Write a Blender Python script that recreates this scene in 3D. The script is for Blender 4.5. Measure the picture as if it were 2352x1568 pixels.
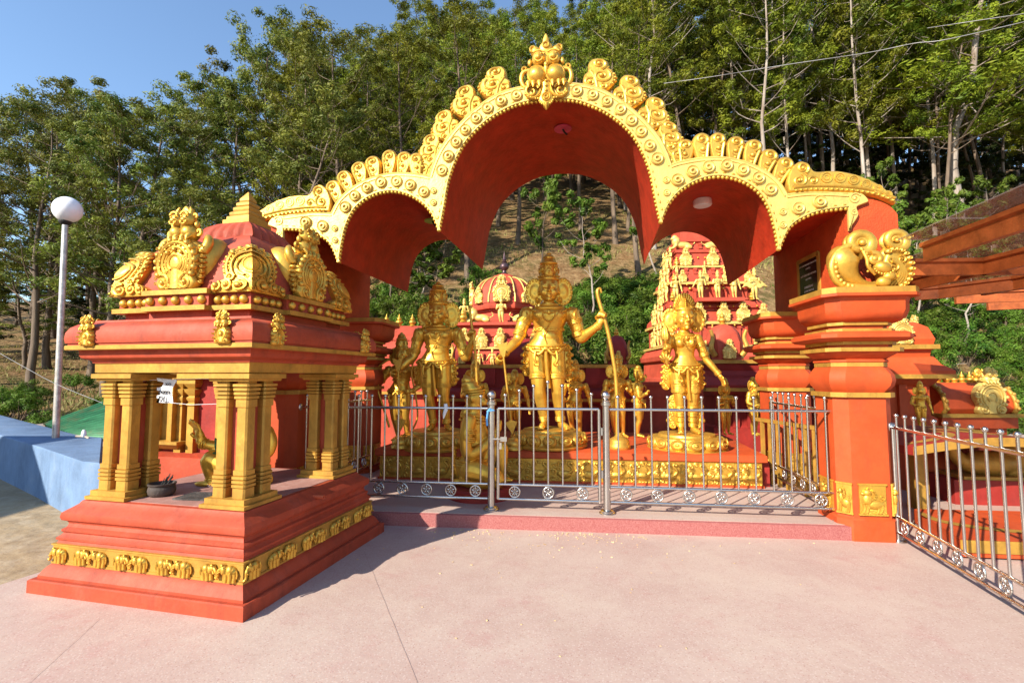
import bpy, bmesh, math, random
from mathutils import Vector, Matrix, noise
for o in list(bpy.data.objects): bpy.data.objects.remove(o)
R = math.radians
sin, cos, pi = math.sin, math.cos, math.pi
scene = bpy.context.scene
COL = scene.collection
# ---------------------------------------------------------------- camera
cam_d = bpy.data.cameras.new('camera'); cam = bpy.data.objects.new('camera', cam_d); COL.objects.link(cam)
cam.location = (0, 0, 1.6); cam.rotation_euler = (R(90) + math.atan(78/1110.), 0, 0)
cam_d.sensor_width = 36; cam_d.lens = 36*1110/2352.; cam_d.clip_start = .05; cam_d.clip_end = 900
scene.camera = cam
# ---------------------------------------------------------------- sky, sun, exposure
SUN_EL, SUN_AZ = R(29.5), R(225)      # the sun stands behind and left of the camera
w = bpy.data.worlds.new('World'); scene.world = w; w.use_nodes = True
wn = w.node_tree.nodes; wl = w.node_tree.links
sky = wn.new('ShaderNodeTexSky'); sky.sky_type = 'NISHITA'; sky.sun_disc = False
sky.sun_elevation = SUN_EL; sky.sun_rotation = SUN_AZ; sky.altitude = 0; sky.air_density = 1.1; sky.dust_density = .25; sky.ozone_density = 3.2
wl.new(sky.outputs[0], wn['Background'].inputs[0]); wn['Background'].inputs[1].default_value = .14
sl = bpy.data.lights.new('sun', 'SUN'); sl.energy = 5.0; sl.angle = R(.55); sl.color = (1, .92, .79)
so = bpy.data.objects.new('sun', sl); COL.objects.link(so); so.location = (-20, -20, 20)
sd = Vector((sin(SUN_AZ)*cos(SUN_EL), cos(SUN_AZ)*cos(SUN_EL), sin(SUN_EL)))
so.rotation_euler = (-sd).to_track_quat('-Z', 'Y').to_euler()
vs = scene.view_settings; vs.view_transform = 'Standard'; vs.look = 'None'; vs.gamma = 1; vs.exposure = .95; vs.use_curve_mapping = False
scene.cycles.max_bounces = 6; scene.cycles.transparent_max_bounces = 8; scene.cycles.caustics_reflective = False; scene.cycles.caustics_refractive = False
scene.cycles.use_denoising = True

# ---------------------------------------------------------------- materials
MATS = {}
def mat(name, col, rough=.6, metal=0, bump=0, bscale=30, var=.12, vscale=4, spec=.35, dirt=0, dirtcol=(.12, .08, .05), dscale=2.5, col2=None, coat=0, wear=0, wscale=6):
    m = bpy.data.materials.new(name); m.use_nodes = True; n = m.node_tree.nodes; l = m.node_tree.links
    b = n['Principled BSDF']; b.inputs['Roughness'].default_value = rough; b.inputs['Metallic'].default_value = metal
    b.inputs['Specular IOR Level'].default_value = spec; b.inputs['Coat Weight'].default_value = coat
    tc = n.new('ShaderNodeTexCoord'); geo = n.new('ShaderNodeNewGeometry')
    nz = n.new('ShaderNodeTexNoise'); nz.inputs['Scale'].default_value = vscale; nz.inputs['Detail'].default_value = 6; nz.inputs['Roughness'].default_value = .65
    l.new(geo.outputs['Position'], nz.inputs['Vector'])
    mx = n.new('ShaderNodeMix'); mx.data_type = 'RGBA'
    c2 = col2 or tuple(max(0, min(1, c*(1+var*2.2)+.02*var)) for c in col)
    c1 = col if col2 else tuple(c*(1-var*1.6) for c in col)
    mx.inputs[6].default_value = (*c1, 1); mx.inputs[7].default_value = (*c2, 1)
    rp = n.new('ShaderNodeMapRange'); rp.inputs[1].default_value = .3; rp.inputs[2].default_value = .7
    l.new(nz.outputs['Fac'], rp.inputs[0]); l.new(rp.outputs[0], mx.inputs[0])
    out = mx.outputs[2]
    if dirt:
        nd = n.new('ShaderNodeTexNoise'); nd.inputs['Scale'].default_value = dscale; nd.inputs['Detail'].default_value = 9; nd.inputs['Roughness'].default_value = .72
        l.new(geo.outputs['Position'], nd.inputs['Vector'])
        r2 = n.new('ShaderNodeMapRange'); r2.inputs[1].default_value = .52; r2.inputs[2].default_value = .78; r2.inputs[4].default_value = dirt
        l.new(nd.outputs['Fac'], r2.inputs[0])
        m2 = n.new('ShaderNodeMix'); m2.data_type = 'RGBA'; m2.inputs[7].default_value = (*dirtcol, 1)
        l.new(out, m2.inputs[6]); l.new(r2.outputs[0], m2.inputs[0]); out = m2.outputs[2]
    if wear:
        nw_ = n.new('ShaderNodeTexNoise'); nw_.inputs['Scale'].default_value = wscale; nw_.inputs['Detail'].default_value = 11; nw_.inputs['Roughness'].default_value = .8
        mp_ = n.new('ShaderNodeMapping'); mp_.inputs['Scale'].default_value = (1, 1, .35); l.new(geo.outputs['Position'], mp_.inputs[0]); l.new(mp_.outputs[0], nw_.inputs['Vector'])
        r3 = n.new('ShaderNodeMapRange'); r3.inputs[1].default_value = .50; r3.inputs[2].default_value = .66; r3.inputs[4].default_value = wear; l.new(nw_.outputs['Fac'], r3.inputs[0])
        m3_ = n.new('ShaderNodeMix'); m3_.data_type = 'RGBA'; m3_.inputs[7].default_value = (*[c*.42+.008 for c in col], 1); l.new(out, m3_.inputs[6]); l.new(r3.outputs[0], m3_.inputs[0]); out = m3_.outputs[2]
        rr_ = n.new('ShaderNodeMapRange'); rr_.inputs[3].default_value = rough-.08; rr_.inputs[4].default_value = min(1, rough+.25); l.new(nw_.outputs['Fac'], rr_.inputs[0]); l.new(rr_.outputs[0], b.inputs['Roughness'])
    l.new(out, b.inputs['Base Color'])
    if bump:
        nb = n.new('ShaderNodeTexNoise'); nb.inputs['Scale'].default_value = bscale; nb.inputs['Detail'].default_value = 5
        l.new(geo.outputs['Position'], nb.inputs['Vector'])
        bp = n.new('ShaderNodeBump'); bp.inputs['Strength'].default_value = bump; bp.inputs['Distance'].default_value = .01
        l.new(nb.outputs['Fac'], bp.inputs['Height']); l.new(bp.outputs[0], b.inputs['Normal'])
    MATS[name] = m
    return m
mat('gold', (.66, .38, .058), .34, .68, .3, 28, .12, 5, dirt=.35, dirtcol=(.32, .14, .016), dscale=7, wear=.4, wscale=12)
mat('gold_pale', (.72, .50, .135), .42, .45, .3, 40, .08, 5, dirt=.3, dirtcol=(.5, .27, .05), dscale=7, wear=.3, wscale=14)
mat('gold_trim', (.46, .25, .042), .45, .35, .25, 22, .14, 5, dirt=.55, dirtcol=(.26, .13, .028), dscale=6, wear=.5, wscale=9)
mat('gold_statue', (.80, .46, .062), .30, .72, .12, 18, .08, 4, dirt=.3, dirtcol=(.48, .21, .02), dscale=5, wear=.35, wscale=9)
mat('red_shrine', (.37, .054, .021), .55, 0, .25, 24, .10, 3, dirt=.45, dirtcol=(.47, .13, .085), dscale=4, wear=.55, wscale=7)
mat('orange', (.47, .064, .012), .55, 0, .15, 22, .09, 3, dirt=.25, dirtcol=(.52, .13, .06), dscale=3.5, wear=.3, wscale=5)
mat('orange_rough', (.45, .056, .010), .7, 0, .9, 60, .10, 6)
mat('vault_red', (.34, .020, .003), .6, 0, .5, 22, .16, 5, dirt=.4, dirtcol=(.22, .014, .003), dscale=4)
mat('crimson', (.26, .018, .012), .55, 0, .3, 30, .12, 3, dirt=.35, dirtcol=(.3, .05, .04), wear=.4)
mat('temple_red', (.41, .058, .027), .6, 0, .5, 40, .12, 3, dirt=.3, dirtcol=(.45, .12, .07), wear=.4, wscale=5)
mat('steel', (.52, .50, .47), .26, 1, .05, 40, .05)
mat('steel_old', (.50, .44, .38), .32, 1, .2, 60, .15, 20)
mat('curb_pink', (.24, .045, .045), .7, 0, .4, 160, .5, 90, col2=(.42, .17, .15))
mat('black', (.02, .018, .016), .6, 0, .2, 60, .1)
mat('soot', (.045, .04, .038), .8, 0, .6, 60, .3, 8, dirt=.6, dirtcol=(.3, .26, .22), dscale=14)
mat('clay', (.055, .042, .036), .75, 0, .4, 60, .2, 20, dirt=.4, dirtcol=(.16, .11, .08), dscale=9)
mat('silver', (.75, .74, .72), .3, 1, .2, 40, .05)
mat('paper', (.72, .73, .75), .8, 0, .1, 30, .04)
mat('wood_beam', (.30, .07, .014), .5, 0, .35, 40, .22, 6, dirt=.4, dirtcol=(.2, .05, .015), dscale=4)
mat('blue_wall', (.13, .205, .33), .85, 0, .4, 30, .10, 2.5, wear=.35, wscale=3, dirt=.6, dirtcol=(.26, .31, .37), dscale=2)
mat('dome_white', (.86, .86, .86), .25, 0, 0, 1, .02, 3, coat=.3)
mat('galv', (.48, .44, .40), .45, .7, .2, 50, .2, 12, dirt=.5, dirtcol=(.22, .13, .08), dscale=5)
mat('light_white', (.72, .56, .52), .5)
mat('plaque_black', (.018, .015, .012), .12, 0, 0)
mat('letter', (.62, .55, .50), .6)
mat('ink', (.015, .015, .018), .7)
mat('leaf_garland', (.035, .09, .02), .55, 0, .3, 40, .3, 12)
mat('blue_rope', (.10, .32, .62), .7)
mat('far_wall', (.45, .36, .27), .8, 0, .3, 8, .2)
mat('far_roof_blue', (.04, .24, .55), .6, 0, .2, 8, .15)
mat('bronze_dark', (.10, .06, .065), .4, .6, .2, 30, .1)
mat('petal', (.60, .42, .22), .8, 0, 0, 1, .25, 30)
mat('plate_pink', (.50, .05, .11), .5, 0, .2, 40, .2)
mat('plate_green', (.16, .42, .05), .5, 0, .2, 40, .2)
mat('wire', (.30, .29, .28), .5, .3)
mat('rust_pipe', (.52, .10, .04), .6, 0, .3, 60, .2)

# ---------------------------------------------------------------- mesh builder
class MB:
    def __init__(s): s.v = []; s.f = []
    def add(s, vs_, fs):
        k = len(s.v); s.v += [Vector(p) for p in vs_]; s.f += [tuple(i+k for i in f) for f in fs]; return s
    def loft(s, rings, cap0=True, cap1=True, closed=True):
        n = len(rings[0]); vs_ = [p for r in rings for p in r]; fs = []
        m = n if closed else n-1
        for i in range(len(rings)-1):
            for j in range(m):
                a = i*n+j; b = i*n+(j+1) % n; fs.append((a, b, b+n, a+n))
        if cap0: fs.append(tuple(reversed(range(n))))
        if cap1: fs.append(tuple(range((len(rings)-1)*n, len(rings)*n)))
        return s.add(vs_, fs)
    def box(s, x0, x1, y0, y1, z0, z1):
        return s.loft([[(x0, y0, z0), (x1, y0, z0), (x1, y1, z0), (x0, y1, z0)], [(x0, y0, z1), (x1, y0, z1), (x1, y1, z1), (x0, y1, z1)]])
    def cbox(s, c, d): return s.box(c[0]-d[0]/2, c[0]+d[0]/2, c[1]-d[1]/2, c[1]+d[1]/2, c[2]-d[2]/2, c[2]+d[2]/2)
    def lathe(s, prof, n=16, c=(0, 0, 0), sx=1, sy=1):
        return s.loft([[(c[0]+r*sx*cos(2*pi*j/n), c[1]+r*sy*sin(2*pi*j/n), c[2]+z) for j in range(n)] for r, z in prof])
    def sq(s, prof, c=(0, 0), ch=0, ry=None):
        """square mouldings: prof of (half, z), chamfer ch"""
        rings = []
        for h, z in prof:
            k = min(ch, h*.6); h2 = h if ry is None else h+ry
            if k > 0: pts = [(-h+k, -h2), (h-k, -h2), (h, -h2+k), (h, h2-k), (h-k, h2), (-h+k, h2), (-h, h2-k), (-h, -h2+k)]
            else: pts = [(-h, -h2), (h, -h2), (h, h2), (-h, h2)]
            rings.append([(c[0]+x, c[1]+y, z) for x, y in pts])
        return s.loft(rings)
    def tube(s, path, rad, n=8, sq=1.0):
        path = [Vector(p) for p in path]; m = len(path); rings = []
        rad = rad if isinstance(rad, (list, tuple)) else [rad]*m
        up = None
        for i, p in enumerate(path):
            t = (path[min(i+1, m-1)]-path[max(i-1, 0)])
            if t.length < 1e-9: t = Vector((0, 0, 1))
            t.normalize()
            if up is None:
                up = Vector((0, 1, 0)) if abs(t.y) < .9 else Vector((1, 0, 0))
            a = up - t*up.dot(t)
            if a.length < 1e-6: a = Vector((1, 0, 0)) - t*t.x
            a.normalize(); up = a; b = t.cross(a)
            rings.append([p + (a*cos(2*pi*j/n)*sq + b*sin(2*pi*j/n))*rad[i] for j in range(n)])
        return s.loft(rings)
    def ell(s, c, r, n=12, m=8, rot=None):
        c = Vector(c); r = (r, r, r) if not isinstance(r, (list, tuple)) else r
        rings = []
        for i in range(m+1):
            th = -pi/2 + pi*i/m; k = max(cos(th), .02); row = []
            for j in range(n):
                p = Vector((r[0]*k*cos(2*pi*j/n), r[1]*k*sin(2*pi*j/n), r[2]*sin(th)))
                if rot: p = rot @ p
                row.append(c+p)
            rings.append(row)
        return s.loft(rings)
    def prism(s, poly, d, w0=0, bev=0):
        """polygon in x,z extruded towards -y from w0 to w0-d, front edge bevelled"""
        n = len(poly)
        area = sum(poly[i][0]*poly[(i+1) % n][1]-poly[(i+1) % n][0]*poly[i][1] for i in range(n))
        if area < 0: poly = poly[::-1]
        r0 = [(x, w0, z) for x, z in poly]
        rings = [r0]
        if bev:
            rings.append([(x, w0-d+bev, z) for x, z in poly]); ins = []
            for i in range(n):
                a = Vector(poly[i-1]); b = Vector(poly[i]); c = Vector(poly[(i+1) % n])
                e = (c-a); e = e.normalized() if e.length > 1e-9 else Vector((1, 0))
                ins.append((b.x - e.y*bev, w0-d, b.y + e.x*bev))
            rings.append(ins)
        else: rings.append([(x, w0-d, z) for x, z in poly])
        # winding: ring is ccw seen from -y
        return s.loft(rings)
    def map(s, fn): s.v = [Vector(fn(p)) for p in s.v]; return s
    def xf(s, M): s.v = [M @ p for p in s.v]; return s
    def join(s, o, M=None):
        return s.add([M @ p for p in o.v] if M else o.v, o.f)
    def mesh(s, name, smooth=40):
        me = bpy.data.meshes.new(name); me.from_pydata([tuple(p) for p in s.v], [], s.f)
        bm = bmesh.new(); bm.from_mesh(me); bmesh.ops.recalc_face_normals(bm, faces=bm.faces); bm.to_mesh(me); bm.free()
        if smooth:
            me.shade_smooth(); me.set_sharp_from_angle(angle=R(smooth))
        me.update(); return me
def link(o, parent=None):
    COL.objects.link(o)
    if parent: o.parent = parent
    return o
def obj(name, mb, m, parent=None, loc=(0, 0, 0), rot=(0, 0, 0), smooth=40, sc=None):
    me = mb.mesh(name, smooth) if isinstance(mb, MB) else mb
    if m and not me.materials: me.materials.append(MATS[m])
    o = bpy.data.objects.new(name, me); link(o, parent); o.location = loc; o.rotation_euler = rot
    if sc: o.scale = (sc, sc, sc) if not isinstance(sc, (tuple, list)) else sc
    return o
def tag(o, label, cat, group=None):
    o['label'] = label; o['category'] = cat
    if group: o['group'] = group
    return o
def thing(name, label, cat, loc=(0, 0, 0), rz=0, group=None):
    o = bpy.data.objects.new(name, None); link(o); o.location = loc; o.rotation_euler = (0, 0, rz); o.empty_display_size = .2
    return tag(o, label, cat, group)
def struct(name, mb, m, smooth=40):
    o = obj(name, mb, m, smooth=smooth); o['kind'] = 'structure'; return o
def dup(root, loc, rz, label=None, group=None, sc=1, rx=0):
    r = root.copy(); COL.objects.link(r); r.location = loc; r.rotation_euler = (rx, 0, rz); r.scale = (sc, sc, sc)
    if label: r['label'] = label
    if group: r['group'] = group
    for ch in list(root.children):
        c = ch.copy(); COL.objects.link(c); c.parent = r
        for g in list(ch.children):
            d = g.copy(); COL.objects.link(d); d.parent = c
    return r
def spiral(c, r0, r1, turns, a0, n=22, y=0, ccw=1):
    return [(c[0]+(r0+(r1-r0)*i/n)*cos(a0+ccw*2*pi*turns*i/n), y, c[1]+(r0+(r1-r0)*i/n)*sin(a0+ccw*2*pi*turns*i/n)) for i in range(n+1)]
def arc(c, r, a0, a1, n=16, y=0, rz=None):
    rz = rz or r
    return [(c[0]+r*cos(a0+(a1-a0)*i/n), y, c[1]+rz*sin(a0+(a1-a0)*i/n)) for i in range(n+1)]
def cr(pts, k=6):
    """catmull-rom through 2-D or 3-D points"""
    P = [Vector(p) for p in pts]; out = []
    for i in range(len(P)-1):
        a = P[max(i-1, 0)]; b = P[i]; c = P[i+1]; d = P[min(i+2, len(P)-1)]
        for j in range(k):
            t = j/k
            out.append(tuple(.5*((2*b)+(c-a)*t+(2*a-5*b+4*c-d)*t*t+(3*b-a-3*c+d)*t**3)))
    out.append(tuple(P[-1])); return out
def fuse(mb, voxel, it=4, name='body'):
    """voxel union of overlapping closed shapes, smoothed: one continuous skin"""
    me = bpy.data.meshes.new('tmp'); me.from_pydata([tuple(p) for p in mb.v], [], mb.f)
    bm = bmesh.new(); bm.from_mesh(me); bmesh.ops.recalc_face_normals(bm, faces=bm.faces); bm.to_mesh(me); bm.free()
    o = bpy.data.objects.new('tmp', me); COL.objects.link(o)
    r = o.modifiers.new('r', 'REMESH'); r.mode = 'VOXEL'; r.voxel_size = voxel; r.adaptivity = 0
    s_ = o.modifiers.new('s', 'SMOOTH'); s_.factor = .5; s_.iterations = it
    dg = bpy.context.evaluated_depsgraph_get(); res = bpy.data.meshes.new_from_object(o.evaluated_get(dg)); res.name = name
    bpy.data.objects.remove(o); bpy.data.meshes.remove(me)
    res.shade_smooth(); return res
def F(v): return Matrix.Translation(Vector(v))
def RZ(a): return Matrix.Rotation(a, 4, 'Z')
def RX(a): return Matrix.Rotation(a, 4, 'X')
def RY(a): return Matrix.Rotation(a, 4, 'Y')
def inside(p, poly):
    c = False; n = len(poly)
    for i in range(n):
        (x0, z0), (x1, z1) = poly[i], poly[i-1]
        if (z0 > p[1]) != (z1 > p[1]) and p[0] < (x1-x0)*(p[1]-z0)/(z1-z0)+x0: c = not c
    return c
def filigree(m_, poly, y, n, r0, r1, seed=1, th=.22, avoid=()):
    """pack scrolls and bosses into a plate outline: carved leafwork"""
    r = random.Random(seed); xs = [p[0] for p in poly]; zs = [p[1] for p in poly]; done = list(avoid); k = 0
    for _ in range(1500):
        if k >= n: break
        p = (r.uniform(min(xs), max(xs)), r.uniform(min(zs), max(zs))); rad = r0+(r1-r0)*r.random()**1.6
        if not inside(p, poly) or any(math.hypot(p[0]-q[0], p[1]-q[1]) < rad*.95+q[2]*.95 for q in done): continue
        if not all(inside((p[0]+rad*.8*cos(a), p[1]+rad*.8*sin(a)), poly) for a in (0, 1.57, 3.14, 4.71)): continue
        done.append((*p, rad)); k += 1; a0 = r.random()*6.28; dr_ = r.choice((1, -1))
        m_.tube(spiral(p, rad*.92, rad*.22, 1.15, a0, 11, y, dr_), [rad*th*(1-.45*i/11) for i in range(12)], 5); m_.ell((p[0], y-rad*.08, p[1]), rad*.24, 6, 4)
rnd = random.Random(7)
H_CAM = 1.6
def on_y(px, py, Y):
    """point of the line of sight through photograph pixel (of 2352) at forward distance Y"""
    p = math.atan(78/1110.); a = (px-1176)/1110.; b = -(py-784)/1110.
    d = Vector((a, cos(p)-b*sin(p), sin(p)+b*cos(p))); d *= Y/d.y
    return Vector((d.x, d.y, d.z+H_CAM))
def on_z(px, py, z):
    p = math.atan(78/1110.); a = (px-1176)/1110.; b = -(py-784)/1110.
    d = Vector((a, cos(p)-b*sin(p), sin(p)+b*cos(p))); d *= (z-H_CAM)/d.z
    return Vector((d.x, d.y, z))
# ================================================================ THE SETTING
def nodes_of(m): return m.node_tree.nodes, m.node_tree.links
def floor_mat():
    m = bpy.data.materials.new('pink_terrazzo'); m.use_nodes = True; n, l = nodes_of(m); b = n['Principled BSDF']
    geo = n.new('ShaderNodeNewGeometry')
    def nz(s, d=6, r=.6):
        t = n.new('ShaderNodeTexNoise'); t.inputs['Scale'].default_value = s; t.inputs['Detail'].default_value = d; t.inputs['Roughness'].default_value = r
        l.new(geo.outputs['Position'], t.inputs['Vector']); return t.outputs['Fac']
    def rng(x, a, c, lo=0, hi=1):
        t = n.new('ShaderNodeMapRange'); t.inputs[1].default_value = a; t.inputs[2].default_value = c; t.inputs[3].default_value = lo; t.inputs[4].default_value = hi
        l.new(x, t.inputs[0]); return t.outputs[0]
    def mix(f, a, c):
        t = n.new('ShaderNodeMix'); t.data_type = 'RGBA'; l.new(f, t.inputs[0])
        for k, q in ((6, a), (7, c)):
            if isinstance(q, tuple): t.inputs[k].default_value = (*q, 1)
            else: l.new(q, t.inputs[k])
        return t.outputs[2]
    c = mix(rng(nz(1.3, 8, .7), .3, .7), (.42, .29, .245), (.49, .37, .31))
    c = mix(rng(nz(2.2, 9, .78), .53, .70, 0, .7), c, (.42, .225, .20))          # worn red patches
    c = mix(rng(nz(.8, 9, .78), .46, .62, 0, .9), c, (.50, .39, .32))        # pale dust
    sp = n.new('ShaderNodeTexVoronoi'); sp.inputs['Scale'].default_value = 60; l.new(geo.outputs['Position'], sp.inputs['Vector'])
    c = mix(rng(sp.outputs['Distance'], .34, .16, 0, .5), c, (.60, .51, .45))   # chips
    sp2 = n.new('ShaderNodeTexVoronoi'); sp2.inputs['Scale'].default_value = 48; l.new(geo.outputs['Position'], sp2.inputs['Vector'])
    c = mix(rng(sp2.outputs['Distance'], .26, .10, 0, .55), c, (.30, .13, .11))
    c = mix(rng(nz(7, 9, .85), .56, .72, 0, .6), c, (.33, .20, .15))
    c = mix(rng(nz(26, 8, .8), .54, .72, 0, .45), c, (.36, .245, .19)); c = mix(rng(nz(.45, 7, .7), .55, .70, 0, .35), c, (.34, .23, .18))
    l.new(c, b.inputs['Base Color']); b.inputs['Roughness'].default_value = .62; b.inputs['Specular IOR Level'].default_value = .3
    bp = n.new('ShaderNodeBump'); bp.inputs['Strength'].default_value = .25; bp.inputs['Distance'].default_value = .006
    l.new(nz(45, 6), bp.inputs['Height']); l.new(bp.outputs[0], b.inputs['Normal']); MATS['pink_terrazzo'] = m
floor_mat()
def ground_mat(name, cols, scales, bump=.6):
    m = bpy.data.materials.new(name); m.use_nodes = True; n, l = nodes_of(m); b = n['Principled BSDF']; geo = n.new('ShaderNodeNewGeometry')
    out = None
    for i, (c, s) in enumerate(zip(cols, scales)):
        if out is None:
            rgb = n.new('ShaderNodeRGB'); rgb.outputs[0].default_value = (*c, 1); out = rgb.outputs[0]; continue
        t = n.new('ShaderNodeTexNoise'); t.inputs['Scale'].default_value = s; t.inputs['Detail'].default_value = 9; t.inputs['Roughness'].default_value = .7
        l.new(geo.outputs['Position'], t.inputs['Vector'])
        r = n.new('ShaderNodeMapRange'); r.inputs[1].default_value = .45; r.inputs[2].default_value = .62; l.new(t.outputs['Fac'], r.inputs[0])
        x = n.new('ShaderNodeMix'); x.data_type = 'RGBA'; l.new(r.outputs[0], x.inputs[0]); l.new(out, x.inputs[6]); x.inputs[7].default_value = (*c, 1); out = x.outputs[2]
    l.new(out, b.inputs['Base Color']); b.inputs['Roughness'].default_value = .95; b.inputs['Specular IOR Level'].default_value = .1
    t = n.new('ShaderNodeTexNoise'); t.inputs['Scale'].default_value = 6; t.inputs['Detail'].default_value = 10; l.new(geo.outputs['Position'], t.inputs['Vector'])
    bp = n.new('ShaderNodeBump'); bp.inputs['Strength'].default_value = bump; bp.inputs['Distance'].default_value = .12
    l.new(t.outputs['Fac'], bp.inputs['Height']); l.new(bp.outputs[0], b.inputs['Normal']); MATS[name] = m
ground_mat('dirt', [(.34, .25, .15), (.28, .205, .125), (.37, .29, .195)], [0, 1.2, 5], .25)
ground_mat('hill_soil', [(.16, .088, .038), (.085, .048, .022), (.20, .12, .055), (.075, .070, .022), (.24, .155, .075)], [0, .5, .9, .35, 2.6], 1.0)
# terrace slab: a shaped sheet with real saw-cut joints left open between its bays
bays = []
E1 = [(-4.75, -3), (-4.72, 2.0), (-4.05, 3.45), (-3.75, 4.4), (-3.7, 7.0), (-3.7, 14)]
mbf = MB(); pts = [(p[0], p[1], 0) for p in E1] + [(14, 14, 0), (14, -3, 0)]
mbf.loft([[(x, y, -.15) for x, y, z in pts], pts]); struct('terrace', mbf, 'pink_terrazzo', smooth=0)
def joint(a, b, w_=.004):
    a = Vector(a); b = Vector(b); d = (b-a).normalized(); n_ = Vector((-d.y, d.x))*w_
    k = 14; top = []; bot = []
    for i in range(k+1):
        p = a.lerp(b, i/k); j = rnd.uniform(-.003, .003)
        top.append((p.x+n_.x+d.y*j, p.y+n_.y-d.x*j, .004)); bot.append((p.x-n_.x+d.y*j, p.y-n_.y-d.x*j, .004))
    m_ = MB(); m_.add(top+bot, [(i, i+1, i+k+2, i+k+1) for i in range(k)]); return m_
mat('joint_dirt', (.395, .275, .23), .9)
jp = [on_z(1019, 1264, 0), on_z(526.75+.2708*1700, 1163.75+.2708*1131, 0)]
for a, b in (((-1.36, 4.55), (-.30, 2.2)), ((-.30, 2.2), (.9, -1.0)), ((-2.72, 3.30), (-2.45, 2.4))):
    o = struct('terrace_joint', joint(a, b, .0013), 'joint_dirt', smooth=0)
mbd = MB(); mbd.add([(-60, -30, -.02), (20, -30, -.02), (20, 16, -.02), (-60, 16, -.02)], [(0, 1, 2, 3)]); struct('dirt_yard', mbd, 'dirt', smooth=0)
# raised platform under the canopy, with its terrazzo kerb face
GO = Vector((.393, 5.318, 0)); GR = math.atan2(-.116, .993); SH = .065
def g2w(u, v, z=0):
    x = u+SH*v; c, s = cos(GR), sin(GR); return Vector((GO.x+x*c-v*s, GO.y+x*s+v*c, z))
mbp = MB(); P = [g2w(-1.86, -.19), g2w(2.95, -.12), g2w(3.45, -.12), g2w(3.45, 8), g2w(-3.6, 8), g2w(-3.6, -.19)]
mbp.loft([[(p.x, p.y, -.05) for p in P], [(p.x, p.y, .135) for p in P], [(p.x, p.y, .14) for p in P]]); struct('canopy_platform', mbp, 'pink_terrazzo', smooth=0)
mbk = MB(); a, b = g2w(-1.90, -.225), g2w(2.96, -.16); a2, b2 = g2w(-1.90, -.185), g2w(2.96, -.12)
mbk.loft([[(a.x, a.y, 0), (b.x, b.y, 0), (b2.x, b2.y, 0), (a2.x, a2.y, 0)], [(a.x, a.y, .13), (b.x, b.y, .13), (b2.x, b2.y, .137), (a2.x, a2.y, .137)]]); struct('platform_kerb', mbk, 'curb_pink', smooth=0)
# hillside
def sst(a, b, x):
    t = max(0., min(1., (x-a)/(b-a))); return t*t*(3-2*t)
def hill_z(x, y):
    r = math.hypot(x, y); az = x/max(y, 3.)
    s = sst(-.62, -.16, az)
    d0 = 12.5+1.0*s + 2.0*sst(.55, .95, az); base = -1.6+.9*s
    slope = .20+.40*s
    d = y - d0
    z = base + slope*(max(0, d)+1.2*math.exp(-abs(d)/1.2))
    lim = 40+34*s
    if y > lim and s > .3: z -= slope*.8*(y-lim)
    z += .8*noise.noise(Vector((x*.09, y*.09, 0)))*sst(12, 22, y) + .28*noise.noise(Vector((x*.35, y*.35, 3)))*sst(11, 15, y)
    return z
mbh = MB(); xs = [-120+i*1.6 for i in range(151)]; ys = [10.5+j*.55 if j < 40 else 32.5+(j-40)*1.5 for j in range(110)]
mbh.v = [Vector((x, y, hill_z(x, y)-(.6 if y < 11.6 else 0))) for y in ys for x in xs]; nx = len(xs)
mbh.f = [(j*nx+i, j*nx+i+1, (j+1)*nx+i+1, (j+1)*nx+i) for j in range(len(ys)-1) for i in range(nx-1)]
struct('hillside', mbh, 'hill_soil', smooth=180)
mbg = MB(); mbg.add([(-600, -400, -3), (600, -400, -3), (600, 500, -3), (-600, 500, -3)], [(0, 1, 2, 3)]); struct('far_ground', mbg, 'hill_soil', smooth=0)
# ================================================================ ARCHED CANOPY
canopy = thing('arched_canopy', 'orange temple canopy of three big arches edged in gold scrollwork on four moulded pillars', 'canopy', GO, GR)
def L(u, v, z): return Vector((u+SH*v, v, z))
half_in = [(0, 4.735), (.25, 4.715), (.45, 4.655), (.70, 4.515), (.92, 4.305), (1.05, 4.075), (1.135, 3.82), (1.185, 3.52), (1.235, 3.255),
           (1.315, 3.45), (1.44, 3.60), (1.63, 3.71), (1.83, 3.75), (2.05, 3.705), (2.235, 3.58), (2.345, 3.40), (2.405, 3.16), (2.435, 2.92),
           (2.545, 3.15), (2.69, 3.26), (2.88, 3.325), (3.14, 3.35)]
C_in = cr(half_in[:9], 5); S_in = cr(half_in[8:18], 5); O_in = cr(half_in[17:], 5)
prof_half = C_in + S_in[1:] + O_in[1:]
C_out = cr([(0, 4.91), (.37, 4.875), (.66, 4.77), (.96, 4.535), (1.20, 4.25), (1.30, 4.05), (1.352, 3.885)], 6)
S_out = cr([(1.352, 3.885), (1.46, 3.915), (1.70, 3.945), (1.95, 3.93), (2.21, 3.84), (2.43, 3.68), (2.535, 3.50)], 6)
O_out = cr([(2.535, 3.50), (2.79, 3.515), (3.14, 3.485)], 6)
out_half = C_out + S_out[1:] + O_out[1:]
VD = 2.05
rj = random.Random(21)
def jt(k=.04): return 1+rj.uniform(-k, k)
inn = [(-x, z) for x, z in reversed(prof_half)][:-1] + prof_half
outn = [(-x, z) for x, z in reversed(out_half)][:-1] + out_half
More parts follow.
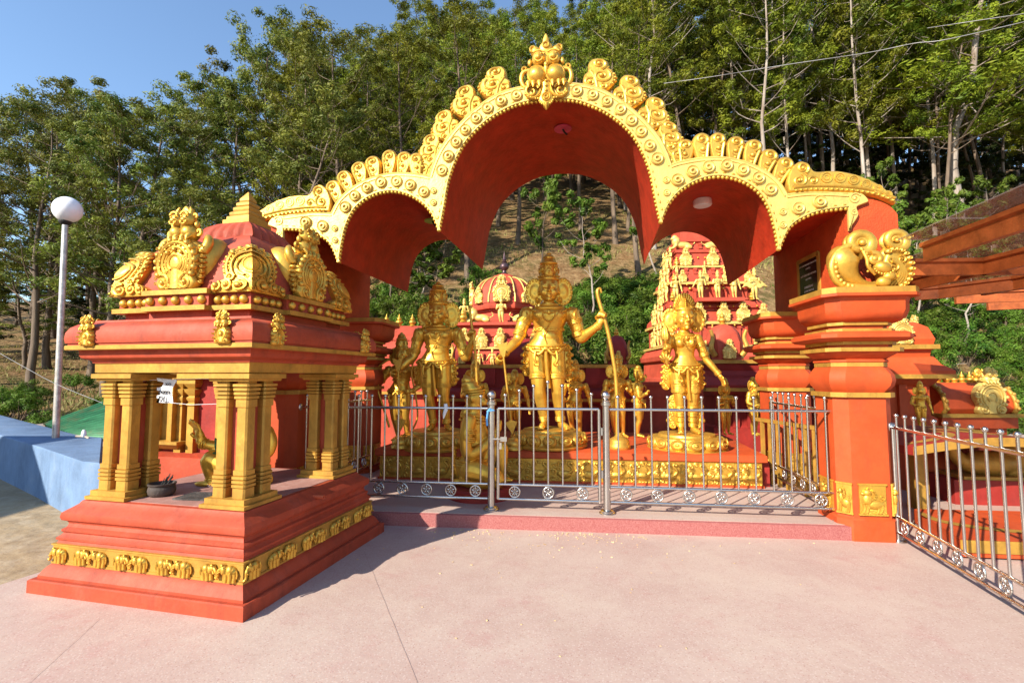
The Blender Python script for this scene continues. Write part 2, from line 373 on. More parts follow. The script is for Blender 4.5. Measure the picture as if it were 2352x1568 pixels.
# vault: shell between soffit and roof skin, from the front fascia back
def resample(p, n):
    L_ = [0]
    for a, b in zip(p, p[1:]): L_.append(L_[-1]+math.hypot(b[0]-a[0], b[1]-a[1]))
    o = []; k = 0
    for i in range(n):
        t = L_[-1]*i/(n-1)
        while k < len(L_)-2 and L_[k+1] < t: k += 1
        f = (t-L_[k])/max(1e-9, L_[k+1]-L_[k]); o.append((p[k][0]+(p[k+1][0]-p[k][0])*f, p[k][1]+(p[k+1][1]-p[k][1])*f))
    return o
def near_out(p):  # roof-skin partner of a soffit point: same share of its own bay
    return p
def bay_ring(pin, pout, n):
    return resample(pin, n), resample(pout, n)
bays_ = [(C_in, C_out, 28), (S_in, S_out, 30), (O_in, O_out, 18)]
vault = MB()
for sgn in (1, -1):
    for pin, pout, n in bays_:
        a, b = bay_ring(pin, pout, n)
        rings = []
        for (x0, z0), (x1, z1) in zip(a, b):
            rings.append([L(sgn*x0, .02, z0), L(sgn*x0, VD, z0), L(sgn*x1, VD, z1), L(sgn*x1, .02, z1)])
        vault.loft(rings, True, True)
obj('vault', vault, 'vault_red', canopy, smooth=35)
# gold fascia: a proud band on the front face with raised fillets
def band(pa, pb, n, y0, y1, sgn):
    m_ = MB(); a, b = resample(pa, n), resample(pb, n); rings = []
    for (x0, z0), (x1, z1) in zip(a, b):
        rings.append([(sgn*x0, y0, z0), (sgn*x0, y1, z0), (sgn*x1, y1, z1), (sgn*x1, y0, z1)])
    return m_.loft(rings)
fas = MB()
for sgn in (1, -1):
    for pin, pout, n in bays_:
        fas.join(band(pin, pout, n, .018, -.035, sgn))
fascia = obj('fascia', fas, 'gold_pale', canopy, smooth=35)
fil = MB()
def offs(p, d):
    o = []
    for i in range(len(p)):
        a = p[max(0, i-1)]; b = p[min(len(p)-1, i+1)]; t = Vector((b[0]-a[0], b[1]-a[1])).normalized(); o.append((p[i][0]-t.y*d, p[i][1]+t.x*d))
    return o
for sgn in (1, -1):
    for pin, pout, n in bays_:
        q = offs(resample(pout, n), -.022); fil.tube([(sgn*x, -.036, z) for x, z in q], .011, 5)
        q = offs(resample(pout, n), .004); fil.tube([(sgn*x, -.02, z) for x, z in q], .019, 6)
        q = offs(resample(pin, n), .012); fil.tube([(sgn*x, -.03, z) for x, z in q], .012, 5)
obj('fillet', fil, 'gold_pale', canopy, smooth=60)
# dashes between inner fillet and medallions
dash_m = MB(); dash_m.ell((0, 0, 0), (.024, .008, .009), 8, 5); dash_me = dash_m.mesh('dash'); dash_me.materials.append(MATS['gold'])
# medallions
med = MB(); med.lathe([(.068, 0), (.068, .022), (.060, .030), (.052, .020), (.034, .018), (.033, .036), (.020, .038), (.013, .016)], 18)
for k in range(8): med.ell((.025*cos(k*pi/4), .025*sin(k*pi/4), .024), .009, 6, 4)
med.xf(RX(R(90))); med_me = med.mesh('medallion', 50); med_me.materials.append(MATS['gold_pale'])
bead = MB(); bead.ell((0, 0, 0), .021, 10, 7); bead_me = bead.mesh('bead', 60); bead_me.materials.append(MATS['gold'])
def walk(p, step, start=0):
    n = 400; q = resample(p, n); tot = sum(math.hypot(b[0]-a[0], b[1]-a[1]) for a, b in zip(q, q[1:])); k = max(1, int((tot-start)/step)); out = []
    for i in range(k):
        t = (start+(tot-start)*(i+.5)/k)/tot; out.append(q[min(n-1, int(t*n))])
    return out
mid = lambda pin, pout, n, f: [(a[0]+(b[0]-a[0])*f, a[1]+(b[1]-a[1])*f) for a, b in zip(resample(pin, n), resample(pout, n))]
med_pos = []
for (pin, pout, n), st, en in zip(bays_, (.13, .05, .10), (.86, .84, .75)):
    q = mid(pin, pout, 200, .56)
    a0, a1 = int(200*st), int(200*en); med_pos += walk(q[a0:a1], .162)
for sgn in (1, -1):
    for x, z in med_pos:
        obj('medallion', med_me, None, canopy, (sgn*x+rj.uniform(-.006, .006), -.034, z+rj.uniform(-.006, .006)), (0, rj.uniform(0, 6), 0), sc=(jt(), jt(.15), jt()))
    for pin, pout, n in bays_:
        for x, z in walk(pin, .046):
            obj('bead', bead_me, None, canopy, (sgn*x, .0+.005*0-.012, z-.012))
        q = mid(pin, pout, 200, .17)
        for i, (x, z) in enumerate(walk(q, .085)):
            qq = walk(q, .085); a = qq[max(0, i-1)]; b = qq[min(len(qq)-1, i+1)]
            obj('dash', dash_me, None, canopy, (sgn*x, -.036, z), (0, -math.atan2(b[1]-a[1], sgn*(b[0]-a[0])), 0))
    for x, z in ((1.30, 3.72), (1.30, 3.58), (2.485, 3.32), (2.48, 3.18)):
        obj('medallion', med_me, None, canopy, (sgn*x, -.036, z), sc=.55)
# ---- crest ornaments
def flame(h=.40, wd=.20, d=.12, teeth=True):
    """scroll topped flame leaf: rises from z=0, curls over to -x at its head"""
    m_ = MB()
    ol = cr([(-.09, 0), (-.12, .08), (-.125, .17), (-.10, .23), (-.115, .30), (-.09, .375), (-.02, .40), (.045, .37), (.06, .315), (.10, .285), (.135, .22), (.135, .14), (.10, .06), (.07, 0)], 4)
    s_ = h/.40
    m_.prism([(x*wd/.2*1.0, z*s_) for x, z in ol], d, d*.5, .018)
    y = -d*.5
    k = wd/.2
    def T(path, r): m_.tube([(x*k, yy+y, z*s_) for x, yy, z in path], r, 6)
    n = 20
    T(spiral((-.025, .325), .062, .012, 1.35, R(-60), n), [.016-.006*i/n for i in range(n+1)])
    T(spiral((.02, .195), .082, .014, 1.5, R(60), n, ccw=-1), [.014-.005*i/n for i in range(n+1)])
    T(spiral((-.06, .10), .05, .01, 1.3, R(80), n, ccw=1), [.012-.004*i/n for i in range(n+1)])
    T(spiral((.055, .075), .04, .008, 1.2, R(120), n, ccw=-1), .009)
    T([(.02, 0, .0), (.0, 0, .08), (-.03, 0, .16), (-.085, 0, .23)], .012)
    for c, r in (((-.025, .325), .022), ((.02, .195), .024), ((-.06, .10), .018), ((.055, .075), .014)):
        m_.ell((c[0]*k, y-.006, c[1]*s_), r, 10, 6)
    filigree(m_, [(x*k, z*s_) for x, z in ol], y, 9, .014, .03, 3, avoid=[(-.025*k, .325*s_, .06), (.02*k, .195*s_, .08), (-.06*k, .10*s_, .045)])
    if teeth:
        for t in range(7):
            a = R(-50+t*21); m_.ell((.02*k+.118*k*cos(a), y+.03, (.19+.105*sin(a))*s_), (.02, .03, .02), 8, 5)
    return m_
def plume(h=.26):
    """smooth finger scroll of the side arches"""
    m_ = MB(); s_ = h/.26
    ol = cr([(-.03, 0), (-.055, .07), (-.075, .15), (-.062, .225), (-.005, .262), (.055, .235), (.072, .175), (.065, .10), (.06, .04), (.06, 0)], 4)
    m_.prism([(x, z*s_) for x, z in ol], .11, .055, .018); y = -.055; n = 18
    m_.tube([(x, yy+y, z*s_) for x, yy, z in spiral((-.003, .195), .052, .01, 1.4, R(-70), n)], [.014-.005*i/n for i in range(n+1)], 6)
    m_.tube([(.045, y, .0), (.045, y, .08*s_), (.05, y, .16*s_)], .012, 6)
    m_.ell((-.003, y-.006, .195*s_), .018, 8, 6); m_.ell((.01, y-.002, .105*s_), .02, 8, 6); m_.ell((.02, y, .04*s_), .016, 8, 6)
    m_.tube([(x, yy+y, z*s_) for x, yy, z in spiral((.008, .095), .04, .02, .8, R(60), 12, ccw=-1)], .008, 5)
    return m_
flame_me = flame().mesh('crest_scroll', 45); flame_me.materials.append(MATS['gold'])
plume_me = plume().mesh('crest_plume', 45); plume_me.materials.append(MATS['gold'])
fl_m = flame(); fl_m.map(lambda p: (-p.x, p.y, p.z)); flame_mi = fl_m.mesh('crest_scroll', 45); flame_mi.materials.append(MATS['gold'])
pm = plume(); pm.map(lambda p: (-p.x, p.y, p.z)); plume_mi = pm.mesh('crest_plume', 45); plume_mi.materials.append(MATS['gold'])
# centre arch: five a side; the head of each curls towards the crown
for x, z, tilt, s_ in ((.55, 4.80, 14, .98), (.86, 4.61, 24, .96), (1.10, 4.36, 30, .90), (1.27, 4.09, 24, .86), (1.40, 3.88, 8, .78)):
    obj('crest_scroll', flame_me, None, canopy, (x, .06, z), (0, R(tilt+rj.uniform(-3, 3)), 0), sc=(s_*1.42*jt(), s_*1.1, s_*jt()))
    obj('crest_scroll', flame_mi, None, canopy, (-x, .06, z), (0, -R(tilt+rj.uniform(-3, 3)), 0), sc=(s_*1.42*jt(), s_*1.1, s_*jt()))
for x, z, tilt in ((1.53, 3.90, -4), (1.68, 3.935, 2), (1.84, 3.945, 8), (2.00, 3.915, 14), (2.16, 3.855, 22), (2.30, 3.765, 30), (2.43, 3.655, 34)):
    obj('crest_plume', plume_me if x > 1.6 else plume_mi, None, canopy, (x, .05, z), (0, R(tilt+rj.uniform(-4, 4)), 0), sc=(1.3*jt(), 1.1, 1.15*jt(.06)))
    obj('crest_plume', plume_mi if x > 1.6 else plume_me, None, canopy, (-x, .05, z), (0, -R(tilt+rj.uniform(-4, 4)), 0), sc=(1.3*jt(), 1.1, 1.15*jt(.06)))
# outer crest: long leaf lying along the shoulder with round eyelets
def shoulder(sgn):
    m_ = MB()
    ol = cr([(2.56, 3.53), (2.545, 3.66), (2.60, 3.80), (2.70, 3.86), (2.78, 3.79), (2.84, 3.74), (3.05, 3.735), (3.28, 3.665), (3.48, 3.54), (3.60, 3.385)], 6) + cr([(3.58, 3.36), (3.40, 3.45), (3.14, 3.50), (2.80, 3.525)], 4)
    m_.prism(ol, .13, .085, .015); y = -.045; n = 20
    m_.tube(spiral((2.70, 3.78), .062, .012, 1.4, R(-60), n, y), [.017-.006*i/n for i in range(n+1)], 6)
    m_.tube(spiral((2.66, 3.65), .075, .012, 1.4, R(70), n, y, -1), [.015-.005*i/n for i in range(n+1)], 6)
    m_.tube(spiral((2.80, 3.64), .05, .010, 1.3, R(170), n, y, -1), .010, 6)
    for c in ((2.70, 3.78), (2.66, 3.65), (2.80, 3.64)): m_.ell((c[0], y-.004, c[1]), .02, 8, 6)
    for k, (x, z) in enumerate(((2.93, 3.67), (3.06, 3.66), (3.19, 3.63), (3.31, 3.58), (3.42, 3.52), (3.51, 3.455))):
        m_.tube(arc((x, z), .052-.003*k, R(-160), R(200), 14, y), .012, 5); m_.tube(arc((x, z), .026, 0, 2*pi, 10, y), .009, 5)
    filigree(m_, [(2.56, 3.55), (2.57, 3.7), (2.75, 3.75), (2.9, 3.60), (2.9, 3.56)], y, 10, .02, .04, 6, avoid=[(2.66, 3.65, .07), (2.80, 3.64, .05)])
    lo = cr([(2.60, 3.555), (2.80, 3.565), (3.14, 3.54), (3.40, 3.485), (3.58, 3.40)], 6)
    m_.tube([(x, y, z+.02) for x, z in lo], .014, 6)
    for x, z in walk(lo, .05): m_.ell((x, y, z-.015), (.019, .018, .013), 7, 5)
    return m_.map(lambda p: (sgn*p.x, p.y, p.z))
for sgn in (1, -1): obj('shoulder_crest', shoulder(sgn), 'gold', canopy, smooth=45)
# ---- crowning mask group with twin bodies
fin = MB()
for sg in (1, -1):
    fin.ell((sg*.105, -.03, 5.00), (.115, .12, .105), 16, 10)                    # bellies
    fin.tube(arc((sg*.105, 5.0), .10, 0, 2*pi, 18, -.075), .014, 6)
    fin.ell((sg*.085, -.035, 5.20), (.078, .085, .095), 14, 9)                    # heads
    fin.ell((sg*.085, -.11, 5.185), (.034, .03, .032), 10, 6)                      # muzzles
    fin.tube(arc((sg*.085, 5.183), .045, R(-180), R(0), 10, -.11), .009, 5)
    for e in (-1, 1): fin.ell((sg*.085+e*.03, -.105, 5.225), (.014, .014, .01), 7, 5)
    fin.tube(arc((sg*.085, 5.25), .062, R(10), R(170), 10, -.085, .03), .011, 5)
    fin.ell((sg*.12, -.02, 5.30), (.06, .06, .06), 10, 7)                           # caps and curls
    fin.tube(spiral((sg*.145, 5.325), .05, .012, 1.2, R(200 if sg > 0 else -20), 16, -.05, sg), .014, 6)
    fin.tube(spiral((sg*.245, 5.105), .042, .012, 1.2, R(180 if sg > 0 else 0), 14, -.03, sg), .013, 6)
    fin.ell((sg*.185, -.03, 5.17), (.028, .03, .045), 8, 6)                        # ears
    fin.tube(cr([(sg*.19, -.03, 5.08), (sg*.265, -.03, 5.06), (sg*.285, -.03, 4.97), (sg*.25, -.03, 4.89), (sg*.20, -.03, 4.875)], 4), .026, 7)
    for dx in (.075, .145, .20):                                                 # claws
        fin.ell((sg*dx, -.075, 4.905), (.034, .034, .03), 8, 6); fin.tube([(sg*dx, -.08, 4.905), (sg*dx, -.10, 4.87), (sg*dx, -.11, 4.835)], [.03, .02, .004], 8)
    fin.tube(spiral((sg*.165, 4.82), .085, .014, 1.3, R(160 if sg > 0 else 20), 20, -.055, -sg), [.022-.009*i/20 for i in range(21)], 7)
    fin.tube(cr([(sg*.05, -.05, 4.92), (sg*.06, -.06, 4.82), (sg*.11, -.06, 4.745), (sg*.19, -.055, 4.745), (sg*.235, -.05, 4.80)], 4), .02, 6)
    for k in range(6): fin.ell((sg*(.09+.028*k), -.06, 4.725+.006*k*k*.4), .015, 7, 5)
fin.ell((0, -.09, 5.10), (.025, .03, .035), 9, 6); fin.tube([(0, -.08, 5.07), (0, -.09, 5.02), (0, -.08, 4.98)], [.03, .02, .006], 8)
fin.prism(cr([(-.055, 5.28), (-.075, 5.35), (-.04, 5.405), (-.035, 5.44), (0, 5.51), (.035, 5.44), (.04, 5.405), (.075, 5.35), (.055, 5.28), (.02, 5.08), (-.02, 5.08)], 3), .05, .0, .01)
fin.tube(arc((0, 5.365), .034, 0, 2*pi, 14, -.05), .013, 6); fin.tube([(-.018, -.05, 5.30), (-.01, -.05, 5.12)], .009, 5); fin.tube([(.018, -.05, 5.30), (.01, -.05, 5.12)], .009, 5)
fin.prism(cr([(-.045, 4.95), (-.048, 4.85), (-.06, 4.78), (-.085, 4.71), (-.05, 4.665), (0, 4.605), (.05, 4.665), (.085, 4.71), (.06, 4.78), (.048, 4.85), (.045, 4.95)], 4), .055, -.02, .012)
fin.ell((0, -.08, 4.92), .016, 8, 6); fin.ell((0, -.08, 4.865), .016, 8, 6); fin.ell((0, -.08, 4.81), .016, 8, 6)
fin.tube(arc((0, 4.735), .045, 0, 2*pi, 16, -.075), .011, 6); fin.tube(arc((0, 4.735), .022, 0, 2*pi, 12, -.078), .010, 6)
for k in range(9):
    a = R(200+k*17.5); fin.ell((.078*cos(a), -.06, 4.72+.07*sin(a)), .016, 7, 5)
fin.tube([(0, -.07, 4.66), (0, -.07, 4.63), (0, -.06, 4.59)], [.025, .018, .004], 8)
fin.box(-.10, .10, -.01, .06, 4.80, 5.3)
obj('crown_mask', fin, 'gold', canopy, smooth=60)
# ---- pillars
def pillar(parent, cx, cy, front=True):
    m_ = MB(); ch = .10
    m_.sq([(.285, 0 if front else .13), (.285, .20), (.27, .215), (.27, 1.385)], (cx, cy), ch)
    m_.sq([(.262, 1.43), (.275, 1.455), (.302, 1.50), (.312, 1.55), (.305, 1.61), (.28, 1.66), (.262, 1.69)], (cx, cy), ch)
    m_.sq([(.262, 1.727), (.275, 1.735), (.275, 1.755), (.262, 1.765), (.285, 1.785), (.325, 1.82), (.335, 1.838)], (cx, cy), ch)
    m_.sq([(.30, 1.872), (.30, 1.905)], (cx, cy), ch)
    m_.sq([(.335, 1.935), (.40, 1.945), (.425, 1.97), (.425, 2.005), (.40, 2.03), (.33, 2.036)], (cx, cy), ch)
    m_.sq([(.275, 2.06), (.275, 2.10)], (cx, cy), ch)
    m_.sq([(.30, 2.125), (.335, 2.14), (.37, 2.175), (.39, 2.24), (.392, 2.33), (.40, 2.365), (.455, 2.372), (.455, 2.40)], (cx+.03, cy), ch)
    p = obj('pillar', m_, 'orange', parent, smooth=32)
    g = MB()
    for a in ([(.30, 1.385), (.30, 1.432)], [(.268, 1.689), (.268, 1.728)], [(.365, 1.836), (.365, 1.874)], [(.325, 1.903), (.325, 1.938)], [(.325, 2.034), (.325, 2.062)], [(.305, 2.098), (.305, 2.128)]):
        q = MB(); q.sq(a, (cx, cy), ch); obj('gold_band', q, 'gold_trim', p, smooth=30)
    q = MB(); q.sq([(.445, 2.399), (.445, 2.458)], (cx+.03, cy), ch*.9); obj('gold_band', q, 'gold_trim', p, smooth=30)
    return p
PU, PV = 3.14, .11
def yali():
    """low relief lion on a gold plate, plate in x,z"""
    m_ = MB(); m_.box(-.115, .115, -.012, 0, -.15, .15); m_.box(-.125, .125, -.02, 0, -.16, -.142); m_.box(-.125, .125, -.02, 0, .142, .16)
    y = -.016
    m_.ell((.02, y, -.05), (.075, .022, .045), 10, 7); m_.ell((-.045, y, .0), (.042, .024, .06), 10, 7); m_.ell((-.05, y-.004, .07), (.036, .026, .034), 10, 7)
    m_.ell((-.088, y-.006, .062), (.022, .016, .016), 8, 5); m_.tube([(-.05, y, .1), (-.04, y, .118), (-.02, y, .112)], .008, 5)
    for x in (-.07, -.045, .05, .075): m_.tube([(x, y, -.05), (x-.004, y, -.10), (x-.012, y, -.132)], [.018, .014, .012], 7); m_.ell((x-.02, y, -.135), (.02, .012, .009), 7, 4)
    m_.tube(spiral((.078, .02), .03, .008, 1.1, R(-90), 12, y), .008, 5)
    for k in range(5): m_.tube(arc((-.03, .05), .05+.0*k, R(-80+k*30), R(-62+k*30), 4, y-.008), .011, 5)
    return m_
yme = yali().mesh('relief_panel', 45); yme.materials.append(MATS['gold'])
for sg in (1, -1):
    for pv, fr in ((PV, True), (1.97, False)):
        q = L(sg*PU, pv, 0); p = pillar(canopy, q.x, q.y, fr)
        for dx, dy, rz in ((0, -.272, 0), (-.2225, -.2225, -pi/4), (.2225, -.2225, pi/4), (-.272, 0, -pi/2), (.272, 0, pi/2)):
            wd = 1 if abs(rz) in (0, pi/2) else .55
            obj('relief_panel', yme, None, p, (q.x+dx, q.y+dy, .40), (0, 0, rz), sc=(wd*1.05, 1, .95))
# wall beam over each pillar pair carrying the springing of the vault
for sg in (1, -1):
    m_ = MB(); prof = cr([(3.135, 3.36), (3.30, 3.47), (3.42, 3.45), (3.55, 3.38), (3.62, 3.30)], 3)
    rings = []
    for v in (.01, .06, VD+.10, VD+.15):
        k = .012 if v in (.01, VD+.15) else 0
        ring = [(3.13+k, 2.455)] + [(3.13+k, 3.42-k)] + [(x-k*.5, z-k) for x, z in prof[2:]] + [(3.64-k, 3.26), (3.64-k, 2.455)]
        rings.append([L(sg*x, v, z) for x, z in ring])
    m_.loft(rings); obj('springing_wall', m_, 'orange_rough', canopy, smooth=30)
# leaf brackets where fascia meets the wall
def leaf_bracket(sg):
    m_ = MB()
    m_.prism(cr([(3.135, 3.50), (3.22, 3.52), (3.30, 3.47), (3.335, 3.40), (3.26, 3.365), (3.22, 3.34), (3.235, 3.27), (3.20, 3.20), (3.15, 3.13), (3.135, 3.10)], 4), .035, .0, .01)
    m_.tube(spiral((3.20, 3.435), .06, .01, 1.6, R(30), 20, -.036), .011, 5); m_.tube(spiral((3.19, 3.29), .035, .01, 1.2, R(90), 14, -.036), .008, 5); m_.ell((3.20, -.035, 3.435), .016, 8, 5)
    return m_.map(lambda p: (sg*p.x, p.y, p.z))
for sg in (1, -1): obj('leaf_bracket', leaf_bracket(sg), 'gold_pale', canopy, smooth=45)
# ---- coiled sea-beast volutes standing on the front caps
def beast(sg):
    m_ = MB(); k = 20
    # local frame: x to the outside, y towards viewer negative, z up from cap top
    bean = cr([(.10, .40), (.05, .33), (.05, .22), (.10, .12), (.19, .06), (.28, .05), (.33, .09)], 5); br_ = [.03, .05, .075, .095, .11, .12, .128, .13, .13, .128, .122, .115, .107, .10, .092, .084, .076, .068, .06, .053, .047, .042, .037, .033, .03, .026, .022, .02, .018, .015, .012]
    m_.tube([(x, -.01, z) for x, z in bean], br_, 14)
    m_.tube(cr([(.09, -.06, .42), (-.01, -.06, .36), (-.07, -.06, .24), (-.055, -.06, .12), (.0, -.06, .05), (.10, -.07, .02), (.24, -.07, .012), (.36, -.06, .03)], 5), .034, 9)
    m_.tube(cr([(.16, -.10, .38), (.19, -.12, .28), (.20, -.12, .20), (.26, -.11, .13)], 5), .016, 7)
    m_.tube(spiral((.175, .44), .105, .028, 1.9, R(-95), 30, -.05, 1), [.056-.032*i/30 for i in range(31)], 10)   # big curl
    m_.ell((.175, .01, .44), (.12, .05, .12), 14, 9); m_.ell((.18, -.085, .437), .03, 10, 7)
    m_.tube(spiral((.25, .27), .055, .012, 1.4, R(120), k, -.13, -1), [.03-.014*i/k for i in range(k+1)], 8); m_.ell((.25, -.13, .27), .03, 10, 7)
    m_.ell((.31, -.12, .185), (.075, .07, .06), 14, 9, RY(R(25)).to_3x3()); m_.ell((.35, -.13, .10), (.06, .06, .045), 10, 7); m_.ell((.30, -.15, .05), (.06, .05, .05), 10, 7)
    for t in range(9): a = R(200+t*17); m_.ell((.31+.085*cos(a), -.165, .19+.07*sin(a)), .012, 6, 4)
    for t in range(11):
        a = R(118+t*15); m_.ell((.085+.135*cos(a), -.085, .20+.175*sin(a)), (.020, .022, .024), 8, 6)
    for t in range(9): a = R(60-t*12); m_.ell((.10+.12*cos(a), -.115, .24+.14*sin(a)), .012, 6, 4)
    # tail fan on the outer side
    m_.prism(cr([(.36, .02), (.34, .16), (.37, .28), (.41, .36), (.50, .355), (.57, .30), (.60, .21), (.57, .11), (.49, .02)], 4), .12, .06, .02)
    for j in range(12):
        a = R(118-j*17.5); c = (.46+.125*cos(a), .195+.175*sin(a)); m_.ell((c[0], -.045, c[1]), (.03, .04, .026), 8, 6); m_.tube(arc(c, .013, 0, 2*pi, 8, -.085), .007, 4)
    for j in range(4):
        m_.tube(cr([(.40+.03*j, -.065, .03), (.47+.02*j, -.07, .11), (.48+.012*j, -.07, .2), (.42+.012*j, -.07, .29)], 4), .011, 5)
    m_.tube(spiral((.43, .20), .05, .01, 1.2, R(100), 14, -.07, -1), .013, 6); m_.tube(spiral((.50, .27), .04, .01, 1.2, R(100), 14, -.07, -1), .011, 6)
    m_.tube(spiral((.48, .46), .10, .022, 1.9, R(-120), 30, -.03, 1), [.046-.026*i/30 for i in range(31)], 9); m_.ell((.48, .02, .46), (.11, .04, .11), 14, 9); m_.ell((.48, -.06, .455), .022, 8, 6)
    m_.ell((.42, .0, .33), (.07, .05, .07), 10, 7)
    filigree(m_, [(.37, .04), (.36, .30), (.50, .33), (.56, .2), (.48, .04)], -.066, 9, .02, .045, 4)
    return m_.map(lambda p: (sg*p.x, p.y, p.z))
for sg in (1, -1):
    q = L(sg*(PU+.03), PV-.25, 2.455)
    obj('beast_volute', beast(sg), 'gold', canopy, (q.x-sg*.22, q.y, q.z), smooth=60, sc=(1.12, 1, 1.06))
# plaque on the inner face of the right wall beam
pq = L(3.128, .92, 0)
plq = obj('plaque', MB().box(-.02, 0, -.26, .26, 2.50, 3.05), 'gold_trim', canopy, (pq.x, pq.y, 0), (0, 0, -math.atan(SH)*0))
m_ = MB()
for (a, b, c, d) in ((-.26, .26, 2.485, 2.535), (-.26, .26, 3.015, 3.065), (-.275, -.225, 2.50, 3.05), (.225, .275, 2.50, 3.05)): m_.box(-.035, -.018, a, b, c, d)
obj('plaque_frame', m_, 'gold_trim', plq)
obj('plaque_plate', MB().box(-.026, -.018, -.225, .225, 2.535, 3.015), 'plaque_black', plq)
def text_mesh(txt, size):
    c = bpy.data.curves.new('lettering', 'FONT'); c.body = txt; c.size = size; c.align_x = 'CENTER'; c.extrude = .0008; c.resolution_u = 2
    o = bpy.data.objects.new('t', c); COL.objects.link(o); dg = bpy.context.evaluated_depsgraph_get()
    me = bpy.data.meshes.new_from_object(o.evaluated_get(dg)); bpy.data.objects.remove(o); return me
for tx, z, s_ in (('LATE KANAGALINGAM GURUNATHAN', 2.955, .026), ('( FATHER )', 2.905, .024), ('LATE KARTHIKA NATHAN', 2.825, .032), ('( BROTHER )', 2.775, .024), ('DONATED BY', 2.675, .034), ('LUXMI TEXTILE', 2.625, .034), ('COLOMBO 11', 2.575, .034)):
    obj('lettering', text_mesh(tx, s_), 'letter', plq, (-.0275, 0, z), (R(90), 0, -R(90)))
# flat ceiling fittings hanging under the vault
def fitting(name, label, u, v, z, r, m, tilt=0):
    p = g2w(u, v, z); t = thing(name, label, 'ceiling light', p)
    obj('base_plate', MB().lathe([(r, -.012), (r, 0)], 20), m, t)
    obj('bracket', MB().tube([(0, 0, -.01), (.02, 0, -.05), (.05, -.02, -.09)], .012, 6), 'black', t); return t
q = g2w(.17, 1.05, 4.70); fitting('ceiling_fitting', 'pink round ceiling plate with bare bracket inside the middle arch', .14, .62, 4.715, .11, 'plate_pink')
fitting('ceiling_fitting', 'green ceiling plate with dark bracket inside the left arch', -1.62, .85, 3.665, .11, 'plate_green')
t = thing('ceiling_light', 'round pinkish white flush ceiling light inside the right arch', 'ceiling light', g2w(1.83, .70, 3.745))
obj('housing', MB().lathe([(.105, -.07), (.11, -.06), (.11, 0)], 24), 'light_white', t); obj('diffuser', MB().lathe([(.088, -.078), (.092, -.068)], 24), 'paper', t)
# ================================================================ SMALL SHRINE
SC = (-2.453, 4.394, 0); SR = R(-13.2)
shrine = thing('small_shrine', 'small square red shrine with gold elephant frieze, clustered gold columns and domed roof', 'shrine', SC, SR)
base = MB()
base.sq([(.945, 0), (.945, .088), (.935, .096)]); base.sq([(.905, .09), (.905, .115), (.898, .125), (.885, .150), (.868, .172), (.852, .186), (.852, .19)])
base.sq([(.845, .188), (.845, .333)])
base.sq([(.838, .332), (.830, .352), (.842, .36), (.842, .375), (.822, .39), (.812, .405), (.822, .418), (.822, .432), (.800, .445), (.792, .47), (.80, .487), (.825, .50), (.832, .525), (.826, .555), (.805, .572), (.78, .59), (.755, .61), (.742, .632), (.735, .634)])
obj('base', base, 'red_shrine', shrine, smooth=28)
fr = MB(); fr.sq([(.856, .190), (.856, .205), (.850, .207), (.850, .322), (.858, .324), (.858, .334)]); frz = obj('frieze', fr, 'gold_trim', shrine, smooth=30)
def elephant():
    m_ = MB()
    m_.ell((.0, 0, .062), (.052, .030, .040), 12, 8); m_.ell((.052, -.006, .078), (.026, .024, .028), 10, 7)
    m_.tube(cr([(.068, -.01, .08), (.086, -.014, .062), (.088, -.014, .034), (.098, -.014, .014), (.11, -.014, .02)], 4), [.013-.0004*i for i in range(17)], 7)
    m_.ell((.042, -.026, .07), (.016, .008, .024), 8, 6); m_.tube([(.066, -.02, .062), (.082, -.03, .05), (.092, -.03, .054)], [.006, .005, .002], 6)
    for x, d in ((-.036, .0), (-.014, -.012), (.018, -.012), (.038, .0)):
        m_.tube([(x, d-.004, .055), (x, d-.006, .03), (x+.002, d-.006, .0)], [.019, .015, .016], 8)
    m_.tube([(-.05, -.006, .075), (-.06, -.008, .05), (-.056, -.008, .025)], .005, 5); m_.ell((-.002, -.008, .075), (.030, .026, .030), 8, 6)
    m_.tube([(-.03, -.027, .09), (-.024, -.031, .06), (-.028, -.029, .035)], .004, 4); m_.tube([(.026, -.027, .09), (.022, -.031, .06), (.022, -.029, .035)], .004, 4)
    m_.ell((.055, -.018, .1), (.012, .012, .012), 6, 4)
    return m_
el = elephant(); el_me = el.mesh('elephant', 60); el_me.materials.append(MATS['gold'])
el.map(lambda p: (-p.x, p.y, p.z)); el_mi = el.mesh('elephant', 60); el_mi.materials.append(MATS['gold'])
for side in range(4):
    a = side*pi/2
    for i in range(9):
        x = -.85+1.70*(i+.5)/9
        p = Vector((x, -.856, .207)); p.rotate(Matrix.Rotation(a, 3, 'Z'))
        obj('elephant', el_me if i % 2 else el_mi, None, frz, p, (0, rj.uniform(-.03, .03), a), sc=(.97*jt(.05), jt(.1), 1.0*jt(.04)))
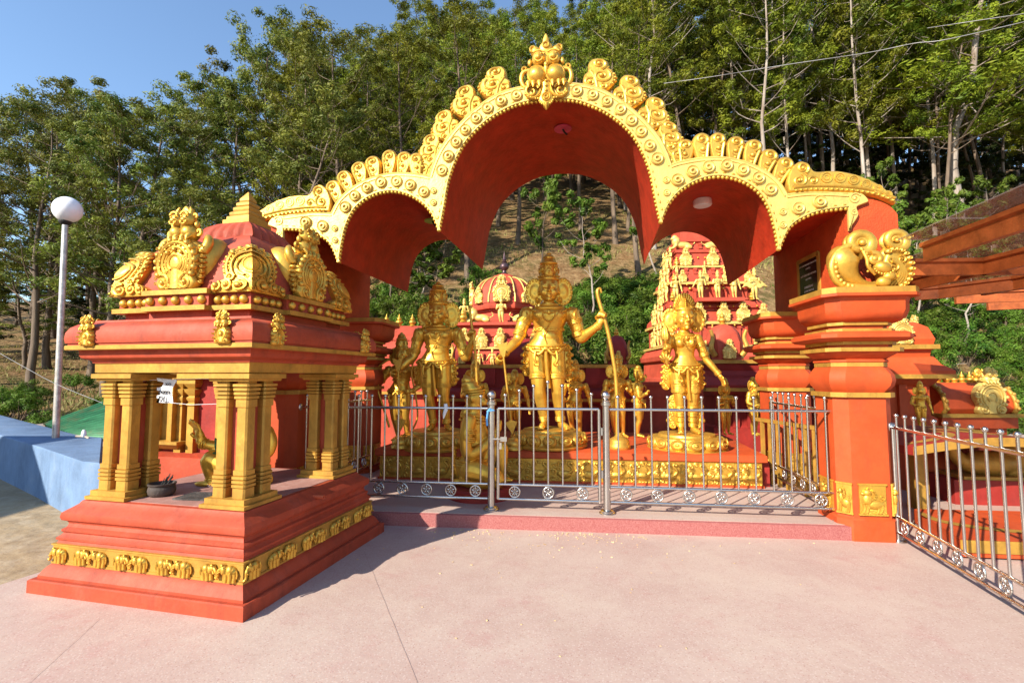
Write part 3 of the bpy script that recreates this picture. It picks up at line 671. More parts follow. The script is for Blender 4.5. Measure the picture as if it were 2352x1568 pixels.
# clustered columns on the four corners
def column():
    core = MB(); core.box(-.078, .078, -.078, .078, .70, 1.56)
    pos = [(-.086, -.086), (.086, -.086), (.086, .086), (-.086, .086)]
    posts = MB(); 
    for x, y in pos:
        q = MB(); q.sq([(.048, .78), (.048, .81)], (x, y)); 
        q = MB()
        pr = [(.056, .705), (.056, .775)]
        for k in range(3):
            z = .78+k*.030; pr += [(.050, z), (.062, z+.004), (.062, z+.022), (.050, z+.026)]
        pr += [(.056, .872), (.056, .905), (.047, .907), (.047, 1.365), (.056, 1.367), (.056, 1.42)]
        for k in range(4):
            z = 1.424+k*.030; pr += [(.050, z), (.064+.003*k, z+.004), (.064+.003*k, z+.022), (.050, z+.026)]
        pr += [(.05, 1.55), (.05, 1.56)]
        q.sq(pr, (x, y), .012); posts.join(q)
    plate = MB(); plate.sq([(.195, .639), (.195, .664), (.172, .667), (.172, .704)])
    cap = MB(); cap.sq([(.172, 1.558), (.175, 1.575), (.198, 1.578), (.198, 1.612), (.165, 1.614), (.165, 1.625)])
    return core, posts, plate, cap
co, po, pl_, ca = column()
mes = [co.mesh('column'), po.mesh('post_cluster', 30), pl_.mesh('base_plate', 30), ca.mesh('capital', 30)]
for me_, mm in zip(mes, ('red_shrine', 'gold_trim', 'gold_trim', 'gold_trim')): me_.materials.append(MATS[mm])
for x, y in ((-.54, -.54), (.54, -.54), (.54, .54), (-.54, .54)):
    c_ = obj('column', mes[0], None, shrine, (x, y, 0))
    for nm, me_ in zip(('post_cluster', 'base_plate', 'capital'), mes[1:]): obj(nm, me_, None, c_)
ent = MB(); ent.sq([(.722, 1.622), (.724, 1.698), (.70, 1.70)]); obj('architrave', ent, 'gold_trim', shrine, smooth=30)
cor = MB(); cor.sq([(.735, 1.697), (.74, 1.715), (.752, 1.722), (.785, 1.735), (.795, 1.755), (.795, 1.79), (.80, 1.797)]); obj('lower_cornice', cor, 'red_shrine', shrine, smooth=30)
st_ = MB(); st_.sq([(.855, 1.796), (.858, 1.80), (.858, 1.828), (.855, 1.831)]); obj('cornice_strip', st_, 'gold_trim', shrine, smooth=30)
cu = MB(); cu.sq([(.845, 1.83), (.845, 1.845), (.856, 1.848), (.862, 1.88), (.858, 1.93), (.84, 1.97), (.805, 2.0), (.755, 2.015), (.735, 2.02), (.732, 2.035), (.62, 2.04)]); obj('curved_cornice', cu, 'red_shrine', shrine, smooth=28)
# relief plate with horseshoe arch, the motif used all over the place
def horseshoe(w_=.4, h=.4, d=.05, body=True, lite=False):
    m_ = MB(); k = w_/.4; s_ = h/.4
    ol = cr([(-.15, 0), (-.185, .05), (-.165, .10), (-.185, .17), (-.19, .25), (-.15, .33), (-.08, .385), (0, .40), (.08, .385), (.15, .33), (.19, .25), (.185, .17), (.165, .10), (.185, .05), (.15, 0)], 3)
    m_.prism([(x*k, z*s_) for x, z in ol], d, d*.5, d*.2); y = -d*.5
    def T(p, r, n=6): m_.tube([(a*k, b+y, c*s_) for a, b, c in p], r*min(k, 1.2), n)
    c = (0, .205)
    N = 12 if lite else 20
    T(arc(c, .155, R(-38), R(218), N), .016); T(arc(c, .118, R(-42), R(222), N), .012); T(arc(c, .062, R(-55), R(235), N), .012)
    if not lite: T(arc(c, .090, R(-45), R(225), N), .007)
    m_.ell((0, y-.002, .20*s_), (.048*k, .010, .055*s_), 12, 8); m_.tube([(0, y, .16*s_), (0, y, .01)], [.03*k, .045*k], 8, .25)
    if not lite: filigree(m_, [(x*k*.97, z*s_) for x, z in ol], y-.002, 30, .013*k, .034*k, 5, avoid=[(0, .20*s_, .07*k), (.105*k, .055*s_, .055*k), (-.105*k, .055*s_, .055*k), (0, .1*s_, .03), (0, .05*s_, .04)])
    for sg in (1, -1):
        T(spiral((sg*.105, .055), .06, .012, 1.3, R(100), 14, 0, sg), .013); m_.ell((sg*.105*k, y-.004, .055*s_), .02*k, 8, 5)
        if not lite:
            T(cr([(sg*.05, 0, .01), (sg*.065, 0, .09), (sg*.10, 0, .12), (sg*.14, 0, .115)], 4), .010); T(spiral((sg*.06, .03), .03, .008, 1.2, R(90), 12, 0, -sg), .009)
    n_ = 9 if lite else 15
    for i in range(n_):
        a = R(-30+240*i/(n_-1)); m_.ell((.182*k*cos(a), y+.008, (.205+.180*sin(a))*s_), (.024*k, .03, .024*s_), 7, 5)
    if not lite:
        for i in range(13): a = R(-35+250*i/12); m_.ell((.137*k*cos(a), y-.004, (.205+.137*sin(a))*s_), .0095, 6, 4)
        for a in (50, 90, 130): m_.ell((.10*k*cos(R(a)), y-.01, (.205+.10*sin(R(a)))*s_), .018, 7, 5)
    return m_
def guardian(s_=1.):
    """grotesque lion mask with paws, base at z=0"""
    m_ = MB()
    for sg in (1, -1):
        m_.ell((sg*.05, -.02, .055), (.058, .065, .06), 12, 8); m_.ell((sg*.045, -.035, .145), (.046, .05, .052), 12, 8); m_.ell((sg*.045, -.08, .135), (.022, .018, .018), 8, 6)
        for e in (-1, 1): m_.ell((sg*.045+e*.018, -.078, .158), .010, 6, 4)
        m_.tube(spiral((sg*.092, .175), .022, .006, 1.2, R(200 if sg > 0 else -20), 12, -.03, sg), .008, 5); m_.ell((sg*.10, -.02, .11), (.018, .02, .028), 7, 5)
        m_.tube([(sg*.055, -.03, .185), (sg*.06, -.03, .215), (sg*.045, -.03, .245)], [.022, .016, .003], 7); m_.tube(arc((sg*.045, .165), .032, R(15), R(165), 8, -.075), .008, 5); m_.tube(arc((sg*.045, .135), .028, R(190), R(350), 8, -.082), .006, 5)
        for e in (-1, 1): m_.tube([(sg*.045+e*.016, -.085, .125), (sg*.045+e*.018, -.09, .105)], [.006, .001], 5)
        for dx in (.03, .075): m_.tube([(sg*dx, -.055, .03), (sg*dx, -.075, .012), (sg*dx, -.085, -.012)], [.022, .016, .004], 7)
        m_.tube(spiral((sg*.12, .06), .03, .008, 1.1, R(180 if sg > 0 else 0), 12, -.02, sg), .012, 5)
    m_.ell((0, -.03, .11), (.02, .03, .10), 8, 6)
    m_.prism(cr([(-.03, .17), (-.04, .21), (0, .255), (.04, .21), (.03, .17)], 3), .03, .0, .006); m_.tube(arc((0, .205), .015, 0, 2*pi, 8, -.03), .007, 5)
    return m_.map(lambda p: p*s_)
hs_me = horseshoe(.40, .41, .07).mesh('horseshoe_plate', 50); hs_me.materials.append(MATS['gold'])
gd_me = guardian(1.0).mesh('guardian_mask', 60); gd_me.materials.append(MATS['gold'])
# roof tier with ball studs; middle of each side steps forward
def cross(h, e, m=.30):
    return [(-h, -h), (-m, -h), (-m, -h-e), (m, -h-e), (m, -h), (h, -h), (h, -m), (h+e, -m), (h+e, m), (h, m), (h, h), (m, h), (m, h+e), (-m, h+e), (-m, h), (-h, h), (-h, m), (-h-e, m), (-h-e, -m), (-h, -m)]
def crossloft(prof, e, m=.30): return MB().loft([[(x, y, z) for x, y in cross(h, e, m+h-prof[0][0])] for h, z in prof])
obj('neck', crossloft([(.60, 2.03), (.60, 2.10)], .05), 'red_shrine', shrine, smooth=30)
obj('tier_ledge', crossloft([(.665, 2.098), (.665, 2.135), (.645, 2.137)], .055), 'gold_trim', shrine, smooth=30)
obj('stud_band', crossloft([(.63, 2.136), (.63, 2.225)], .055), 'red_shrine', shrine, smooth=30)
stud = MB().ell((0, 0, 0), .034, 12, 8).mesh('ball_stud', 60); stud.materials.append(MATS['gold'])
ledge = MB().box(-.31, .31, -.715, -.40, 2.224, 2.262).mesh('ledge', 0); ledge.materials.append(MATS['gold_trim'])
# dome: four sided cushion
dome = MB(); dome.sq([(.625, 2.226), (.63, 2.25), (.625, 2.32), (.60, 2.42), (.555, 2.53), (.49, 2.63), (.41, 2.71), (.32, 2.775), (.235, 2.82)])
obj('dome', dome, 'red_shrine', shrine, smooth=25)
def dome_half(z):
    pr = [(.625, 2.226), (.63, 2.25), (.625, 2.32), (.60, 2.42), (.555, 2.53), (.49, 2.63), (.41, 2.71), (.32, 2.775), (.235, 2.82)]
    for (a, z0), (b, z1) in zip(pr, pr[1:]):
        if z <= z1: return a+(b-a)*max(0, (z-z0)/(z1-z0))
    return .235
dr = MB(); ring = []
for i, (h, z, amp) in enumerate([(.135, 2.972, 0), (.165, 2.955, .008), (.215, 2.91, .022), (.25, 2.855, .030), (.27, 2.81, .034), (.278, 2.79, .028), (.25, 2.785, 0)]):
    r_ = []
    for s4 in range(4):
        for t in range(24):
            f = -1+2*t/24; x = f*h; y = -h - amp*(.5+.5*cos(t/24*2*pi*5)) ; zz = z-(.034*(abs(sin(t/24*pi*5))) if i in (4, 5) else 0)
            p = Vector((x, y, zz)); p.rotate(Matrix.Rotation(s4*pi/2, 3, 'Z')); r_.append(p)
    ring.append(r_)
dr.loft(ring); obj('drape', dr, 'red_shrine', shrine, smooth=50)
fi = MB(); fi.sq([(.140, 2.97), (.140, 3.005), (.120, 3.008), (.118, 3.04), (.112, 3.045), (.100, 3.05), (.104, 3.058), (.104, 3.08), (.094, 3.09), (.08, 3.098), (.084, 3.106), (.084, 3.13), (.074, 3.14), (.062, 3.148), (.068, 3.156), (.068, 3.178), (.056, 3.19), (.046, 3.2), (.05, 3.206), (.048, 3.225), (.004, 3.30)]); obj('finial', fi, 'gold_trim', shrine, smooth=30)
def corner_orn():
    """flat plate in x,z with apex up: folded over the roof corner afterwards"""
    m_ = MB()
    ol = cr([(-.28, 0), (-.29, .05), (-.25, .075), (-.215, .05), (-.185, .10), (-.20, .18), (-.165, .27), (-.10, .31), (-.10, .345), (-.05, .36), (0, .40)], 3); ol = ol + [(-x, z) for x, z in reversed(ol[:-1])]
    y0 = .0
    # plate as columns so that it can be folded
    for sg in (1, -1):
        T = lambda p, r: m_.tube([(sg*a, b, c) for a, b, c in p], r, 5)
        T(arc((0, .20), .165, R(-25), R(90), 14, -.035), .012); T(arc((0, .20), .125, R(-40), R(90), 14, -.04), .010); T(arc((0, .20), .085, R(-60), R(90), 12, -.04), .008)
        T(spiral((.075, .05), .05, .01, 1.3, R(90), 14, -.038), .011); T(spiral((.165, .055), .045, .01, 1.3, R(90), 14, -.038), .011); T(spiral((.245, .05), .038, .01, 1.2, R(120), 12, -.038), .010)
        T(spiral((.13, .115), .035, .008, 1.2, R(0), 12, -.038), .009); T(cr([(.02, -.035, .36), (.07, -.035, .325), (.11, -.035, .335)], 4), .010)
        T(cr([(.0, -.035, .385), (.04, -.035, .35), (.075, -.035, .30)], 4), .008)
        for c, r in (((.075, .05), .022), ((.165, .055), .02), ((.245, .055), .022), ((.13, .115), .016), ((.11, .33), .024), ((.255, .02), .018)): m_.ell((sg*c[0], -.04, c[1]), r, 8, 6)
        for i in range(9): a = R(-20+i*12); m_.ell((sg*.145*cos(a), -.038, .20+.145*sin(a)), .009, 6, 4)
        for i in range(8): a = R(-15+i*14); m_.ell((sg*.183*cos(a), -.03, .20+.178*sin(a)), (.018, .022, .018), 7, 5)
    # body plate by rows
    def wid(z):
        best = 0
        for (a, b), (c, d) in zip(ol, ol[1:]):
            if a <= 0 and c <= 0 and min(b, d)-1e-6 <= z <= max(b, d)+1e-6:
                f = (z-b)/(d-b) if abs(d-b) > 1e-6 else 0; best = max(best, -(a+(c-a)*f))
        return max(best, .01)
    rows = 16; cols = 12; fr_, bk = [], []
    for i in range(rows+1):
        z = .398*i/rows; wz = wid(z)
        fr_.append([(wz*(-1+2*j/cols), -.03, z) for j in range(cols+1)]); bk.append([(wz*(-1+2*j/cols), .03, z) for j in range(cols+1)])
    m_.loft([a+b[::-1] for a, b in zip(fr_, bk)])
    m_.ell((0, -.032, .215), (.055, .012, .065), 12, 8); m_.tube([(.055*cos(k), -.036, .215+.068*sin(k)) for k in [2*pi*i/20 for i in range(21)]], .008, 5)
    filigree(m_, ol, -.032, 46, .013, .032, 8, avoid=[(0, .215, .075), (.075, .05, .045), (-.075, .05, .045), (.165, .055, .04), (-.165, .055, .04)])
    return m_
for side in range(4):
    a = side*pi/2; rz = Matrix.Rotation(a, 3, 'Z')
    def at(x, y, z): p = Vector((x, y, z)); p.rotate(rz); return p
    for x in [-.245+.1225*i for i in range(5)]: obj('ball_stud', stud, None, shrine, at(x, -.69, 2.18), (0, 0, a))
    for x in (-.575, -.495, -.415, -.345, .345, .415, .495, .575): obj('ball_stud', stud, None, shrine, at(x, -.636, 2.18), (0, 0, a))
    obj('ledge', ledge, None, shrine, (0, 0, 0), (0, 0, a))
    g_ = obj('dormer', MB().prism([(x*.92, z) for x, z in cr([(-.13, 0), (-.19, .08), (-.21, .2), (-.19, .32), (-.11, .40), (0, .42), (.11, .40), (.19, .32), (.21, .2), (.19, .08), (.13, 0)], 3)], .26, .13, .02), 'gold', shrine, at(0, -.545, 2.262), (0, 0, a), smooth=50)
    obj('horseshoe_plate', hs_me, None, g_, (0, -.135, 0)); obj('guardian_mask', gd_me, None, g_, (0, -.07, .40), sc=1.12)
    for sg in (1, -1):
        m_ = MB(); m_.ell((sg*.165, .06, .25), (.10, .17, .20), 16, 11); m_.tube(cr([(sg*.19, -.10, .30), (sg*.215, -.08, .37), (sg*.19, -.06, .425), (sg*.145, -.05, .40)], 4), [.036, .037, .038, .038, .037, .036, .034, .03, .027, .023, .02, .017, .014], 9); obj('side_bulge', m_, 'gold', g_, smooth=60)
        m_ = MB()
        for i in range(8): m_.ell((sg*(.205-.006*abs(i-4)), -.11, .06+.04*i), (.028, .03, .016), 7, 5); m_.tube(arc((sg*.215, .06+.04*i), .010, 0, 2*pi, 6, -.14), .005, 4)
        obj('tooth_edge', m_, 'gold', g_, smooth=60)
    q = corner_orn()
    def fold(p):
        p = Vector((p.x*1.14, p.y, p.z)); z = 2.232+p.z*1.02
        hz = dome_half(z)+.012; d_ = -p.y*1.15; ax_ = abs(p.x); f_ = d_*max(0, 1-ax_/.09)
        if p.x >= 0: return (hz+d_, -hz+ax_-f_, z)
        return (hz-ax_+f_, -hz-d_, z)
    q.map(fold); q.xf(RZ(a)); obj('corner_ornament', q, 'gold', shrine, smooth=60)
# small shield ornaments on the curved cornice
sh = horseshoe(.115, .115, .03, lite=True); g2 = guardian(.42); sh.join(g2, F((0, 0, .105))); sh_me = sh.mesh('shield_ornament', 60); sh_me.materials.append(MATS['gold'])
for side in range(4):
    a = side*pi/2; rz = Matrix.Rotation(a, 3, 'Z')
    for x in (-.62, .62):
        p = Vector((x, -.872, 1.825)); p.rotate(rz); obj('shield_ornament', sh_me, None, shrine, p, (-R(4), 0, a), sc=1.15)
sp_ = Vector((.83, -.18, .545))
obj('drain_spout', MB().lathe([(.016, 0), (.016, .10), (.012, .10), (.012, .09)], 10).xf(RY(R(90))), 'rust_pipe', shrine, (.79, -.02, .575))
mat('shrine_floor', (.33, .17, .14), .7, 0, .2, 40, .15, 4, dirt=.7, dirtcol=(.40, .33, .29), dscale=4)
obj('floor_sheet', MB().box(-.70, .70, -.70, .70, .630, .638), 'shrine_floor', shrine)
# ---- offerings inside the shrine
def sw(x, y, z): p = Vector((x, y, z)); p.rotate(Matrix.Rotation(SR, 3, 'Z')); return p+Vector(SC)
t = thing('incense_pot', 'round black clay pot holding burnt incense sticks on the shrine floor', 'pot', sw(-.26, -.50, .638))
obj('bowl', MB().lathe([(.075, 0), (.092, .02), (.098, .045), (.092, .075), (.086, .08), (.098, .088), (.099, .10), (.086, .10), (.078, .085), (.06, .06), (.01, .055)], 24), 'clay', t, smooth=60)
m_ = MB()
for i in range(9):
    x = rnd.uniform(-.02, .03); y = rnd.uniform(-.02, .02); m_ = MB().tube([(x, y, .06), (x+rnd.uniform(.03, .075), y+rnd.uniform(-.02, .02), rnd.uniform(.13, .175))], .0035, 5); obj('incense_stick', m_, 'black', t)
t = tag(obj('soot_tray', MB().box(-.16, .16, -.11, .11, 0, .012), 'soot', None, sw(.10, -.47, .639), (0, 0, SR+.1)), 'flat black sooty tray on the shrine floor', 'tray')
def dish(r, h, wavy=0):
    m_ = MB(); n = 28; rings = []
    for rr, z in ((r*.45, 0), (r*.5, .005), (r*.75, h*.5), (r, h), (r*.97, h), (r*.7, h*.55), (r*.45, .012)):
        rings.append([(rr*(1+wavy*cos(7*2*pi*j/n)*(z/h))*cos(2*pi*j/n), rr*(1+wavy*cos(7*2*pi*j/n)*(z/h))*sin(2*pi*j/n), z) for j in range(n)])
    return m_.loft(rings)
tag(obj('oil_bowl', dish(.062, .028), 'silver', None, sw(.16, -.33, .639)), 'small plain metal bowl beside the sooty tray', 'bowl')
tag(obj('fluted_bowl', dish(.075, .06, .06), 'silver', None, sw(.04, -.26, .639)), 'fluted silver bowl at the foot of the gold figure', 'bowl')
# paper notice hung on a string
t = thing('paper_notice', 'torn white paper notice with handwritten letters hanging on a string in the shrine', 'notice', sw(-.20, -.56, 1.39), SR)
m_ = MB(); ol = [(-.085, -.005), (-.055, -.01), (-.06, .025), (-.088, .03), (-.085, .05), (-.05, .055), (-.052, .085), (-.082, .09), (-.08, .112), (-.03, .118), (-.02, .155), (-.085, .165), (-.10, .19), (.095, .175), (.10, .168), (.06, .11), (.055, .06), (.075, -.012)]
m_.prism(ol, .0015); m_.map(lambda p: (p.x, p.y+.006*sin(p.x*30)+.004*sin(p.z*40), p.z)); obj('sheet', m_, 'paper', t)
obj('lettering', text_mesh('TILL', .060), 'ink', t, (-.008, -.014, .0), (R(90), R(4), 0))
m_ = MB()  # rounded hand-drawn script line above
for i, x in enumerate((-.045, -.015, .012, .038)):
    m_.tube(arc((x, .075), .011, R(30), R(330 if i % 2 else 250), 10, -.013), .0034, 4); m_.tube([(x+.011, -.013, .064), (x+.014, -.013, .088)], .003, 4)
obj('script_line', m_, 'ink', t)
m_ = MB()
for x in (.01, .03, .05): m_.tube(arc((x, .14), .008, R(-120), R(150), 8, -.013), .0028, 4)
obj('script_line', m_, 'ink', t)
m_ = MB(); m_.tube([(-.34, 0, .16), (-.1, 0, .175), (.35, 0, .185), (.72, .1, .17)], .0018, 4); m_.tube([(.07, 0, -.008), (.25, .0, -.02), (.50, .0, -.01)], .0018, 4); obj('string', m_, 'paper', t)
# ================================================================ STEEL FENCES
ball_me = MB().ell((0, 0, 0), .021, 12, 8).mesh('ball', 60); ball_me.materials.append(MATS['steel'])
flw = MB(); flw.tube([(.057*cos(2*pi*i/24), 0, .057*sin(2*pi*i/24)) for i in range(25)], .009, 8)
for k in range(5):
    a = R(90+72*k); flw.ell((.029*cos(a), 0, .029*sin(a)), (.010, .008, .019), 8, 6, RY(-(a-pi/2)).to_3x3())
flw.ell((0, 0, 0), .010, 8, 6)
for k in range(5): a = R(54+72*k); flw.tube([(.012*cos(a), 0, .012*sin(a)), (.06*cos(a), 0, .06*sin(a))], .003, 5)
flw_me = flw.mesh('flower_ring', 60); flw_me.materials.append(MATS['steel'])
_bar = {}
def bar_me(h):
    k = round(h, 3)
    if k not in _bar:
        _bar[k] = MB().tube([(0, 0, 0), (0, 0, h)], .0105, 10).mesh('baluster', 60); _bar[k].materials.append(MATS['steel'])
    return _bar[k]
def rail(a, b, r, parent, name='rail', m='steel'): return obj(name, MB().tube([a, b], r, 10), m, parent, smooth=60)
def panel(name, label, cat, A, B, n, nr, z0, zt, tops=None, ends=True, zr=(.26, .416, 1.236), group='stainless steel fences'):
    """fence between ground points A and B (world xy): rails, balusters with balls, flower rings"""
    A = Vector((A[0], A[1], 0)); B = Vector((B[0], B[1], 0)); Ln = (B-A).length; rz = math.atan2(B.y-A.y, B.x-A.x)
    t = thing(name, label, cat, (A.x, A.y, 0), rz, group)
    for z, r in zip(zr, (.0145, .0145, .016)): rail((0, 0, z), (Ln, 0, z), r, t)
    for i in range(n):
        x = Ln*(i+.5)/n; zt_ = zt + (tops[i] if tops else 0)
        b = obj('baluster', bar_me(zt_-zr[1]), None, t, (x, 0, zr[1])); obj('ball', ball_me, None, b, (0, 0, zt_-zr[1]+.012))
    for i in range(nr):
        obj('flower_ring', flw_me, None, t, (Ln*(i+.5)/nr, 0, (zr[0]+zr[1])/2))
    return t, Ln
def post(name, label, p, h=1.35, r=.038, z0=.14, group='round fence posts'):
    t = thing(name, label, 'post', (p[0], p[1], z0), 0, group)
    obj('shaft', MB().tube([(0, 0, .02), (0, 0, h-z0-.06)], r, 16), 'steel', t, smooth=60); obj('foot_flange', MB().lathe([(.085, 0), (.085, .012), (.07, .02), (.07, .03), (.05, .04), (.044, .04)], 20), 'steel', t, smooth=50)
    obj('collar', MB().lathe([(r, h-z0-.08), (.055, h-z0-.072), (.055, h-z0-.045), (.04, h-z0-.04), (.048, h-z0-.02), (.03, h-z0-.01)], 18), 'steel', t, smooth=50)
    obj('ball_finial', MB().ell((0, 0, h-z0+.035), .05, 18, 12), 'steel', t, smooth=60); return t
pL = g2w(-.625, 0); pR = g2w(.622, 0); pE = g2w(2.92, -.0); pW = g2w(-2.87, 0)
post('fence_post', 'thick steel post with large ball and blue rope, left of the gate', pL); post('fence_post', 'thick steel post with large ball finial, hinge side of the gate', pR)
t, Ln = panel('steel_fence', 'steel fence left of the gate, partly behind the small shrine', 'fence', pW, pL-(pL-pW).normalized()*.04, 14, 8, .14, 1.355)
obj('wall_flange', MB().ell((0, 0, 1.236), (.02, .045, .045), 14, 8), 'steel', t)
t, Ln = panel('fence_gate', 'closed steel gate leaf with balusters rising to the middle and a latch', 'gate', pL+(pR-pL).normalized()*.075, pR-(pR-pL).normalized()*.075, 7, 3, .14, 1.37, [0, .05, .10, .145, .105, .06, .015])
rail((0, 0, .26), (0, 0, 1.236), .019, t, 'stile'); rail((Ln, 0, .26), (Ln, 0, 1.236), .019, t, 'stile')
lt = MB(); lt.box(-.09, .10, -.035, -.022, .90, .915); lt.box(.03, .10, -.03, .0, .88, .93); obj('latch', lt, 'steel', t)
obj('padlock', MB().box(.02, .045, -.05, -.03, .80, .87), 'steel_old', t)
for z in (.55, 1.0): obj('hinge', MB().box(Ln+.018, Ln+.038, -.02, .02, z-.04, z+.04), 'steel', t)
m_ = MB(); m_.tube([(-.11, -.04, 1.2), (-.08, -.05, 1.235), (-.03, -.05, 1.22), (-.10, -.05, 1.21), (-.115, -.045, 1.12), (-.11, -.045, 1.05)], .012, 6); tag(obj('blue_rope', m_, 'blue_rope', None, (pL.x+.07, pL.y, 0), (0, 0, GR)), 'frayed blue rope tied round the gate post', 'rope')
m_ = MB(); m_.tube([(-.62, -.02, 1.28), (-.61, -.03, 1.23), (-.63, -.03, 1.17), (-.64, -.03, 1.12)], [.02, .026, .018, .006], 7); tag(obj('white_rag', m_, 'paper', None, (pL.x+.1, pL.y+.02, 0), (0, 0, GR)), 'scrap of white cloth knotted on the fence rail', 'rag')
t, Ln = panel('steel_fence', 'long steel fence between the gate and the big right pillar', 'fence', pR+(pE-pR).normalized()*.04, pE, 13, 7, .14, 1.355)
rail((Ln, 0, .15), (Ln, 0, 1.236), .021, t, 'stile'); obj('foot_flange', MB().lathe([(.06, 0), (.06, .012), (.03, .02)], 16, (Ln, 0, .14)), 'steel', t); rail((Ln, 0, 1.236), (Ln+.16, 0, 1.236), .021, t); obj('wall_flange', MB().ell((Ln+.15, 0, 1.236), (.02, .045, .045), 14, 8), 'steel', t)
a = g2w(2.86, 1.70); b = g2w(2.90, .12)
t, Ln = panel('side_fence', 'steel side fence seen at an angle between the two right pillars', 'fence', a, b, 9, 6, .14, 1.355); rail((0, 0, .15), (0, 0, 1.236), .021, t, 'stile')
a = g2w(-2.86, 1.70); b = g2w(-2.90, .35)
t, Ln = panel('side_fence', 'steel side fence behind the small shrine at the left pillars', 'fence', a, b, 8, 5, .14, 1.355)
# fence running towards the camera on the right
a = Vector((3.74, 4.80, 0)); b = Vector((3.16, 2.55, 0))
t, Ln = panel('near_fence', 'steel fence running from the right pillar towards the camera', 'fence', a, b, 15, 9, 0, 1.20, zr=(.085, .235, 1.09))
rail((0, 0, 0), (0, 0, 1.09), .023, t, 'stile'); obj('foot_flange', MB().lathe([(.065, 0), (.065, .012), (.03, .02)], 16), 'steel', t); obj('wall_flange', MB().ell((-.02, 0, 1.09), (.02, .05, .05), 14, 8), 'steel', t)
rail((Ln, 0, 0), (Ln, 0, 1.09), .023, t, 'stile')
# ================================================================ ALTAR
altar = thing('statue_altar', 'long low red altar with gold swan relief panels along its front', 'altar', GO, GR)
AU0, AU1, AV = -2.55, 2.63, 1.42
m_ = MB(); q0, q1 = L(AU0+.03, AV+.06, 0), L(AU1-.03, AV+2.3, 0); m_.box(q0.x, q1.x, q0.y, q1.y, .12, .47); obj('core', m_, 'crimson', altar, smooth=0)
m_ = MB(); rings = []
for k, z in ((.02, .462), (0, .475), (0, .555), (.03, .572)): rings.append([L(AU0-.06+k, AV-.05+k, z), L(AU1+.06-k, AV-.05+k, z), L(AU1+.06-k, AV+2.3, z), L(AU0-.06+k, AV+2.3, z)])
m_.loft(rings); obj('top_slab', m_, 'orange', altar, smooth=30)
def swan():
    m_ = MB(); W = .172; m_.box(-W, W, -.012, .05, .0, .30); m_.box(-W, W, -.022, 0, .0, .018); m_.box(-W, W, -.020, 0, .285, .30); y = -.016
    m_.ell((.04, y, .095), (.085, .030, .055), 14, 9); m_.ell((-.02, y, .10), (.06, .02, .05), 10, 7)
    m_.tube(cr([(.10, y, .12), (.135, y-.005, .16), (.115, y-.008, .20), (.085, y-.008, .225), (.095, y-.008, .255), (.13, y-.008, .25)], 5), [.024-.0004*i for i in range(26)], 8); m_.ell((.125, y-.012, .247), (.024, .018, .018), 9, 6); m_.tube([(.14, y-.012, .245), (.165, y-.012, .225)], [.010, .003], 6)
    for i, (c, r) in enumerate((((-.10, .22), .045), ((-.03, .235), .036), ((-.125, .13), .040), ((-.055, .165), .03), ((-.13, .05), .034), ((.03, .255), .025), ((-.07, .04), .026))):
        m_.tube(spiral(c, r, .008, 1.35, R(40+70*i), 16, y-.004, 1 if i % 2 else -1), [.013-.004*t/16 for t in range(17)], 6); m_.ell((c[0], y-.008, c[1]), .012, 7, 5)
    for i in range(9): m_.ell((-.155+.006*sin(i), y, .06+.024*i), .008, 6, 4)
    for k in range(3): m_.tube(cr([(.09-.02*k, y-.028, .12-.01*k), (.03-.02*k, y-.030, .085-.005*k), (-.03-.01*k, y-.02, .10+.012*k)], 3), .006, 5)
    for x in (.02, .06): m_.tube([(x, y, .05), (x, y, .02)], .008, 5)
    for k in range(5): m_.ell((.0+.04*k, y, .018), (.02, .012, .012), 6, 4)
    return m_
sw_me = swan().mesh('swan_panel', 50); sw_me.materials.append(MATS['gold'])
NP = 15
for i in range(NP):
    u = AU0+(AU1-AU0)*(i+.5)/NP; p = L(u, AV, .16); obj('swan_panel', sw_me, None, altar, p, sc=((AU1-AU0)/NP/.346, 1, 1.02))
for i in range(4):
    p = L(AU1-.02, AV+.25+.35*i, .16); obj('swan_panel', sw_me, None, altar, p, (0, 0, pi/2))
    p = L(AU0+.02, AV+.25+.35*i, .16); obj('swan_panel', sw_me, None, altar, p, (0, 0, -pi/2))
m_ = MB(); m_.loft([[L(AU0-.02, AV-.035, z), L(AU1+.02, AV-.035, z), L(AU1+.02, AV+2.2, z), L(AU0-.02, AV+2.2, z)] for z in (.138, .168)]); obj('foot_moulding', m_, 'orange', altar, smooth=0)
# ================================================================ STATUES
TORSO = [(-.045, 1.12, .225, .17), (-.045, 1.18, .27, .19), (-.04, 1.25, .265, .185), (-.02, 1.33, .225, .165), (0, 1.41, .198, .148), (.0, 1.49, .212, .158), (.005, 1.58, .255, .18), (.008, 1.67, .285, .19), (.008, 1.735, .29, .17), (.005, 1.785, .235, .135), (.004, 1.825, .145, .105), (.003, 1.875, .088, .088)]
TORSO_F = [(0, 1.05, .225, .17), (0, 1.13, .275, .195), (0, 1.20, .270, .19), (0, 1.29, .215, .16), (0, 1.38, .165, .13), (.0, 1.46, .17, .135), (0, 1.55, .20, .155), (0, 1.64, .225, .16), (0, 1.715, .225, .14), (0, 1.765, .19, .115), (0, 1.81, .11, .085), (0, 1.86, .07, .07)]
def tor(T, z):
    for a, b in zip(T, T[1:]):
        if a[1] <= z <= b[1]:
            f = (z-a[1])/(b[1]-a[1]); return tuple(a[i]+(b[i]-a[i])*f for i in range(4))
    return T[0] if z < T[0][1] else T[-1]
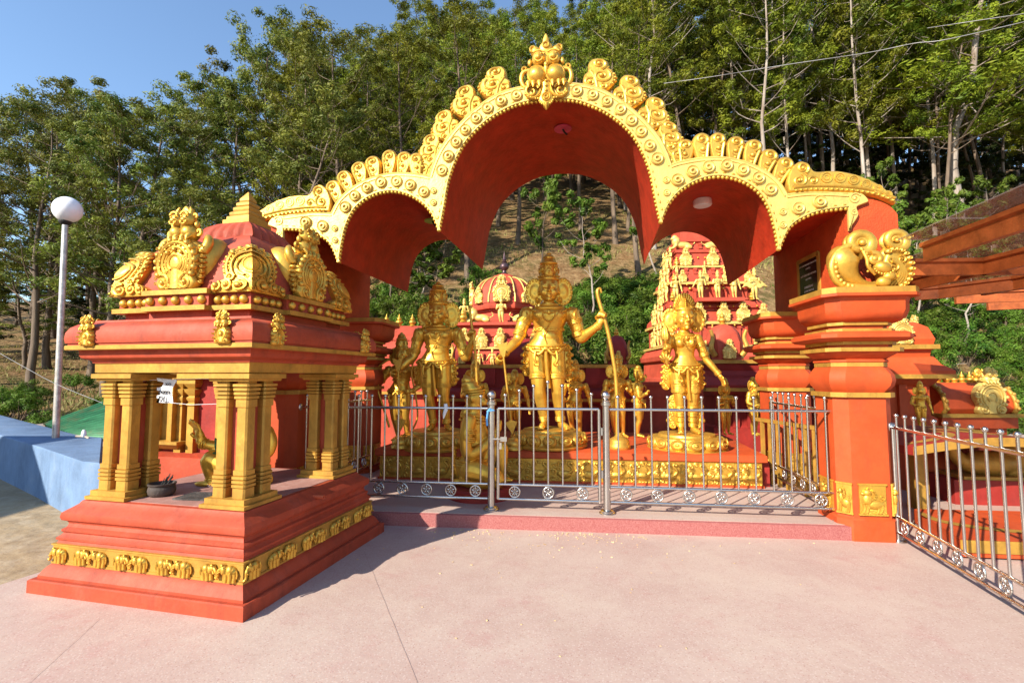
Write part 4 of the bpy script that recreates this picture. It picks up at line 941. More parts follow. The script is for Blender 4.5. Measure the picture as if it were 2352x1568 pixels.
def limb(m_, pts, rads, n=12):
    P = cr([tuple(p) for p in pts], 5); k = len(P); R_ = []
    for i in range(k):
        t = i/(k-1)*(len(rads)-1); j = min(int(t), len(rads)-2); R_.append(rads[j]+(rads[j+1]-rads[j])*(t-j))
    m_.tube(P, R_, n)
    m_.ell(P[0], rads[0], 12, 8); m_.ell(P[-1], rads[-1], 10, 7)
def hand(m_, wr, hd, s_=1., grip=True, out=(0, -1, 0)):
    """palm and five bent fingers; dir from wrist to hd; fingers curl towards `out`"""
    wr, hd = Vector(wr), Vector(hd); d = (hd-wr).normalized(); o = Vector(out); o = (o-d*o.dot(d)).normalized(); sd_ = d.cross(o)
    c = wr+d*.075*s_; rot = Matrix((sd_, d, o)).transposed()
    m_.ell(wr+d*.03*s_, .046*s_, 10, 7); m_.ell(c, (.052*s_, .068*s_, .032*s_), 12, 8, rot)
    for k, ln in enumerate((.085, .105, .10, .08)):
        b = c+d*.05*s_+sd_*(-.039+.026*k)*s_
        if grip: pts = [b-d*.03*s_, b+d*ln*.35*s_, b+d*ln*.45*s_+o*.045*s_, b+d*ln*.12*s_+o*.075*s_, b-d*.02*s_+o*.062*s_]
        else: pts = [b-d*.03*s_, b+d*ln*.4*s_+o*.004*s_, b+d*ln*.75*s_+o*.014*s_, b+d*ln*s_*1.1+o*.032*s_]
        m_.tube(cr(pts, 3), .0142*s_, 7)
    tb = c-d*.02*s_-sd_*.045*s_
    m_.tube(cr([tb, tb-sd_*.025*s_+o*.03*s_+d*.02*s_, tb-sd_*.004*s_+o*.065*s_+d*.045*s_, tb+sd_*.02*s_+o*.075*s_+d*.05*s_] if grip else [tb, tb-sd_*.03*s_+o*.015*s_+d*.03*s_, tb-sd_*.035*s_+o*.025*s_+d*.065*s_], 3), .017*s_, 7)
def head(m_, c, s_=1., yaw=0, feminine=False):
    h = MB()
    h.ell((0, 0, .03), (.125, .14, .16), 20, 14); h.ell((0, -.03, -.07), (.098, .105, .095), 16, 10); h.ell((0, -.115, -.135), (.036, .03, .026), 10, 7)
    for sg in (1, -1):
        h.ell((sg*.062, -.085, -.045), (.048, .05, .05), 12, 8)
        h.ell((sg*.05, -.128, .022), (.036, .016, .013), 12, 7); h.tube(arc((sg*.052, .012), .042, R(25), R(155), 8, -.131, .036), .0075, 6)
        h.tube(arc((sg*.05, .024), .037, R(200), R(340), 8, -.137, .016), .005, 5)
        h.ell((sg*.128, .01, -.02), (.018, .03, .05), 8, 6); h.ell((sg*.017, -.148, -.045), (.013, .016, .011), 8, 6)
    h.tube([(0, -.128, .055), (0, -.150, .0), (0, -.168, -.032), (0, -.158, -.047)], [.012, .014, .019, .014], 8)
    h.ell((0, -.136, -.083), (.035, .016, .009), 10, 6); h.ell((0, -.133, -.101), (.029, .017, .010), 10, 6)
    M = F(c) @ RZ(yaw) @ Matrix.Scale(s_, 4)
    m_.join(h, M)
def ringpath(T, z, ex, tilt=0, n=28, a0=0, a1=2*pi, sag=0):
    cx, _, rx, ry = tor(T, z); out = []
    for i in range(n+1):
        a = a0+(a1-a0)*i/n; f = -sin(a)
        zz = z - sag*max(0, f) + tilt*cos(a)
        cx2, _, rx2, ry2 = tor(T, zz); out.append((cx2+(rx2+ex)*cos(a), (ry2+ex)*sin(a), zz))
    return out
def armring(m_, a, b, t, r, th=.014, deco=True):
    a, b = Vector(a), Vector(b); c = a.lerp(b, t); d = (b-a).normalized(); u_ = d.orthogonal().normalized(); v_ = d.cross(u_)
    for k in (-1, 0, 1): m_.tube([c+d*k*.022+(u_*cos(2*pi*i/16)+v_*sin(2*pi*i/16))*(r+(.006 if k == 0 else 0)) for i in range(17)], th if k else th*.8, 6)
def crown(h=.43, r=.135, style='tall'):
    m_ = MB()
    if style == 'tall':
        m_.lathe([(.132, 0), (.142, .015), (.142, .035), (.134, .045), (.136, .075), (.128, .085), (.128, .15), (.122, .20), (.112, .235), (.104, .245), (.118, .255), (.120, .275), (.104, .285), (.098, .30), (.085, .335), (.078, .345), (.082, .355), (.078, .37), (.055, .395), (.03, .415), (.034, .425), (.018, .44), (.002, .45)], 24)
        for i in range(24): a = 2*pi*i/24; m_.ell((.142*cos(a), .142*sin(a), .06), (.014, .014, .012), 6, 4)
        for i in range(8):
            a = 2*pi*i/8-pi/2; m_.tube([(.131*cos(a+.16*cos(t)), .131*sin(a+.16*cos(t)), .155+.04*sin(t)) for t in [k*pi/5 for k in range(11)]], .009, 5); m_.ell((.130*cos(a), .130*sin(a), .155), .014, 7, 5)
        for i in range(16): a = 2*pi*i/16; m_.ell((.114*cos(a), .114*sin(a), .225), (.012, .012, .016), 6, 4)
        m_.prism(cr([(-.05, .06), (-.06, .12), (-.03, .16), (0, .20), (.03, .16), (.06, .12), (.05, .06)], 3), .03, -.118, .008); m_.ell((0, -.152, .115), (.018, .012, .024), 8, 6)
    elif style == 'fan':
        m_.lathe([(.128, 0), (.14, .012), (.14, .035), (.13, .045)], 24)
        for i in range(13):
            a = R(8+i*13.7); m_.tube([(.07*cos(a), .0, .03+.06*sin(a)), (.155*cos(a), -.01, .05+.20*sin(a)), (.15*cos(a), -.02, .06+.235*sin(a))], [.03, .034, .02], 8)
        m_.ell((0, .02, .10), (.14, .07, .15), 16, 10)
        for i in range(7): m_.ell((0, -.085+.005*i, .06+.032*i), (.014, .014, .014), 6, 4)
    else:  # knot
        m_.lathe([(.13, 0), (.14, .01), (.135, .03), (.12, .06), (.095, .09), (.085, .10), (.09, .12), (.08, .16), (.055, .19), (.02, .21)], 20)
        for z in (.03, .06, .09, .125, .155): m_.tube([((.128-.35*max(0, z-.03))*cos(2*pi*i/20), (.128-.35*max(0, z-.03))*sin(2*pi*i/20), z) for i in range(21)], .009, 5)
    return m_.map(lambda p: (p.x, p.y, p.z*h/.45))
def side_scroll(n=5):
    """openwork sash of scrolls hanging beside the hip, x outward"""
    m_ = MB()
    ol = cr([(0, .0), (.07, .02), (.12, -.06), (.14, -.18), (.13, -.28), (.16, -.36), (.13, -.45), (.05, -.47), (.0, -.40), (-.03, -.2)], 4); m_.prism(ol, .05, .025, .012)
    for i, (c, r) in enumerate((((.075, -.05), .05), ((.10, -.15), .045), ((.095, -.25), .045), ((.11, -.35), .05), ((.06, -.42), .045))):
        m_.tube(spiral(c, r, .01, 1.3, R(90), 14, -.028, -1), [.017-.006*t/14 for t in range(15)], 6); m_.ell((c[0], -.03, c[1]), .016, 7, 5)
        m_.ell((c[0]+r+.008, 0, c[1]), (.026, .03, .03), 8, 6)
    return m_
def lotus(t, r, h, name='lotus_base', npet=14, m='gold'):
    b = obj(name, MB().lathe([(r*.98, 0), (r, .012), (r*1.0, h*.16), (r*.93, h*.22), (r*.88, h*.42), (r*.90, h*.62), (r*.86, h*.82), (r*.72, h*.88), (r*.70, h), (.01, h+.002)], 40), m, t, (0, 0, -h), smooth=50)
    pt = MB(); pt.ell((0, 0, 0), (r*.19, .045*r/.5, h*.34), 12, 8); pt.tube(arc((0, 0), r*.13, 0, 2*pi, 14, -.04*r/.5, h*.22), .010*r/.5, 6); pt.ell((0, -.04*r/.5, 0), (r*.06, .02, h*.1), 8, 6)
    me = pt.mesh('petal', 60); me.materials.append(MATS[m])
    for i in range(npet):
        a = 2*pi*i/npet; obj('petal', me, None, b, (r*.90*sin(a), -r*.90*cos(a), h*.50), (R(-14), 0, a))
    return b
def figure(name, label, loc, rz, s_, J, T=TORSO, crown_style='tall', voxel=.012, adorn=2, female=False, beard=False, m='gold_statue', yaw=0, base=None, skirt=False, crown_h=.43, hs_=1.2):
    t = thing(name, label, 'statue', loc, rz)
    b = MB()
    b.loft([[(cx+rx*(abs(cos(a))**.85)*(1 if cos(a) >= 0 else -1), ry*sin(a), z) for a in [2*pi*i/24 for i in range(24)]] for cx, z, rx, ry in T])
    b.tube([(.003, 0, 1.82), (.003, -.01, 1.95)], [.078, .072], 14)
    if female:
        for sg in (1, -1): b.ell((sg*.10, -.125, 1.62), (.088, .085, .085), 14, 10)
    else:
        for sg in (1, -1): b.ell((sg*.115, -.12, 1.665), (.12, .075, .085), 14, 10)
        b.ell((0, -.09, 1.36), (.15, .09, .11), 14, 9)
    sh_r = .082 if female else .105
    for arm in ('R', 'L'):
        a = J[arm]; ar = (.088, .082, .066, .066, .045) if female else (.108, .098, .075, .074, .048)
        e = Vector(a[1]); limb(b, [a[0], Vector(a[0]).lerp(e, .55), e, e.lerp(Vector(a[2]), .4), a[2]], ar); b.ell(a[0], sh_r, 12, 8)
        hand(b, a[2], a[3], J.get('hs', 1.0), J.get('grip'+arm, True), J.get('out'+arm, (0, -1, 0)))
    for leg in ('r', 'l'):
        a = J[leg]; hp, kn, an, to = (Vector(q) for q in a)
        limb(b, [hp, hp.lerp(kn, .5), kn, kn.lerp(an, .35)+Vector((0, .02, 0)), an], (.150, .140, .094, .092, .056))
        d = (to-an); d.z = 0; d.normalize()
        b.tube([an+Vector((0, .03, -.06)), an+d*.05+Vector((0, 0, -.06)), an+d*.15+Vector((0, 0, -.08)), an+d*.22+Vector((0, 0, -.09))], [.05, .058, .05, .035], 10)
        for k in range(5):
            sdv = Vector((-d.y, d.x, 0)); b.ell(an+d*(.235-.006*abs(k-1))+sdv*(-.044+.022*k)+Vector((0, 0, -.098)), (.016, .016, .014), 7, 5)
    hc = (.003, -.02, 2.06); head(b, hc, hs_, yaw, female)
    if beard:
        b.ell((0, -.13, 1.90), (.07, .06, .12), 12, 8); b.ell((0, -.14, 1.80), (.045, .045, .10), 10, 7)
    if skirt:
        b.loft([[(.0+rx*cos(a), ry*sin(a), z) for a in [2*pi*i/20 for i in range(20)]] for z, rx, ry in ((.12, .17, .13), (.4, .2, .15), (.8, .255, .185), (1.15, .27, .19))])
    body = fuse(b, voxel, 3); body.materials.append(MATS[m]); obj('body', body, None, t, sc=s_)
    def part(nm, mb): return obj(nm, mb, m, t, smooth=60, sc=s_)
    ck = crown(crown_h, .135, crown_style); part('crown', ck.xf(F((hc[0], hc[1]+.01, hc[2]+.115*hs_)) @ RZ(yaw) @ RX(R(4)) @ Matrix.Diagonal((hs_*.93, hs_*.93, 1, 1))))
    if adorn >= 1:
        x = MB()
        for sg in (1, -1):
            h = MB(); h.lathe([(.115, 0), (.12, .012), (.10, .02), (.085, .012), (.06, .016), (.045, .028), (.02, .02)], 22, (0, 0, 0)); 
            for i in range(14): a = 2*pi*i/14; h.ell((.105*cos(a), .105*sin(a), .014), (.020, .020, .012), 7, 5)
            h.map(lambda p: (p.x*hs_, p.y*1.45*hs_, p.z)); h.xf(F((hc[0]+sg*.175*hs_, hc[1]+.06, hc[2]-.02)) @ RZ(sg*R(8)) @ RX(R(90))); part('ear_halo', h)
        for sg in (1, -1): x = MB(); x.tube(spiral((hc[0]+sg*.14*hs_, hc[2]-.13*hs_), .040, .008, 1.6, R(90), 16, hc[1]-.02), .012, 6); x.ell((hc[0]+sg*.14*hs_, hc[1]-.025, hc[2]-.13*hs_), .016, 7, 5); part('earring', x)
        x = MB()
        for z, ex, sag, th in ((1.845, .010, .02, .013), (1.815, .012, .05, .016), (1.785, .010, .09, .010)) if not female else ((1.84, .008, .02, .011), (1.80, .008, .06, .014)): x.tube(ringpath(T, z, ex, 0, 30, 0, 2*pi, sag), th, 6)
        for i in range(15):
            a = R(195+150*i/14); q = ringpath(T, 1.79, .014, 0, 1, a, a, .085)[0]; x.ell(q, .014, 6, 4)
        zc = 1.66
        x.tube([(.09*cos(k)*1., -tor(T, zc)[3]-.055 - (.05 if female else .02), zc+.01+.11*sin(k)) for k in [R(170+200*i/14) for i in range(15)]], .013, 6)
        x.ell((0, -tor(T, 1.6)[3]-.045, 1.70), (.03, .02, .04), 9, 6)
        part('necklace', x)
        x = MB()
        for z in (1.475, 1.445): x.tube(ringpath(T, z, .006), .012, 6)
        for i in range(18): a = 2*pi*i/18; q = ringpath(T, 1.46, .012, 0, 1, a, a)[0]; x.ell(q, (.020, .014, .012), 6, 4)
        if not female: part('chest_band', x)
        for arm in ('R', 'L'):
            a = J[arm]; x = MB(); armring(x, a[2], a[1], .06, .052, .013); part('bracelet', x); x = MB(); armring(x, a[0], a[1], .78, .087 if not female else .073, .016); part('elbow_band', x)
            x = MB(); armring(x, a[0], a[1], .30, .103 if not female else .083, .013)
            c = Vector(a[0]).lerp(Vector(a[1]), .6); dd = (Vector(a[1])-Vector(a[0])).normalized(); o2 = Vector((0, -1, 0)); o2 = (o2-dd*o2.dot(dd)).normalized()
            x.ell(c+o2*(.085 if not female else .07), (.045, .02, .05), 10, 7); x.tube([c+o2*(.098 if not female else .083)+Vector((.032*cos(k), 0, .036*sin(k))) for k in [2*pi*i/12 for i in range(13)]], .008, 5)
            if not female: x.tube(cr([Vector(a[0])+Vector((.10*(1 if arm == 'L' else -1)*.6, -.05, .07)), Vector(a[0])+Vector((.02, -.11, -.03)), Vector(a[0]).lerp(Vector(a[1]), .35)+Vector((0, -.095, 0))], 4), .016, 6)
            part('armlet', x)
        x = MB()
        for z, th, sag in ((1.245, .018, .035), (1.215, .015, .045), (1.185, .018, .055)): x.tube(ringpath(T, z, .010, 0, 30, 0, 2*pi, sag), th, 6)
        for i in range(20): a = 2*pi*i/20; q = ringpath(T, 1.215, .024, 0, 1, a, a, .045)[0]; x.ell(q, (.024, .016, .014), 6, 4)
        cx = tor(T, 1.15)[0]; yb = -tor(T, 1.15)[3]-.02
        x.ell((cx, yb-.01, 1.17), (.045, .025, .03), 10, 7)
        for sg in (1, -1):
            x.tube(cr([(cx+sg*.03, yb-.012, 1.16), (cx+sg*.10, yb-.02, 1.09), (cx+sg*.19, yb+.02, 1.13), (cx+sg*.24, yb+.07, 1.19)], 5), .022, 7)
            x.tube(cr([(cx+sg*.15, yb-.03, 1.13), (cx+sg*.165, yb-.045, 1.03), (cx+sg*.15, yb-.04, .97)], 4), .020, 7); x.tube(spiral((cx+sg*.145, .95), .045, .01, 1.3, R(90), 14, yb-.035, sg), .014, 6)
        x.tube(cr([(cx, yb+.0, 1.13), (cx+.01, yb+.03, .9), (cx+.04, yb+.07, .6)], 5), [.03]*11, 7)
        part('girdle', x)
    if adorn >= 2:
        for leg in ('r', 'l'):
            a = J[leg]; x = MB(); armring(x, a[1], a[2], .93, .062, .016); part('anklet', x); x = MB(); armring(x, a[0], a[1], .62, .132, .014)
            if female:
                for f in (.2, .38, .5): x2 = MB(); armring(x2, a[0], a[1], f+.1, .146-.02*f, .011); part('garment_band', x2)
                for f in (.25, .5, .72): x2 = MB(); armring(x2, a[1], a[2], f, .092-.02*f, .010); part('garment_band', x2)
                for f in (.25, .6): x2 = MB(); c = Vector(a[0]).lerp(Vector(a[1]), f); x2.tube([c+Vector((.04*cos(k), -.135, .045*sin(k))) for k in [2*pi*i/12 for i in range(13)]], .010, 5); x2.ell(c+Vector((0, -.135, 0)), (.02, .012, .02), 7, 5); part('garment_rosette', x2)
            part('leg_band', x)
        ss = side_scroll()
        for sg in (1, -1):
            y = MB(); y.join(ss); y.map(lambda p: (sg*(p.x+.22)-.03, p.y+.06, p.z+1.24)); part('side_sash', y)
            if female:
                y = MB(); y.join(ss); y.map(lambda p: (sg*(p.x+.15), p.y+.05, p.z*1.25+.66)); part('side_sash', y)
        if not female:
            x = MB(); x.tube(cr([(.20, -.12, 1.76), (.10, -.205, 1.64), (-.02, -.20, 1.48), (-.07, -.185, 1.36), (-.03, -.185, 1.24)], 5), .010, 6); part('sacred_thread', x)
    if base: 
        lb = lotus(t, base[0], base[1])
    return t
def J_(R_, L_, r, l, **k): return dict(R=R_, L=L_, r=r, l=l, **k)
LEGS = dict(r=[(-.165, 0, 1.10), (-.145, -.04, .57), (-.075, .03, .12), (-.13, -.2, .03)], l=[(.09, 0, 1.10), (.125, -.03, .57), (.165, .03, .12), (.28, -.18, .03)])
rama = J_([(-.335, 0, 1.705), (-.46, -.05, 1.315), (-.645, -.22, 1.10), (-.73, -.30, 1.03)], [(.35, 0, 1.70), (.47, .04, 1.33), (.725, -.16, 1.51), (.775, -.18, 1.64)], **LEGS, outR=(-.2, -.6, -.75), outL=(-.3, -1, .1), hs=1.15)
AZ = .572
SY = 7.18
p = on_y(1262, 990, SY); sR = figure('hero_statue', 'tallest central gold statue with tall crown holding a bow and arrow', (p.x, SY, AZ+.245), GR*.6, 1., rama, voxel=.0115, base=(.55, .245))
lak = J_([(-.335, 0, 1.705), (-.42, -.04, 1.30), (-.62, -.20, 1.08), (-.72, -.27, 1.02)], [(.35, 0, 1.70), (.50, .0, 1.26), (.64, -.14, 1.56), (.65, -.16, 1.70)], **LEGS, outR=(-.2, -.6, -.75), outL=(-.3, -1, .1), hs=1.15)
p2 = on_y(985+20, 990, 7.28); sL = figure('hero_statue', 'gold crowned statue standing in the arch shade left of the tallest one', (p2.x-.01, 7.28, AZ+.22), GR*.3, .845, lak, voxel=.014, base=(.54, .26), yaw=R(-10), hs_=1.32)
sita = J_([(-.245, 0, 1.70), (-.36, .0, 1.33), (-.375, -.2, 1.43), (-.36, -.24, 1.53)], [(.235, 0, 1.70), (.37, .02, 1.34), (.565, -.06, 1.06), (.635, -.09, .92)], r=[(-.115, 0, 1.06), (-.105, -.02, .57), (-.085, .03, .12), (-.14, -.2, .03)], l=[(.125, 0, 1.06), (.12, -.02, .57), (.12, .03, .12), (.2, -.18, .03)], gripL=False, outL=(-1, -.3, 0), outR=(.3, -1, 0))
p3 = on_y(1577, 1000, 7.02); sS = figure('goddess_statue', 'gold female statue with fan crown holding a lotus bud, right of the tallest statue', (p3.x, 7.02, AZ+.20), GR, .80, sita, T=TORSO_F, crown_style='fan', voxel=.0125, base=(.55, .235), female=True, yaw=R(8), crown_h=.50, hs_=1.3)
# held things
def staff(name, label, pts, r, m='gold', cat='bow', rr=None):
    P = cr([tuple(q) for q in pts], 6); t = tag(obj(name, MB().tube(P, rr or r, 9), m, None, smooth=60), label, cat); return t
Yb = SY-.26
bp = [on_y(1900*.6125+.3046*x, 940*.6125+.3046*y, Yb) for x, y in ((715, 318), (705, 285), (685, 300), (690, 350), (712, 430), (735, 500), (770, 640), (800, 800), (822, 950), (832, 1150), (836, 1390))]
t = staff('long_bow', 'long slender gold bow in the raised hand of the tallest statue', bp, .026, rr=[.012+.016*min(1, i/14) for i in range(61)])
bpz = bp[-1]
pp = thing('bow_stand', 'small round gold pedestal under the foot of the long bow', 'pedestal', (bpz.x+.02, bpz.y, AZ)); obj('drum', MB().lathe([(.155, 0), (.16, .02), (.155, .05), (.14, .07), (.145, .10), (.12, .14), (.07, .165), (.05, .19), (.045, .22)], 28), 'gold', pp, smooth=50)
def arrow(name, label, top, bot, s_=1.):
    top, bot = Vector(top), Vector(bot); d = (bot-top).normalized(); t = thing(name, label, 'arrow', bot)
    loc = lambda p: p-bot
    obj('shaft', MB().tube([loc(top+d*.1*s_), loc(bot-d*.1*s_)], .014*s_, 8), 'gold', t, smooth=60)
    sdv = Vector((1, 0, 0)); sdv = (sdv-d*sdv.dot(d)).normalized(); nv = d.cross(sdv)
    x = MB(); A = [loc(top+sdv*.085*s_-d*.03*s_), loc(top-d*.0), loc(top-sdv*.085*s_-d*.03*s_), loc(top-sdv*.05*s_+d*.07*s_), loc(top-sdv*.016*s_+d*.18*s_), loc(top+sdv*.016*s_+d*.18*s_), loc(top+sdv*.05*s_+d*.07*s_)]
    x.loft([[q+nv*.015 for q in A], [q-nv*.015 for q in A]]); obj('fletching', x, 'gold', t, smooth=30)
    x = MB(); A = [loc(bot-d*.20*s_), loc(bot-d*.16*s_+sdv*.085*s_), loc(bot), loc(bot-d*.16*s_-sdv*.085*s_)]; x.loft([[q+nv*.02 for q in A], [q-nv*.02 for q in A]]); obj('arrow_head', x, 'gold', t, smooth=30)
Z5 = lambda x, y, Y: on_y(1300*.6125+.414*x, 900*.6125+.414*y, Y)
arrow('arrow', 'gold arrow pointing down in the lowered hand of the tallest statue', Z5(862, 578, 6.82), Z5(920, 1075, 6.82))
t = thing('arrow_stand', 'small round gold pedestal below the arrow of the tallest statue', 'pedestal', (Z5(925, 1110, 6.84).x, 6.84, AZ)); obj('drum', MB().lathe([(.135, 0), (.135, .03), (.115, .05), (.125, .08), (.105, .12), (.07, .14), (.06, .16)], 24), 'gold', t, smooth=50)
arrow('arrow', 'gold arrow pointing down held by the shaded statue on the left', Z5(285, 665, 6.98), Z5(298, 1060, 6.98), .95)
t = thing('arrow_stand', 'small round gold pedestal below the arrow of the shaded left statue', 'pedestal', (Z5(300, 1100, 7.0).x, 7.0, AZ)); obj('drum', MB().lathe([(.135, 0), (.135, .03), (.115, .05), (.125, .08), (.105, .12), (.07, .14), (.06, .16)], 24), 'gold', t, smooth=50)
Z2 = lambda x, y, Y: on_y(1400*.6125+.336*x, 1020*.6125+.336*y, Y)
staff('long_bow', 'slim gold bow staff in the raised hand of the shaded left statue', [Z2(672, 240, 7.08), Z2(660, 255, 7.08), Z2(672, 360, 7.08), Z2(690, 480, 7.08), Z2(702, 620, 7.08), Z2(710, 800, 7.08), Z2(712, 1000, 7.08), (Z2(712, 1100, 7.08).x, 7.08, AZ)], .02)
Z3 = lambda x, y, Y: on_y(2420*.6125+.3358*x, 860*.6125+.3358*y, Y)
lt = thing('lotus_bud', 'closed gold lotus bud raised in the hand of the female statue', 'flower', Z3(140, 870, 6.84)); o_ = lt.location
P = [Z3(*q, 6.84)-o_ for q in ((160, 910), (145, 860), (140, 800), (138, 750))]
obj('stem', MB().tube(P, .012, 7), 'gold', lt); x = MB()
c = Z3(136, 715, 6.84)-o_
x.lathe([(.012, -.13), (.04, -.10), (.055, -.04), (.05, .02), (.032, .075), (.012, .125), (.002, .15)], 14, c)
for i in range(5): a = 2*pi*i/5; x.tube([c+Vector((.05*cos(a), .05*sin(a), -.08)), c+Vector((.056*cos(a), .056*sin(a), -.02)), c+Vector((.034*cos(a), .034*sin(a), .07)), c+Vector((.008*cos(a), .008*sin(a), .13))], [.012, .018, .012, .003], 6)
obj('bud', x, 'gold', lt, smooth=60)
c = Z3(140, 865, 6.84)-o_; x = MB()
for i in range(5): x.ell(c+Vector((-.06+.03*i, -.02, -.01-.012*abs(i-2))), (.02, .022, .05), 8, 7, RY(R((i-2)*22)).to_3x3())
x.tube([c+Vector((0, 0, -.03)), c+Vector((.01, 0, -.09)), c+Vector((.02, 0, -.14))], [.045, .03, .006], 8)
obj('lower_petals', x, 'gold', lt, smooth=60)
# quivers behind the shoulders
def quiver(loc, label, sc=1.):
    t = thing('quiver', label, 'quiver', loc)
    obj('case', MB().lathe([(.05, -.30), (.06, 0), (.065, .02), (.05, .03)], 14).xf(RY(R(18))), 'gold_statue', t, smooth=50, sc=sc)
    for k in range(4): obj('feather', MB().ell((.03+.035*k-.05, .02, .09), (.018, .008, .075), 8, 6).xf(RY(R(10+5*k))), 'gold_statue', t, smooth=60, sc=sc)
quiver((p2.x-.24, 7.45, AZ+.22+1.52), 'gold quiver behind the shoulder of the shaded left statue', .9)
# ---- smaller statues at the back of the altar
smallJ = J_([(-.335, 0, 1.705), (-.42, -.05, 1.35), (-.30, -.28, 1.45), (-.16, -.32, 1.55)], [(.35, 0, 1.70), (.44, -.04, 1.35), (.32, -.28, 1.45), (.16, -.32, 1.55)], **LEGS)
relax = J_([(-.335, 0, 1.705), (-.44, .02, 1.35), (-.36, -.22, 1.22), (-.30, -.30, 1.25)], [(.35, 0, 1.70), (.47, .03, 1.32), (.52, -.05, .98), (.53, -.08, .86)], **LEGS, gripL=False)
archer = J_([(-.335, 0, 1.705), (-.55, -.05, 1.38), (-.72, -.15, 1.10), (-.78, -.2, 1.02)], [(.35, 0, 1.70), (.46, .0, 1.33), (.40, -.24, 1.2), (.33, -.3, 1.2)], **LEGS)
def small(label, px, yf, Y, s_, J, rz=0, z=None, **k):
    q = on_y(px, yf, Y); return figure('attendant_statue', label, (q.x, Y, AZ if z is None else z), rz, s_, J, voxel=.02, adorn=1, crown_h=k.pop('crown_h', .43), **k)
t = small('small gold archer statue at the far left end of the altar', 920, 1000, 7.75, .655, archer, -.2)
a0 = Vector((on_y(900, 800, 7.6).x, 7.6, 0)); Z2b = lambda x, y: on_y(1400*.6125+.336*x, 1020*.6125+.336*y, 7.62)
staff('archer_bow', 'thin curved gold bow held by the small archer statue', [Z2b(115, 590), Z2b(60, 625), Z2b(20, 660), Z2b(8, 690), Z2b(35, 740), Z2b(28, 800), Z2b(60, 900), Z2b(110, 1060)], .018)
staff('archer_bow', 'thin curved gold bow between the small archer and the shaded statue', [Z2b(285, 440), Z2b(272, 470), Z2b(272, 600), Z2b(262, 700), Z2b(290, 850), Z2b(300, 1000), Z2b(245, 1110)], .014)
small('small gold statue half hidden behind the kneeling monkey figure', 1090, 1010, 8.35, .50, smallJ)
small('small gold bearded sage statue with cone shaped hair between the big statues', 1182, 1012, 8.3, .475, relax, .1, crown_style='knot', beard=True, crown_h=.42)
small('small gold statue peeking out right behind the tallest statue', 1322, 1012, 8.2, .50, relax, 0)
small('small gold statue with round ear discs behind the long bow', 1420, 1012, 8.15, .535, smallJ)
gt = small('small gold beaked statue in profile right of the long bow', 1467, 1012, 8.2, .50, smallJ, R(75), crown_style='knot')
x = MB(); x.tube(cr([(.0, -.12, 2.05), (.0, -.22, 2.03), (0, -.27, 1.96)], 4), [.05-.005*i for i in range(9)], 8); obj('beak', x, 'gold_statue', gt, sc=.5)
x = MB(); x.prism(cr([(-.3, .9), (-.38, 1.3), (-.25, 1.75), (-.05, 1.8), (.05, 1.7), (-.1, 1.2), (-.16, .7)], 4), .08, .25, .02); x.xf(RZ(R(90))); obj('wing', x, 'gold_statue', gt, sc=.5, loc=(0, .12, 0))
small('small gold monkey statue with folded hands beside the female statue', 1668, 1000, 8.1, .36, smallJ, .3, z=.62, crown_style='tall')
small('small gold bearded bear statue facing right beside the red kiosk', 1733, 1003, 8.0, .40, relax, R(40), z=.62, crown_style='knot', beard=True)
# kneeling monkey before the altar
def kneeler(name, label, loc, rz, parts, m='gold_statue', voxel=.011):
    t = thing(name, label, 'statue', loc, rz); b = MB(); parts(b); me = fuse(b, voxel, 3); me.materials.append(MATS[m]); obj('body', me, None, t); return t
def mk(b):
    b.ell((-.10, 0, .20), (.19, .19, .19), 16, 11); b.ell((-.07, 0, .45), (.165, .17, .20), 16, 11); b.ell((-.075, 0, .70), (.16, .19, .19), 16, 11); b.ell((-.02, 0, .60), (.14, .15, .16), 14, 10); b.tube([(-.075, 0, .80), (-.06, 0, 1.0)], [.09, .085], 12)
    b.ell((-.06, 0, 1.06), (.115, .105, .125), 16, 11); b.ell((.04, 0, 1.01), (.065, .07, .05), 12, 8); b.ell((.065, 0, .985), (.045, .058, .03), 10, 7); b.ell((.04, 0, 1.085), (.03, .07, .03), 10, 7)
    for sg in (1, -1):
        b.ell((-.07, sg*.105, 1.05), (.03, .02, .045), 8, 6); b.ell((.045, sg*.035, 1.065), (.014, .014, .012), 7, 5)
        limb(b, [(-.085, sg*.19, .79), (-.115, sg*.235, .60), (-.09, sg*.23, .40), (.06, sg*.14, .46), (.20, sg*.035, .60)], (.085, .08, .066, .062, .042))
        b.tube([(.20, sg*.022, .60), (.24, sg*.02, .68), (.27, sg*.02, .78)], [.035, .04, .018], 10, .6)
        for k in range(4): b.tube([(.225+.018*k-.02, sg*.016, .66), (.25+.016*k-.02, sg*.015, .78-.01*k)], .012, 6)
    limb(b, [(-.06, -.12, .20), (.10, -.16, .17), (.27, -.16, .09), (.10, -.17, .05), (-.18, -.15, .06)], (.15, .13, .085, .075, .05))
    limb(b, [(-.05, .12, .22), (.10, .16, .33), (.25, .15, .44), (.255, .15, .22), (.24, .15, .06)], (.15, .13, .085, .075, .05)); b.ell((.30, .15, .03), (.11, .05, .035), 10, 6); b.ell((-.24, -.15, .06), (.08, .045, .04), 10, 6)
q = Z2(722, 1450, 6.02)
kneel = kneeler('kneeling_statue', 'gold monkey headed statue kneeling in profile with joined palms before the altar', (q.x, 6.02, .27), GR, mk)
kp = thing('round_plinth', 'low round red plinth under the kneeling gold statue', 'plinth', (q.x+.02, 6.02, .14)); obj('drum', MB().lathe([(.40, 0), (.40, .10), (.385, .115), (.38, .128), (.01, .13)], 36), 'crimson', kp, smooth=40)
def kp_part(nm, mb): return obj(nm, mb, 'gold_statue', kneel, smooth=60)
